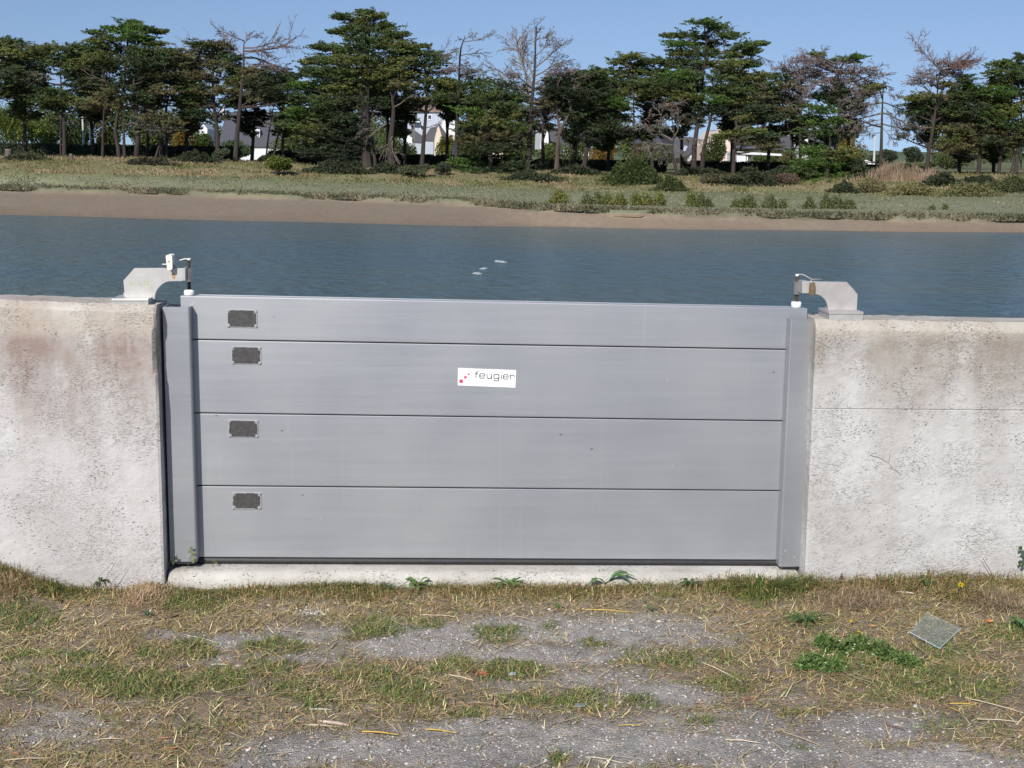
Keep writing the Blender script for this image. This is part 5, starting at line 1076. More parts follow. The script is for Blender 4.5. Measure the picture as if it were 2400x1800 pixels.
prismY(h, 'wall', [(942, 345), (966, 345), (966, 322), (962, 321), (953, 304), (943, 321)], 180, 7, M_hw); prismY(h, 'roof', [(952, 301), (968, 303), (990, 318), (992, 336), (967, 334), (961, 317)], 180.4, 6.5, M_slate)
h = house('house with a narrow tall cream gable and dark slate roof', 1028, 160)
prismY(h, 'wall', [(1018, 375), (1038, 375), (1038, 325), (1029, 293), (1024, 303), (1018, 330)], 160, 8, M_cream); prismY(h, 'roof', [(1027, 291), (1031, 291), (1052, 322), (1050, 330), (1038, 328)], 159.8, 8.2, M_slate); prismY(h, 'roof', [(1026, 295), (1018, 331), (990, 330), (1008, 300)], 161, 7, M_slate); prismY(h, 'chimney', [(1027, 297), (1032, 297), (1031.5, 289), (1027.5, 289)], 160.5, .8, M_cream)
h = house('cream cottage corner behind the low wide-spreading cypress', 1160, 165)
prismY(h, 'wall', [(1150, 372), (1178, 373), (1178, 340), (1150, 339)], 165, 6, M_cream); eave_roof(h, 1146, 1182, 341, 330, 1150, 1178, 165, 6, M_slate); win(h, 1155, 346, 1163, 354, 165)
h = house('steep narrow white gable right of the tall dead tree', 1277, 170)
prismY(h, 'wall', [(1266, 350), (1287, 350), (1285, 312), (1280, 294), (1273, 294), (1268, 312)], 170, 8, M_hw); prismY(h, 'chimney', [(1274.5, 297), (1280, 297), (1280, 267), (1274.5, 267)], 171, 1, M_hw); prismY(h, 'roof', [(1286, 300), (1330, 304), (1352, 335), (1330, 345), (1290, 330)], 170.6, 7, M_slate)
h = house('slate roofed house half hidden behind the forked reddish trunk', 1340, 150)
prismY(h, 'wall', [(1320, 365), (1380, 366), (1380, 340), (1320, 339)], 150, 7, M_hw); eave_roof(h, 1316, 1384, 342, 306, 1330, 1360, 150, 7, M_slate); win(h, 1326, 344, 1334, 350, 150)
h = house('dark slate house with skylight and white gable end, left of the double trunk', 1605, 150)
prismY(h, 'wall', [(1610, 384), (1630, 384), (1632, 345), (1628, 342), (1612, 362)], 150, 8, M_hw); prismY(h, 'roof', [(1575, 318), (1626, 322), (1631, 342), (1611, 366), (1580, 372)], 149.6, 8, M_slate); f = prismY(h, 'skylight', [(1599, 353), (1606, 355), (1612, 343), (1605, 341)], 149.5, .08, M_blue)
eave_roof(h, 1505, 1585, 335, 306, 1520, 1572, 156, 8, M_slate); prismY(h, 'wall', [(1510, 380), (1582, 382), (1582, 334), (1510, 333)], 156, 8, M_hw)
h = house('large cream gabled house with a chimney, right of the double trunk', 1690, 150)
prismY(h, 'wall', [(1664, 385), (1713, 386), (1713, 345), (1708, 320), (1697, 305), (1688, 305), (1668, 340)], 150, 9, M_cream); prismY(h, 'chimney', [(1684, 312), (1700, 312), (1700, 293), (1686, 293)], 151, 1.2, M_cream); prismY(h, 'roof', [(1698, 303), (1722, 310), (1850, 318), (1862, 352), (1716, 347)], 150.5, 9, M_slate)
h = house('white flat roofed car shelter beside the cream house', 1785, 143); h.name = 'car_shelter'; h['category'] = 'car shelter'
prismY(h, 'roof', [(1727, 361), (1840, 366), (1840, 361), (1727, 355)], 143, 5, M_hw); prismY(h, 'wall', [(1727, 384), (1748, 385), (1748, 362), (1727, 361)], 143.2, 4.5, M_hw)
for a in (1750, 1768, 1812, 1838): prismY(h, 'post', [(a, 388), (a+3, 388), (a+3, 363), (a, 363)], 143.3, .15, M_hw)
prismY(h, 'back_wall', [(1770, 386), (1800, 386), (1800, 366), (1770, 366)], 147.5, .2, M_glass); prismY(h, 'fence_panel', [(1800, 387), (1838, 388), (1838, 367), (1800, 366)], 143.5, .1, M_woodp)
h = house('white gable with dark roof left of the low evergreen', 1890, 158)
prismY(h, 'wall', [(1881, 380), (1899, 380), (1900, 343), (1889, 314), (1880, 325), (1880, 343)], 158, 8, M_hw); prismY(h, 'roof', [(1889, 312), (1930, 318), (1945, 350), (1903, 347)], 158.3, 8, M_slate); win(h, 1883, 346, 1896, 356, 158)
mb = MB(); q = [P(a, b_, 140) for a, b_ in [(2018, 388), (2050, 390), (2050, 383), (2034, 376), (2018, 369)]]; mb.prism([(v[0], v[2]) for v in q], 140, 140.3)
mb.build('garden_wall', M_hw, label='low white stepped garden wall left of the white pole', cat='wall')
def pole(label, x, y0, y1, Y, w, mat, arm=False):
    z = far_z(x, Y); t = P(x, y0, Y); r_ = w*Y/FPX/2; root = thing('utility_pole', (float(t[0]), Y, z), label=label, cat='pole', group='poles behind the hedges')
    mb = MB(); mb.tube([(t[0], Y, z-.3), (t[0], Y, t[2])], [r_*1.1, r_*.8], 8, (1, 1, 1)); mb.build('shaft', mat, parent=root)
    if arm: mb = MB(); mb.box((t[0]-.7, Y-.05, t[2]-.3), (t[0]+.7, Y+.05, t[2]-.2)); mb.build('cross_arm', mat, parent=root)
pole('taller of two white poles behind the left grove', 193, 262, 340, 121, 5.2, M_conc); pole('shorter of two white poles behind the left grove', 211, 284, 341, 122, 5, M_conc)
pole('grey pole behind the low wide-spreading cypress', 1108, 300, 362, 124, 4, M_conc); pole('white pole beside the dead grey drooping tree', 2051.5, 318, 384, 130, 5.5, M_conc)
pole('thin wooden pole with a cross arm before the apartment block', 971, 272, 345, 150, 3, M_woodp, True)
for (x, y, w, lab) in ((20, 358, 16, 'pale topped wide tree stump at the far left'), (167, 376, 9, 'small weathered stump right of the pale streaked trunk'), (1388, 401, 8, 'small pale stump on the slope right of the forked trunk')):
    Yq = 106; z = far_z(x, Yq); c = P(x, y, Yq); r_ = w*Yq/FPX/2; mb = MB()
    root = thing('tree_stump', (float(c[0]), Yq, z), label=lab, cat='stump', group='tree stumps on the far bank')
    mb.lathe((c[0], Yq, z), [(r_*1.2, -.1), (r_, .15), (r_*.95, w*.04)], 10, (.13, .11, .09)); mb.build('wood', M_bark, parent=root)
    mb = MB(); mb.lathe((c[0], Yq, z+w*.04), [(r_*.9, 0.002), (r_*.88, .02)], 10, (.50, .46, .40)); mb.build('cut_top', M_bark, parent=root)

# marsh and bank ground cover
def cover(name, label, n, yr, Lr, wr, cols, seed, lean=.5, clump=.0, xr=(-400, 2800), kr=None):
    px_ = G.uniform(xr[0], xr[1], n); t = G.random(n)
    rows_ = far_rows(px_); a, b_ = yr
    def at_(k):
        i_ = int(k); f_ = k-i_; return rows_[i_][0]*(1-f_)+rows_[i_+1][0]*f_, rows_[i_][1]*(1-f_)+rows_[i_+1][1]*f_
    y0_, z0_ = at_(a); y1_, z1_ = at_(b_)
    nodes = np.linspace(a, b_, 9); Ys = np.array([at_(k)[0] for k in nodes]); Zs = np.array([at_(k)[1] for k in nodes])
    kk = t*(8-1e-6); ii = kk.astype(int); ff = kk-ii; idx = np.arange(n)
    Y = Ys[ii, idx]*(1-ff)+Ys[ii+1, idx]*ff; Z = Zs[ii, idx]*(1-ff)+Zs[ii+1, idx]*ff
    X = colx(px_, 1.0)*Y
    nz_ = fbm(X*.5, Y*.8, seed, 4)
    keep = (nz_+.25*G.random(n)) > clump
    X, Y, Z, nz_ = X[keep], Y[keep], Z[keep], nz_[keep]; m_ = len(X)
    ci = np.clip((nz_-.3)*2.2*len(cols)+G.normal(0, .5, m_), 0, len(cols)-1).astype(int)
    mb = MB(); blades(mb, np.stack([X, Y, Z-.03], -1), G.uniform(0, 6.28, m_), np.abs(G.normal(0, lean, m_)), G.uniform(*Lr, m_), G.uniform(*wr, m_), np.array(cols)[ci]*(1+G.normal(0, .15, (m_, 1))), .6, G.uniform(-.7, .7, m_))
    mb.build(name, M_blade, kind='stuff', label=label, cat='ground cover', origin=(0, 95, 0))
cover('marsh_plants', 'grey-green low salt marsh plants on the far flat', 42000, (3.15, 5.2), (.05, .15), (.05, .11), [(.17, .18, .115), (.21, .215, .13), (.25, .24, .15)], 301, .7)
cover('marsh_edge_plants', 'ragged tufts along the eroded marsh edge', 16000, (2.35, 3.5), (.12, .30), (.05, .12), [(.12, .12, .07), (.17, .165, .10), (.23, .20, .13)], 305, .6)
cover('bank_grass', 'tangled dry and green grass on the far bank slope', 38000, (5.0, 7.4), (.08, .30), (.04, .10), [(.13, .14, .05), (.18, .17, .07), (.26, .20, .11), (.34, .26, .16)], 311, .6, .35)
cover('shaded_undergrowth', 'dark undergrowth between the far tree trunks', 16000, (7.2, 9.0), (.1, .35), (.05, .12), [(.07, .08, .035), (.12, .11, .05), (.18, .14, .08)], 321, .5, .3)
# tan reeds
n = 2000; px_ = G.normal(2110, 48, n); Yr_ = G.uniform(103.2, 106.5, n); zr = np.interp(Yr_, [102.5, 106.5], [far_z(2110, 102.5), far_z(2110, 106.5)])
mb = MB(); blades(mb, np.stack([colx(px_, 1.0)*Yr_, Yr_, zr], -1), G.uniform(0, 6.28, n), np.abs(G.normal(0, .16, n)), G.uniform(.25, 1.15, n)*np.clip(1.25-np.abs(px_-2110)/130, .4, 1)*(.5+.9*vnoise(px_*.09, Yr_*1.5, 7)), G.uniform(.03, .06, n), jit((.30, .215, .145), n, .2), .3, G.uniform(-.6, .6, n))
mb.build('dry_reeds', M_blade, kind='stuff', label='stand of tan dry reeds right of the low evergreen', cat='reeds')
# upright flowering marsh shrubs
mk_ = [(1311,466,26,13,'y'),(1375,470,12,10,'g'),(1400,468,14,11,'g'),(1425,470,14,12,'y'),(1455,470,14,13,'y'),(1490,471,16,12,'y'),(1515,469,14,12,'y'),(1545,470,16,14,'y'),(1620,480,14,16,'y'),(1640,488,12,14,'g'),(1725,478,12,9,'g'),(1755,482,20,12,'g'),(1805,478,20,12,'g'),(1835,480,10,9,'g'),(1895,484,18,11,'g'),(1935,484,16,14,'g'),(1960,480,18,12,'g'),(1990,476,18,10,'g'),(2215,478,5,7,'g'),(2185,484,5,5,'g'),(1740,478,8,10,'g'),(1660,470,10,8,'g')]
mlab = ['widest yellow-green flowering marsh shrub, alone at the left of its row']
for k, (x, y, rx, ry, t_) in enumerate(mk_):
    z_ = far_z(x, 90); Yq = float(np.clip((1.6-z_)*FPX/(y+ry-(365+.0103*(x-1200))), 78, 97)); z_ = far_z(x, Yq); c = P(x, y+ry, Yq); s = Yq/FPX
    n = int(24+rx*6); mb = MB(); bx_ = np.stack([c[0]+G.normal(0, .42, n)*rx*s, Yq+G.normal(0, .35, n)*rx*s, np.full(n, z_-.03)], -1)
    colr = (.20, .20, .045) if t_ == 'y' else (.125, .145, .055)
    H_ = 2.8*ry*s*(.25+.85*G.random(n)**1.5)*np.exp(-((bx_[:, 0]-c[0])/(rx*s))**2*.8); blades(mb, bx_, G.uniform(0, 6.28, n), np.abs(G.normal(0, .2, n)), H_, .05, jit((.11, .125, .05), n, .2), .2, G.uniform(-.6, .6, n))
    m_ = n*4; src_ = G.integers(0, n, m_); p_ = bx_[src_]+np.stack([G.normal(0, .07, m_), G.normal(0, .07, m_), H_[src_]*G.uniform(.35, 1.0, m_)], -1)
    leaves(mb, p_, G.normal(size=(m_, 3)), .12, .08, jit(colr, m_, .2))
    nth = ['leftmost', 'second', 'third', 'fourth', 'fifth', 'sixth', 'seventh', 'eighth', 'ninth', 'tenth', 'eleventh', 'twelfth', 'thirteenth', 'fourteenth', 'fifteenth', 'sixteenth', 'seventeenth', 'eighteenth', 'nineteenth', 'twentieth', 'twenty-first', 'rightmost']
    order = sorted(range(len(mk_)), key=lambda i_: mk_[i_][0]).index(k)
    lab = ('yellow-green' if t_ == 'y' else 'dull green')+' upright marsh shrub, '+(nth[order] if order in (0, 21) else nth[order]+' from the left')+' along the far marsh'
    mb.build('marsh_shrub', M_leaf, origin=(float(c[0]), Yq, z_), label=lab, cat='shrub', group='upright shrubs along the marsh')
# foam on the river
for (x, y, w, lab) in ((1172, 613, 30, 'largest white foam streak on the water above the gate'), (1133, 630, 20, 'thin slanting foam streak on the water, between two larger ones'), (1118, 641, 22, 'short white foam patch on the water, lowest of the foam')):
    mb = MB(); c = PZ(x, y, ZWAT+.012); s = c[1]/FPX; w *= .8; n = 20 if w > 17 else 10
    w *= 1.3; k = 40; th = np.arange(k)*2*math.pi/k; slope_ = 1.6 if y == 630 else -.5
    rr_f = .35+.75*vnoise(th*3.1+x, th*0+y, 3)+.25*vnoise(th*9+x, th*0+y, 5)
    fx, fy = np.cos(th)*rr_f*w*s*.45, np.sin(th)*rr_f*.55
    fy = fy+fx*slope_; ring = np.stack([c[0]+fx, c[1]+fy, np.full(k, ZWAT+.012)], -1); top_ = ring*1.0; top_[:, :2] = (ring[:, :2]-c[:2])*.7+c[:2]; top_[:, 2] += .02
    V = np.concatenate([ring, top_, [[c[0], c[1], ZWAT+.036]]]); j = np.arange(k); q = (j+1) % k
    mb.add(V, np.stack([j, q, q+k, j+k], -1)); mb.L.append(np.stack([j+k, q+k, np.full(k, 2*k)], -1).ravel()); mb.N.append(np.full(k, 3))
    mb.build('foam', simple('foam', (.28, .32, .33), .8, 0, .1, 3) if 'faint' in lab else M_foam if 'M_foam' in globals() else globals().setdefault('M_foam', simple('foam', (.42, .48, .48), .8, 0, .1, 3)), label=lab, cat='foam', group='foam on the river')
#--NEAR--
# ------------------------------------------------------------------ near ground cover
def scatter(n, x0=-3.0, x1=3.1, y0=2.9, y1=5.0): return G.uniform(x0, x1, n), G.uniform(y0, y1, n)
def on(X, Y, dz=0.0): return np.stack([X, Y, ground_z(X, Y)+dz], -1)
def pal(cols, n, a=.16):
    c = np.array(cols)[G.integers(0, len(cols), n)]; return np.clip(c*(1+G.normal(0, a, (n, 1)))*(1+G.normal(0, .04, (n, 3))), .01, .9)
GREENS = [(0.141, 0.224, 0.046), (0.111, 0.194, 0.046), (0.194, 0.254, 0.063), (0.127, 0.179, 0.063), (0.223, 0.254, 0.080)]
OLIVE = [(0.259, 0.253, 0.090), (0.324, 0.293, 0.108), (0.211, 0.211, 0.078)]
STRAW = [(0.752, 0.608, 0.297), (0.615, 0.469, 0.223), (0.850, 0.729, 0.402), (0.478, 0.347, 0.164), (0.410, 0.260, 0.127), (0.564, 0.382, 0.178)]
BROWN = [(0.333, 0.218, 0.126), (0.434, 0.277, 0.150), (0.250, 0.168, 0.103), (0.550, 0.370, 0.205)]
# dead thatch lying flat
X, Y = scatter(150000); g_, r_ = gmasks(X, Y); patch = fbm(X*4.5, Y*6, 401, 4)
keep = G.random(len(X)) < (1-r_)**1.8*(.45+.9*np.clip((patch-.32)*2.6, 0, 1))+.015
X, Y, g_, patch = X[keep], Y[keep], g_[keep], patch[keep]; n = len(X)
c = pal(STRAW+BROWN+OLIVE, n); wet = np.clip((patch-.4)*3, 0, 1)[:, None]; c = c*(1-.25*wet*G.random((n, 1)))
mb = MB(); blades(mb, on(X, Y, .001+.006*0), G.uniform(0, 6.28, n), 1.57-np.abs(G.normal(0, .20, n)), G.uniform(.014, .060, n), G.uniform(.0016, .0038, n), c, G.normal(.05, .25, n), None)
mb.build('dead_grass', M_dry, kind='stuff', label='flattened dead grass and straw litter covering the verge', cat='dead grass', origin=(0, 4, 0))
# green turf patches
X, Y = scatter(260000); g_, r_ = gmasks(X, Y); fine_ = fbm(X*22, Y*22, 405, 3)
keep = G.random(len(X)) < np.clip(g_*2.0*(fine_*1.8), 0, 1)+.030*(1-r_)
X, Y, g_ = X[keep], Y[keep], g_[keep]; n = len(X)
mb = MB(); blades(mb, on(X, Y, -.002), G.uniform(0, 6.28, n), np.abs(G.normal(.75, .35, n)), G.uniform(.012, .040, n)*(.6+.5*g_), G.uniform(.0018, .0040, n), pal(GREENS+GREENS+OLIVE, n), .55)
mb.build('turf', M_blade, kind='stuff', label='short green turf growing in patches on the verge', cat='grass', origin=(0, 4, 0))
# sparse olive bits everywhere off the gravel
X, Y = scatter(60000); g_, r_ = gmasks(X, Y); pz = fbm(X*3.5, Y*5, 409, 4)
keep = G.random(len(X)) < np.clip((pz-.36)*4, 0, 1)*(1-r_*.92)
X, Y = X[keep], Y[keep]; n = len(X)
mb = MB(); blades(mb, on(X, Y, -.002), G.uniform(0, 6.28, n), np.abs(G.normal(1.0, .35, n)), G.uniform(.010, .035, n), G.uniform(.0012, .003, n), pal(OLIVE+GREENS[2:], n), .4)
mb.build('sparse_grass', M_blade, kind='stuff', label='thin olive grass sprouting through the dead litter', cat='grass', origin=(0, 4, 0))
# taller fringe against the wall and sill
X = G.uniform(-3, 3.1, 26000); Y = YW+.006-np.abs(G.normal(0, .075, 26000)); tallm = np.clip((-1.25-X)*2.2, 0, 1)+np.clip((X-.95)*3, 0, .55)*np.clip(fbm(X*3, X*0, 413, 3)*2.4-.7, 0, 1.2)+.50
den = fbm(X*5, X*0+3, 415, 3)
keep = (G.random(len(X)) < np.clip((den-.22)*2.4, .25, 1)) & (Y < YW-.006); X, Y, tallm = X[keep], Y[keep], tallm[keep]; n = len(X)
L = (.030+.080*tallm*G.random(n)); cc = np.where((G.random(n) < .55)[:, None], pal(STRAW+BROWN+[(.42, .25, .12)]*2, n), pal(GREENS+OLIVE, n))
mb = MB(); blades(mb, on(X, Y, -.003), G.uniform(math.pi, 2*math.pi, n), np.abs(G.normal(.55, .4, n)), L, G.uniform(.0014, .0034, n), cc, .9)
mb.build('wall_foot_grass', M_blade, kind='stuff', label='ragged fringe of dry and green grass along the wall foot', cat='grass', origin=(0, 5, 0))
# matted orange-brown heap of dead grass against the left wall and by the jamb
for (hx_, hy_, sx_, sy_, nn_, cols_, lab_) in ((70, 1330, 75, 16, 3200, [(.50, .34, .18), (.42, .30, .17), (.58, .44, .26), (.28, .20, .12), (.20, .22, .09)], 'rusty dead grass mat piled against the left end of the wall'), (350, 1376, 60, 12, 2200, [(.62, .46, .30), (.50, .36, .22), (.36, .26, .16)], 'pale orange dry grass mat at the foot of the left jamb'), (2010, 1395, 110, 14, 3000, [(.34, .23, .15), (.42, .30, .20), (.24, .16, .11), (.22, .20, .10)], 'brown dead stalk mat along the foot of the right wall'), (2330, 1400, 70, 20, 2600, [(.32, .23, .15), (.42, .32, .21), (.22, .15, .10), (.24, .22, .11)], 'dark brown tangled dead stalks near the right edge')):
    c0 = PZ(hx_, hy_, .02); s = c0[1]/FPX; X = c0[0]+G.normal(0, .5, nn_)*sx_*s; Y = np.minimum(min(c0[1], YW-.06)+G.normal(0, .06, nn_), YW-.008)
    hgt = .022*np.exp(-((X-c0[0])/(sx_*s*.8))**2)*G.random(nn_)
    mb = MB(); blades(mb, on(X, Y, hgt), G.uniform(0, 6.28, nn_), 1.5-np.abs(G.normal(0, .30, nn_)), G.uniform(.02, .055, nn_), G.uniform(.0012, .0026, nn_), pal(cols_, nn_), G.normal(0, .6, nn_))
    mb.build('dead_grass_mat', M_dry, kind='stuff', label=lab_, cat='dead grass')
# gravel
ico_v = []; t_ = (1+5**.5)/2
for a in (-1, 1):
    for b_ in (-t_, t_): ico_v += [(a, b_, 0), (0, a, b_), (b_, 0, a)]
ico_v = np.array(ico_v)/math.sqrt(1+t_*t_)
from itertools import combinations
el = 2/math.sqrt(1+t_*t_); ico_f = []
for tri in combinations(range(12), 3):
    q = ico_v[list(tri)]
    if all(abs(np.linalg.norm(q[a]-q[b_])-el) < 1e-3 for a, b_ in ((0, 1), (1, 2), (0, 2))):
        if np.dot(np.cross(q[1]-q[0], q[2]-q[0]), q.mean(0)) < 0: tri = (tri[0], tri[2], tri[1])
        ico_f.append(tri)
ico_f = np.array(ico_f)
def stones(mb, c, size, col, flat=.6):
    n = len(c); V = ico_v[None]*(1+G.normal(0, .16, (n, 12, 1))); sc_ = np.stack([size*G.uniform(.8, 1.3, n), size*G.uniform(.7, 1.1, n), size*flat*G.uniform(.7, 1.2, n)], -1)
    V = V*sc_[:, None]; a = G.uniform(0, 6.28, n); ca, sa = np.cos(a)[:, None], np.sin(a)[:, None]
    V = np.stack([V[..., 0]*ca-V[..., 1]*sa, V[..., 0]*sa+V[..., 1]*ca, V[..., 2]], -1)+c[:, None]
    F = (ico_f[None]+(np.arange(n)*12)[:, None, None]).reshape(-1, 3)
    mb.add(V.reshape(-1, 3), F, np.repeat(col, 12, 0))
GREY = [(0.420, 0.394, 0.358), (0.308, 0.292, 0.282), (0.532, 0.503, 0.461), (0.378, 0.340, 0.282), (0.238, 0.224, 0.218), (0.644, 0.612, 0.550), (0.462, 0.381, 0.294)]
X, Y = scatter(105000, -2.2, 2.4, 3.1); g_, r_ = gmasks(X, Y); keep = G.random(len(X)) < np.clip(r_*.95, 0, .9)+.02; X, Y = X[keep], Y[keep]; n = len(X)
sz = .0012+.0034*G.random(n)**2.4
mb = MB(); stones(mb, on(X, Y, .0004), sz, pal(GREY+[(.13, .12, .12), (.20, .17, .14), (.24, .20, .17), (.55, .53, .50)], n, .16)); mb.build('gravel', M_dry, kind='stuff', label='fine grey gravel spread over the bare patches', cat='gravel', origin=(0, 4, 0))
X, Y = scatter(1500); g_, r_ = gmasks(X, Y); keep = G.random(len(X)) < r_*.5+.14; X, Y = X[keep], Y[keep]; n = len(X)
mb = MB(); stones(mb, on(X, Y, .001), .0035+.004*G.random(n)**2, pal(GREY, n, .12), .5); mb.build('pebbles', M_dry, kind='stuff', label='coarser pebbles lying about the verge', cat='gravel', origin=(0, 4, 0))
n = 170; c0 = PZ(731, 1431, .004); X = c0[0]+G.normal(0, .028, n); Y = c0[1]+G.normal(0, .034, n)
mb = MB(); stones(mb, on(X, Y, .002), .0016+.002*G.random(n), pal([(.72, .71, .69), (.55, .54, .52)], n, .08)); mb.build('white_crumbs', M_dry, kind='stuff', label='scatter of white stone crumbs left of the middle', cat='gravel')
# loose straw lengths as litter
X, Y = scatter(900); n = len(X)
mb = MB(); blades(mb, on(X, Y, .006), G.normal(0, .8, n)+math.pi*(G.random(n) < .5), 1.52+G.normal(0, .05, n), G.uniform(.04, .13, n), G.uniform(.002, .0038, n), pal([(.60, .52, .34), (.50, .40, .24), (.40, .30, .18)], n), G.normal(0, .06, n))
mb.build('straw_litter', M_dry, kind='stuff', label='loose pale straws strewn across the verge', cat='straw', origin=(0, 4, 0))
# bits of leaf litter
X, Y = scatter(1100); n = len(X); a = G.uniform(0, 6.28, n)
mb = MB(); leaves(mb, on(X, Y, .004), np.stack([np.cos(a), np.sin(a), G.normal(0, .2, n)], -1), G.uniform(.008, .024, n), G.uniform(.004, .010, n), pal([(.36, .27, .20), (.26, .17, .11), (.45, .38, .30), (.20, .15, .12)], n))
mb.build('leaf_litter', M_dry, kind='stuff', label='small crumbled leaf fragments scattered over the verge', cat='leaf litter', origin=(0, 4, 0))

# ------------------------------------------------------------------ single things on the verge
def gp(x, y, dz=0.0):      # ground point seen at (x, y)
    p = PZ(x, y, 0.0)
    for _ in range(3): p = PZ(x, y, float(ground_z(p[0], p[1]))+dz)
    return p
def leafstrip(mb, p0, az, L, W, rise, droop, col, teeth=0.0, seg=9):
    ts = np.linspace(0, 1, seg+1); h = np.array([math.cos(az), math.sin(az), 0]); sd_ = np.array([-math.sin(az), math.cos(az), 0])
    V = []
    for k, t in enumerate(ts):
        z = rise*math.sin(min(1, t*1.25)*math.pi*.55)-droop*t*t
        c = p0+h*L*t*(1-.08*rise*10)+np.array([0, 0, max(z, .002)])
        w = W*.5*(math.sin(math.pi*min(1, .12+t*.9))**.8)*(.45+.75*t)*(1-teeth*(k % 2))
        V += [c-sd_*w+np.array([0, 0, w*.25]), c-np.array([0, 0, w*.1]), c+sd_*w+np.array([0, 0, w*.25])]
    F = []
    for k in range(seg): a = k*3; F += [(a, a+1, a+4, a+3), (a+1, a+2, a+5, a+4)]
    c_ = np.repeat([col], len(V), 0).astype(float); c_[1::3] *= 1.35
    mb.add(V, F, c_)
def rosette(x, y, n, L, W, label, teeth=.35, rise=.03, col=(.11, .19, .065), name='broadleaf_weed', tilt=None):
    c = gp(x, y); root = thing(name, tuple(c), label=label, cat='weed', group='broad-leaved weeds on the verge')
    for k in range(n):
        az = k*2.4+G.uniform(-.25, .25) if tilt is None else tilt[k % len(tilt)]
        mb = MB(); leafstrip(mb, c+np.array([0, 0, .004+.001*k]), az, L*G.uniform(.7, 1.1), W*G.uniform(.8, 1.15), rise*G.uniform(.6, 1.6), rise*G.uniform(.4, 1.0), jit(col, 1, .12)[0], teeth); mb.build('leaf', M_blade, parent=root)
    return root
rosette(1192, 1376, 11, .085, .024, 'star-shaped rosette of long green leaves before the sill, right of the middle', rise=.02)
rosette(1418, 1374, 9, .115, .028, 'large weed with long pointed leaves reaching up the sill', rise=.045, tilt=[.35, 2.6, 1.0, 3.5, -.2, 5.9, 1.7, 4.0, 2.1])
rosette(976, 1384, 10, .055, .026, 'compact broad-leaved weed before the sill, left of the star-shaped rosette', rise=.03, teeth=.15, col=(.10, .17, .05))
rosette(905, 1368, 7, .05, .02, 'small leafy weed beside the grass clump at the sill', rise=.03, teeth=.2)
rosette(1615, 1378, 8, .06, .026, 'dark leafy weed at the sill near its right end', rise=.02, col=(.06, .11, .04))
rosette(1690, 1378, 6, .05, .022, 'low leafy weed just left of the big grass tuft', rise=.02, col=(.075, .13, .045))
rosette(1885, 1462, 16, .095, .018, 'flat ferny green weed right of the big grass tuft', rise=.02, teeth=.5, col=(.07, .13, .04))
rosette(1308, 1428, 8, .022, .012, 'tiny green weed among the gravel beside a white stone', rise=.012, teeth=.1, col=(.08, .15, .03))
rosette(1525, 1435, 8, .03, .012, 'small dusty weed right of the long yellow stalk', rise=.012, teeth=.4, col=(.09, .13, .06))
rosette(2170, 1380, 8, .05, .018, 'dark green weed at the foot of the right wall', rise=.035, teeth=.3, col=(.06, .10, .035))
rosette(240, 1378, 8, .06, .018, 'dull green weed at the foot of the left wall', rise=.035, teeth=.3, col=(.07, .095, .035))
rosette(2392, 1478, 10, .05, .02, 'green weed cut off by the right edge', rise=.03, teeth=.3)
rosette(345, 1448, 7, .03, .014, 'small blue-green weed before the left jamb', rise=.012, teeth=.3, col=(.06, .11, .06))
def tuft(x, y, n, L, spread, cols, label, lean=.5, name='grass_tuft'):
    c = gp(x, y); X = c[0]+G.normal(0, spread, n); Y = np.minimum(c[1]+G.normal(0, spread*.55, n), YW-.012)
    mb = MB(); az = np.arctan2(Y-c[1]+G.normal(0, .02, n), X-c[0]+G.normal(0, .02, n)); az = np.where(np.sin(az) > .3, -az, az)
    blades(mb, on(X, Y, -.004), az, np.abs(G.normal(lean, .3, n)), G.uniform(.45, 1.1, n)*L, G.uniform(.0018, .0036, n), pal(cols, n), .75)
    return mb.build(name, M_blade, origin=tuple(c), label=label, cat='grass tuft', group='single grass tufts')
tuft(1785, 1388, 620, .115, .060, GREENS+GREENS+STRAW[:2], 'biggest green grass tuft, at the right end of the sill', .5)
tuft(1870, 1384, 170, .11, .030, GREENS+OLIVE, 'upright grass tuft against the right jamb', .3)
tuft(856, 1378, 420, .065, .055, GREENS, 'dense green grass clump before the sill, left of the middle', .55)
tuft(1020, 1376, 160, .06, .035, GREENS[2:]+STRAW[:3], 'thin half-dry grass clump left of the star-shaped rosette', .4)
tuft(2265, 1400, 420, .085, .055, OLIVE+STRAW+GREENS[2:], 'half-dry tuft with a yellow flower at the right wall', .7)
tuft(2110, 1385, 130, .09, .035, OLIVE+BROWN, 'thin wiry grass clump at the right wall', .55)
tuft(120, 1385, 300, .075, .06, GREENS[2:]+[(.22, .25, .08)], 'bright yellow-green tuft before the left wall', .45)
tuft(20, 1330, 260, .095, .05, GREENS+OLIVE+STRAW, 'tall tuft at the left edge against the wall', .35)
tuft(40, 1312, 120, .09, .03, GREENS[2:]+OLIVE, 'thin tall tuft second from the left edge', .25)
tuft(445, 1392, 320, .06, .06, [(.16, .20, .10), (.20, .22, .12)]+OLIVE, 'pale grey-green flattened tuft at the left end of the sill', .9)
tuft(1570, 1396, 90, .045, .03, GREENS+OLIVE, 'small tuft between the long-leaved weed and the dark weed', .6)
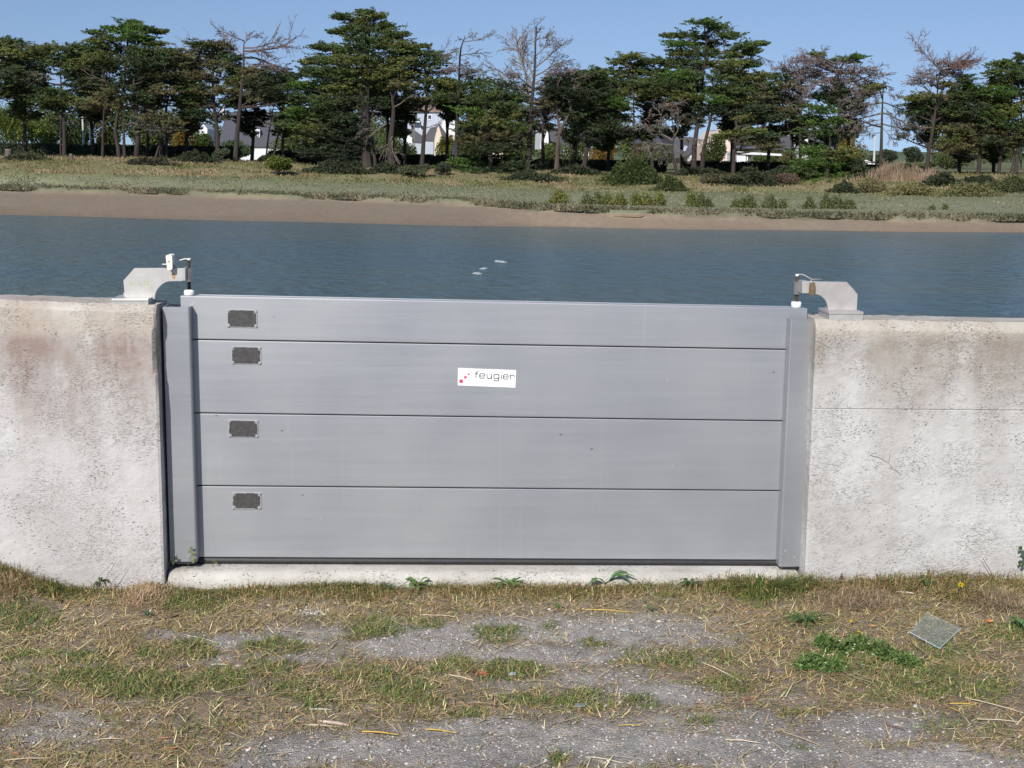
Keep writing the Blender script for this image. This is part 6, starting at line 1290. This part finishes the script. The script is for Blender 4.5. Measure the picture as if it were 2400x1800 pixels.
for (x_, n_, L_, cols_, lab_) in ((585, 160, .05, OLIVE+STRAW, 'thin dry fringe tuft nearest the left end of the sill'), (690, 150, .045, GREENS+OLIVE, 'small green fringe tuft at the sill beside the curved twig'), (770, 200, .06, OLIVE+GREENS, 'olive fringe tuft at the sill left of the dense green clump'), (1100, 170, .055, OLIVE+STRAW[:3], 'half-dry fringe tuft left of the star-shaped rosette'), (1290, 150, .05, STRAW+OLIVE, 'straw-coloured fringe tuft right of the star-shaped rosette'), (1500, 170, .05, GREENS+STRAW[:2], 'mixed fringe tuft right of the long-leaved weed'), (1680, 220, .075, GREENS+OLIVE, 'green fringe tuft just left of the biggest tuft')):
    tuft(x_, 1378, n_, L_, .045, cols_, lab_, .4)
tuft(1610+700, 1566, 200, .05, .04, GREENS[2:]+STRAW[:2], 'curly yellow-green tuft at the lower right', .9)
for (x, y, dx, dy, lab) in ((222, 1366, 45, -52, 'long grey grass stalk leaning up the left wall'), (250, 1380, 46, -48, 'shorter grey grass stalk leaning on the left wall'), (1560+30, 1375, 0, 0, '')):
    if not lab: continue
    a = gp(x, y); a[1] = min(a[1], YW-.03); e = P(x+dx, y+dy, YW-.012); m_ = (a+e)/2+np.array([0, -.01, .006]); mb = MB(); mb.tube([a, m_, e], [.0013, .001, .0006], 5, (.22, .22, .15)); mb.build('grass_stalk', M_dry, label=lab, cat='stalk', group='stalks leaning on the walls')
# yellow flowers
def flower(x, y, ybase, size, label):
    b_ = gp(x+4, ybase); b_[1] = min(b_[1], YW-.03); h = P(x, y, b_[1]-.01); root = thing('yellow_flower', tuple(b_), label=label, cat='flower', group='yellow flowers')
    mb = MB(); mb.tube([b_, (b_+h)/2+np.array([.004, -.003, 0]), h], [.0014, .0012, .0012], 5, (.10, .14, .05)); mb.build('flower_stem', M_blade, parent=root)
    mb = MB(); n = 34; az = np.arange(n)*2.399; r_ = size*(.45+.55*(np.arange(n)/n))
    blades(mb, np.repeat([h], n, 0), az, np.linspace(.35, 1.35, n), r_, size*.30, jit((.80, .60, .012), n, .05), .25)
    for k in range(14):   # petals facing the sun and camera
        a = k*.45; d = np.array([math.cos(a), -.45, math.sin(a)]); leaves(mb, np.array([h+d*size*.45]), np.array([d]), size*.95, size*.36, jit((.82, .63, .012), 1, .05))
    mb.build('flower_head', M_blade, parent=root)
flower(2251, 1370, 1400, .0135, 'yellow flower on the half-dry tuft at the right wall'); flower(2013, 1483, 1496, .0115, 'yellow flower just above the white-flowered clump'); flower(1994, 1455, 1466, .006, 'tiny yellow bud up left of the lower flower')
# white flowered leafy clump
c = gp(1985, 1540); root = thing('leafy_clump', tuple(c), label='bushy green clump with small white flowers, left of the clear sheet', cat='clump')
mb = MB(); n = 2600
cl_ = np.array([[1905, 1560, .055, .035], [1960, 1530, .06, .05], [2010, 1520, .05, .05], [2055, 1530, .05, .04], [1930, 1515, .04, .04], [1945, 1570, .06, .03], [2090, 1545, .06, .03], [2130, 1560, .05, .025], [1885, 1570, .035, .025]])
li = G.integers(0, len(cl_), n); cen = np.array([gp(a, b_) for a, b_ in cl_[:, :2]])[li]; u = G.normal(size=(n, 3)); u /= np.linalg.norm(u, axis=1)[:, None]; u *= G.random((n, 1))**.4
p_ = cen+u*np.stack([cl_[li, 2], cl_[li, 2]*.9, cl_[li, 3]*.8], -1)+np.array([0, 0, .014]); p_[:, 2] = np.maximum(p_[:, 2], .002)
leaves(mb, p_, u+G.normal(0, .6, (n, 3)), G.uniform(.008, .018, n), G.uniform(.005, .009, n), pal([(.12, .20, .05), (.16, .24, .075), (.075, .13, .035)], n)); mb.build('foliage', M_blade, parent=root)
for (a, b_) in ((2003, 1512), (1999, 1522), (2036, 1510), (1941, 1536), (1968, 1503), (1952, 1535), (2022, 1530), (1985, 1532), (2045, 1535), (1935, 1555), (1983, 1483)):
    q = PZ(a, b_, .045 if b_ > 1490 else .03); mb = MB(); m_ = 9; az = np.arange(m_)*.7
    blades(mb, np.repeat([q], m_, 0), az, .9, .0052, .0036, (.72, .76, .60), .2); mb.build('white_flower', M_blade, parent=root)
# clear plastic sheet
m, nt, b = newmat('clear_sheet'); out = nt.nodes['Material Output']
tr = nd(nt, 'ShaderNodeBsdfTransparent', {'Color': (.93, .97, .96, 1)}); gl = nd(nt, 'ShaderNodeBsdfGlossy', {'Color': (.9, .95, 1, 1), 'Roughness': .25}); df = nd(nt, 'ShaderNodeBsdfDiffuse', {'Color': (.60, .66, .66, 1)})
m1 = nd(nt, 'ShaderNodeMixShader', {0: .06}); nt.links.new(tr.outputs[0], m1.inputs[1]); nt.links.new(gl.outputs[0], m1.inputs[2])
dust = ramp(nt, noise(nt, pos(nt), 90, 5, .7), [(.40, g3(.02)), (.75, g3(.20))]); m2 = nd(nt, 'ShaderNodeMixShader'); nt.links.new(dust, m2.inputs[0]); nt.links.new(m1.outputs[0], m2.inputs[1]); nt.links.new(df.outputs[0], m2.inputs[2]); nt.links.new(m2.outputs[0], out.inputs[0])
q = [PZ(a, b_, .020) for a, b_ in ((2171, 1440), (2252, 1474), (2202, 1519), (2130, 1480))]; q[0][2] += .010; q[1][2] += .004
mb = MB(); lo = [v-np.array([0, 0, .0018]) for v in q]; mb.hexa(lo[::-1]+q[::-1]); sh = mb.build('clear_sheet', m, label='square pane of clear plastic lying on the grass at the right', cat='plastic sheet')
mb = MB()
for a, b_ in ((1, 2), (2, 3)): mb.tube([q[a]-np.array([0, 0, .0009]), q[b_]-np.array([0, 0, .0009])], .0012, 4, (.5, .62, .72))
mb.build('cut_edge', simple('sheet_edge', (.50, .62, .72), .3, 0, .1, 100), parent=sh)
# stalks of straw that can be told apart
YS, PS = (.62, .42, .08), (.62, .54, .38)
sts = [((1364, 1428), (1490, 1435), .0030, YS, 'longest bright yellow stalk, on the gravel right of the middle'), ((985, 1440), (1073, 1447), .0022, PS, 'pale straw on the gravel above the central grass'), ((1053, 1581), (1111, 1595), .0034, PS, 'thick pale straw left of the orange scrap'), ((849, 1714), (934, 1722), .0030, YS, 'yellow stalk on the bottom gravel, left one of two'), ((905, 1688), (934, 1718), .0020, PS, 'short straw forming a corner with the left yellow stalk'), ((997, 1709), (1069, 1718), .0028, YS, 'yellow stalk on the bottom gravel, right one of two'), ((1045, 1697), (1070, 1718), .0018, PS, 'bent thin straw ending at the right yellow stalk'), ((1378, 1774), (1472, 1790), .0026, PS, 'pale straw at the bottom edge right of centre'), ((1645, 1552), (1737, 1597), .0032, PS, 'tapering pale stalk below the small tufts at the right'), ((1701, 1733), (1781, 1741), .0028, PS, 'level pale straw on the lower right gravel'), ((1835, 1715), (1932, 1752), .0022, (.50, .38, .24), 'tan straw sloping down on the lower right gravel'), ((2226, 1649), (2284, 1652), .0026, YS, 'short yellow stalk near the right edge'), ((2226, 1658), (2255, 1673), .0020, YS, 'thin yellow stalk under the short yellow one'), ((2290, 1685), (2400, 1693), .0024, PS, 'long pale straw running off the right edge, lower one'), ((2262, 1635), (2400, 1672), .0024, PS, 'long pale straw running off the right edge, upper one'), ((438, 1489), (521, 1509), .0018, PS, 'thin pale straw on bare earth before the left jamb'), ((495, 1558), (534, 1559), .0022, PS, 'short level straw below the white earth patch at left'), ((972, 1583), (1046, 1604), .0018, (.48, .38, .24), 'tan straw left of the thick pale straw'), ((1208, 1445), (1258, 1456), .0022, (.46, .34, .22), 'tan straw on the gravel under the star-shaped rosette'), ((1335, 1552), (1382, 1549), .0020, (.52, .36, .22), 'reddish straw lying on the mid gravel'), ((225, 1735), (290, 1731), .0018, PS, 'thin straw at the lower left corner, upper one'), ((10, 1782), (120, 1776), .0022, PS, 'long straw at the lower left corner, lower one'), ((1448, 1700), (1502, 1701), .0018, YS, 'thin yellowish straw on the grass above the bottom gravel')]
for (a, b_, r_, col, lab) in sts:
    p0, p1 = gp(*a, .007), gp(*b_, .007); m_ = (p0+p1)/2+np.array([0, 0, .003]); mb = MB(); mb.tube([p0, (p0+m_)/2+G.normal(0, .0008, 3), m_, (m_+p1)/2+G.normal(0, .0008, 3), p1], [r_*.62, r_*.6, r_*.6, r_*.5, r_*.3], 6, jit(col, 30, .06)); mb.build('straw', M_dry, label=lab, cat='straw', group='stalks lying on the verge')
# dead leaves
def oval(x, y, L, W, az, col, label, curl=.3, name='dead_leaf', lobed=False):
    c = gp(x, y, .006); h = np.array([math.cos(az), math.sin(az), 0]); s_ = np.array([-math.sin(az), math.cos(az), 0]); V = []; n = 8
    for k in range(n+1):
        t = k/n*2-1; w = W/2*max(0, 1-t*t)**.6*(1.0 if not lobed else (1.15 if k % 2 else .62)); z = L*.25*curl*(t*t)
        V += [c+h*L/2*t-s_*w+np.array([0, 0, z+w*curl]), c+h*L/2*t+np.array([0, 0, z]), c+h*L/2*t+s_*w+np.array([0, 0, z+w*curl])]
    F = []
    for k in range(n): a = k*3; F += [(a, a+3, a+4, a+1), (a+1, a+4, a+5, a+2)]
    cc = jit(col, len(V), .10); mb = MB(); mb.add(V, F, cc); mb.tube([c-h*L/2, c-h*L*.72+np.array([0, 0, .003])], [.0008, .0005], 4, col)
    mb.build(name, M_dry, label=label, cat='dead leaf', group='single dead leaves')
OR, TN, PL = (.42, .21, .10), (.30, .20, .12), (.50, .40, .31)
for a in ((2321, 1459, .034, .030, .2, (.50, .22, .07), 'orange lobed leaf near the right edge beside grey stones', .5, 'dead_leaf', True), (183, 1563, .024, .008, .3, OR, 'small reddish leaf above the long green strip at left'), (228, 1633, .026, .010, .1, OR, 'orange-brown leaf just below the long green strip'), (184, 1656, .022, .009, .0, OR, 'orange-brown leaf lower left of its twin under the green strip'), (437, 1661, .018, .014, 1.2, PL, 'pinkish pale leaf right below the green strip'), (383, 1731, .034, .012, .1, OR, 'reddish leaf at lower left, upper of a cluster of three'), (352, 1748, .018, .012, .9, TN, 'small brown leaf of the lower left cluster'), (405, 1754, .034, .012, .3, OR, 'reddish leaf at lower left, right one of the cluster'), (394, 1791, .026, .012, .9, OR, 'reddish leaf at the bottom edge at left'), (533, 1746, .022, .018, .5, PL, 'pale cream leaf left of the bottom gravel'), (52, 1739, .028, .008, .0, (.42, .30, .18), 'tan leaf near the lower left corner'), (36, 1766, .026, .010, -.4, OR, 'orange leaf at the lower left corner'), (330, 1557, .030, .008, .0, PL, 'long pale leaf above the green strip'), (265, 1529, .024, .012, .2, TN, 'round brown leaf on the litter at left'), (52, 1617, .036, .010, .1, (.38, .30, .20), 'long tan leaf at the left end of the green strip'), (1640, 1648, .030, .012, -.1, (.40, .26, .19), 'flat reddish leaf on the lower right gravel'), (1935, 1420+20, .030, .012, .1, (.26, .18, .15), 'purple-brown leaf below the right jamb'), (2045, 1468, .040, .016, -.2, (.46, .27, .10), 'orange curled leaf right of the yellow bud'), (1980, 1417, .020, .007, .2, (.62, .46, .28), 'small pale orange leaf at the foot of the right wall'), (2152, 1601, .028, .014, .0, (.34, .28, .22), 'grey-brown leaf under the round stone at right'), (2225, 1590, .028, .016, .3, (.24, .20, .17), 'dark grey leaf pair right of the round stone'), (560, 1592, .030, .008, .0, (.60, .52, .30), 'pale yellow leaf blade on the grass at left')):
    oval(*a)
# stones that stand out
def stone(x, y, size, col, label, flat=.55, slab=False):
    c = gp(x, y, size*flat*.4); mb = MB()
    if slab:
        a = G.uniform(0, 1); o = [(math.cos(t+a)*size*(1+.25*math.sin(3*t)), math.sin(t+a)*size*.6) for t in np.linspace(0, 6.28, 7)[:-1]]
        V = [c+np.array([u, v, .0]) for u, v in o]+[c+np.array([u*.94, v*.94, .006]) for u, v in o]; k = len(o); j = np.arange(k)
        mb.add(V, np.stack([j, (j+1) % k, (j+1) % k+k, j+k], -1), jit(col, 2*k, .06)); mb.L.append(np.arange(k)+mb.n-k); mb.N.append(np.array([k]))
    else: stones(mb, np.array([c]), np.array([size]), jit(col, 1, .05), flat)
    mb.build('stone', M_dry, label=label, cat='stone', group='single stones on the verge')
for a in ((2141, 1577, .0085, (.42, .33, .26), 'round pinkish-tan stone below the clear sheet'), (1996, 1674, .0055, (.45, .35, .27), 'small tan pebble beside a dark pebble'), (1980, 1673, .0065, (.13, .13, .15), 'dark pebble beside a small tan one'), (1288, 1428, .008, (.60, .60, .61), 'white stone beside the tiny green weed'), (1519, 1424, .010, (.42, .42, .42), 'grey stone right of the long yellow stalk'), (498, 1614, .0065, (.58, .50, .40), 'cream pebble at left below the grass'), (698, 1617, .008, (.60, .52, .42), 'cream stone beside a dark flake on the left grass'), (2363, 1450, .010, (.25, .22, .26), 'purplish stone beside the orange leaf'), (2295, 1600, .008, (.13, .13, .16), 'dark blue-grey stone at the lower right'), (2338, 1683, .011, (.22, .20, .19), 'flat brown-grey stone near the right edge'), (2145, 1655, .009, (.52, .53, .57), 'pale bluish stone at the lower right'), (2102, 1698, .008, (.40, .41, .42), 'mid grey stone left of the yellow stalk'), (1896, 1424, .006, (.10, .06, .12), 'small dark purple stone below the right jamb'), (1420, 1655, .008, (.35, .36, .38), 'small grey stone near the slate flake'), (953, 1790, .006, (.62, .62, .62), 'white pebble on the bottom gravel')): stone(*a)
stone(1359, 1655, .018, (.20, .225, .235), 'blue-grey slate flake on the grass right of centre', slab=True)
stone(1465, 1477, .018, (.34, .36, .35), 'pale grey slate flake on the mid gravel', slab=True)
stone(1200, 1581, .014, (.45, .48, .48), 'thin whitish flake right of the orange scrap', slab=True)
# orange scrap
c = gp(1129, 1583, .004); mb = MB()
for _ in range(9):
    a = G.uniform(0, 6.28); p0 = c+np.array([G.normal(0, .012), G.normal(0, .010), .002]); mb.tube([p0, p0+np.array([.008*math.cos(a), .008*math.sin(a), .007]), p0+np.array([.016*math.cos(a+.8), .012*math.sin(a+.8), .002])], [.0018, .0022, .0012], 5, (.52, .15, .10))
mb.build('orange_scrap', M_dry, label='crumpled orange-red scrap of litter on the grass', cat='litter')
# wood chips and sticks
for (a, b_, w, col, lab) in (((745, 1690), (818, 1700), .0105, (.48, .37, .29), 'broad pale wood splinter at the edge of the bottom gravel'), ((708, 1697), (800, 1704), .0030, (.58, .48, .36), 'thin pale splinter below the broad one'), ((725, 1662), (780, 1664), .0060, (.42, .37, .32), 'greyish wood chip above the broad splinter'), ((1735, 1642), (1768, 1636), .0085, (.22, .12, .09), 'reddish-brown stick end on the lower right gravel'), ((1780, 1629), (1820, 1630), .0060, (.16, .12, .10), 'dark stick right of the reddish stick end'), ((2075, 1697), (2120, 1710), .0050, (.20, .12, .10), 'short dark twig beside a grey stone at lower right'), ((2215, 1742), (2250, 1708), .0030, (.24, .17, .12), 'thin brown twig slanting up at lower right'), ((690, 1378), (790, 1345), .0045, (.30, .25, .19), 'grey curved twig lying before the sill at left'), ((2099, 1386), (2145, 1391), .0060, (.60, .55, .48), 'pale split stick at the foot of the right wall'), ((1905, 1376), (2050, 1396), .0030, (.34, .22, .15), 'long thin brown stalk along the right wall foot'), ((400, 1570), (440, 1560), .010, (.15, .13, .12), 'dark bark flake below the white earth patch at left'), ((385, 1450), (420, 1440), .009, (.16, .11, .09), 'dark curled bark scrap before the left jamb')):
    p0, p1 = gp(*a, .006), gp(*b_, .006); mb = MB(); d = p1-p0; s_ = np.array([-d[1], d[0], 0])/np.linalg.norm(d[:2])*w/2; up_ = np.array([0, 0, w*.35]); m_ = (p0+p1)/2+np.array([0, 0, .002])
    k = 5; T_q = np.linspace(0, 1, k); cur = np.array([(1-t)**2*p0+2*t*(1-t)*(m_+s_*.4)+t*t*p1 for t in T_q]); mb.tube(cur, np.array([.30, .5, .5, .45, .2])*w, 6, jit(col, 6*k, .12)); mb.build('stick', M_dry, label=lab, cat='stick', group='sticks and splinters on the verge')
# bare forked stem at the right wall and dried stalk
b0 = gp(2346, 1402); b0[1] = min(b0[1], YW-.05); root = thing('dried_weed', tuple(b0), label='bare reddish dead stem standing in front of the right wall', cat='dead stem')
mb = MB(); Yt = YW-.04; mb.tube([b0, P(2331, 1372, Yt), P(2322, 1340, Yt), P(2302, 1306, Yt)], [.0022, .0020, .0016, .0010], 6, (.20, .11, .08)); mb.build('stem', M_dry, parent=root)
for pts in ([(2322, 1345), (2318, 1372), (2324, 1398)], [(2323, 1350), (2334, 1380), (2342, 1400)], [(2320, 1352), (2311, 1356), (2313, 1350)], [(2346, 1402), (2366, 1384), (2410, 1379)]):
    mb = MB(); mb.tube([P(a, b_, Yt-.006) for a, b_ in pts], [.0015, .0013, .0008], 5, (.19, .11, .08)); mb.build('side_stem', M_dry, parent=root)
b0 = gp(1962, 1382); mb = MB(); mb.tube([P(1955, 1378, YW-.03), P(1966, 1362, YW-.03), P(1974, 1344, YW-.03)], [.0035, .003, .003], 6, (.12, .08, .06)); mb.tube([P(1966, 1362, YW-.03), P(1973, 1362, YW-.035)], [.003, .0015], 5, (.12, .08, .06))
mb.build('dead_stalk', M_dry, label='short dark dried stalk sticking up by the right wall', cat='dead stem')
# leafy sprigs growing on the gate and at the right edge
def sprig(pts, Y, lf, label, size, col):
    b0 = P(*pts[0], Y); root = thing('leafy_sprig', tuple(b0), label=label, cat='sprig', group='leafy sprigs on wall and post'); mb = MB(); mb.tube([P(a, b_, Y) for a, b_ in pts], [.0012]*len(pts), 5, (.14, .14, .08)); mb.build('stem', M_blade, parent=root)
    for (a, b_, az) in lf:
        mb = MB(); q = P(a, b_, Y-.006); d = np.array([math.cos(az), -.25, math.sin(az)]); s_ = np.array([-math.sin(az), 0, math.cos(az)]); V = [q-d*size*.5, q-s_*size*.42, q+d*size*.1-s_*size*.46, q+d*size*.55, q+d*size*.1+s_*size*.46, q+s_*size*-.0+s_*size*.42]
        mb.add(V, [(0, 1, 2, 3), (0, 3, 4, 5)], jit(col, 6, .1)); mb.build('leaf', M_blade, parent=root)
sprig([(436, 1345), (442, 1318), (450, 1300), (447, 1284)], YP-.012, [(449, 1285, 1.8), (453, 1296, .3), (446, 1293, 2.6), (451, 1308, -.6), (452, 1316, 1.0)], 'pale green sprig climbing the foot of the left guide post', .016, (.20, .24, .11))
sprig([(398, 1345), (404, 1322), (411, 1310)], YP-.015, [(411, 1309, .8), (404, 1319, .2)], 'dark sprig with a rounded leaf left of the pale sprig', .020, (.06, .08, .045))
sprig([(499, 1330), (500, 1316), (502, 1311)], YB-.04, [(501, 1314, 1.3), (506, 1320, .2)], 'tiny bright sprout on the sill before the black seal', .012, (.13, .20, .04))
sprig([(2412, 1335), (2402, 1310), (2394, 1286)], YW-.03, [(2392, 1285, 2.5), (2397, 1295, .4), (2391, 1318, 2.9), (2398, 1324, 3.3), (2400, 1308, 2.2)], 'green sprig entering at the right edge in front of the wall', .022, (.07, .12, .05))
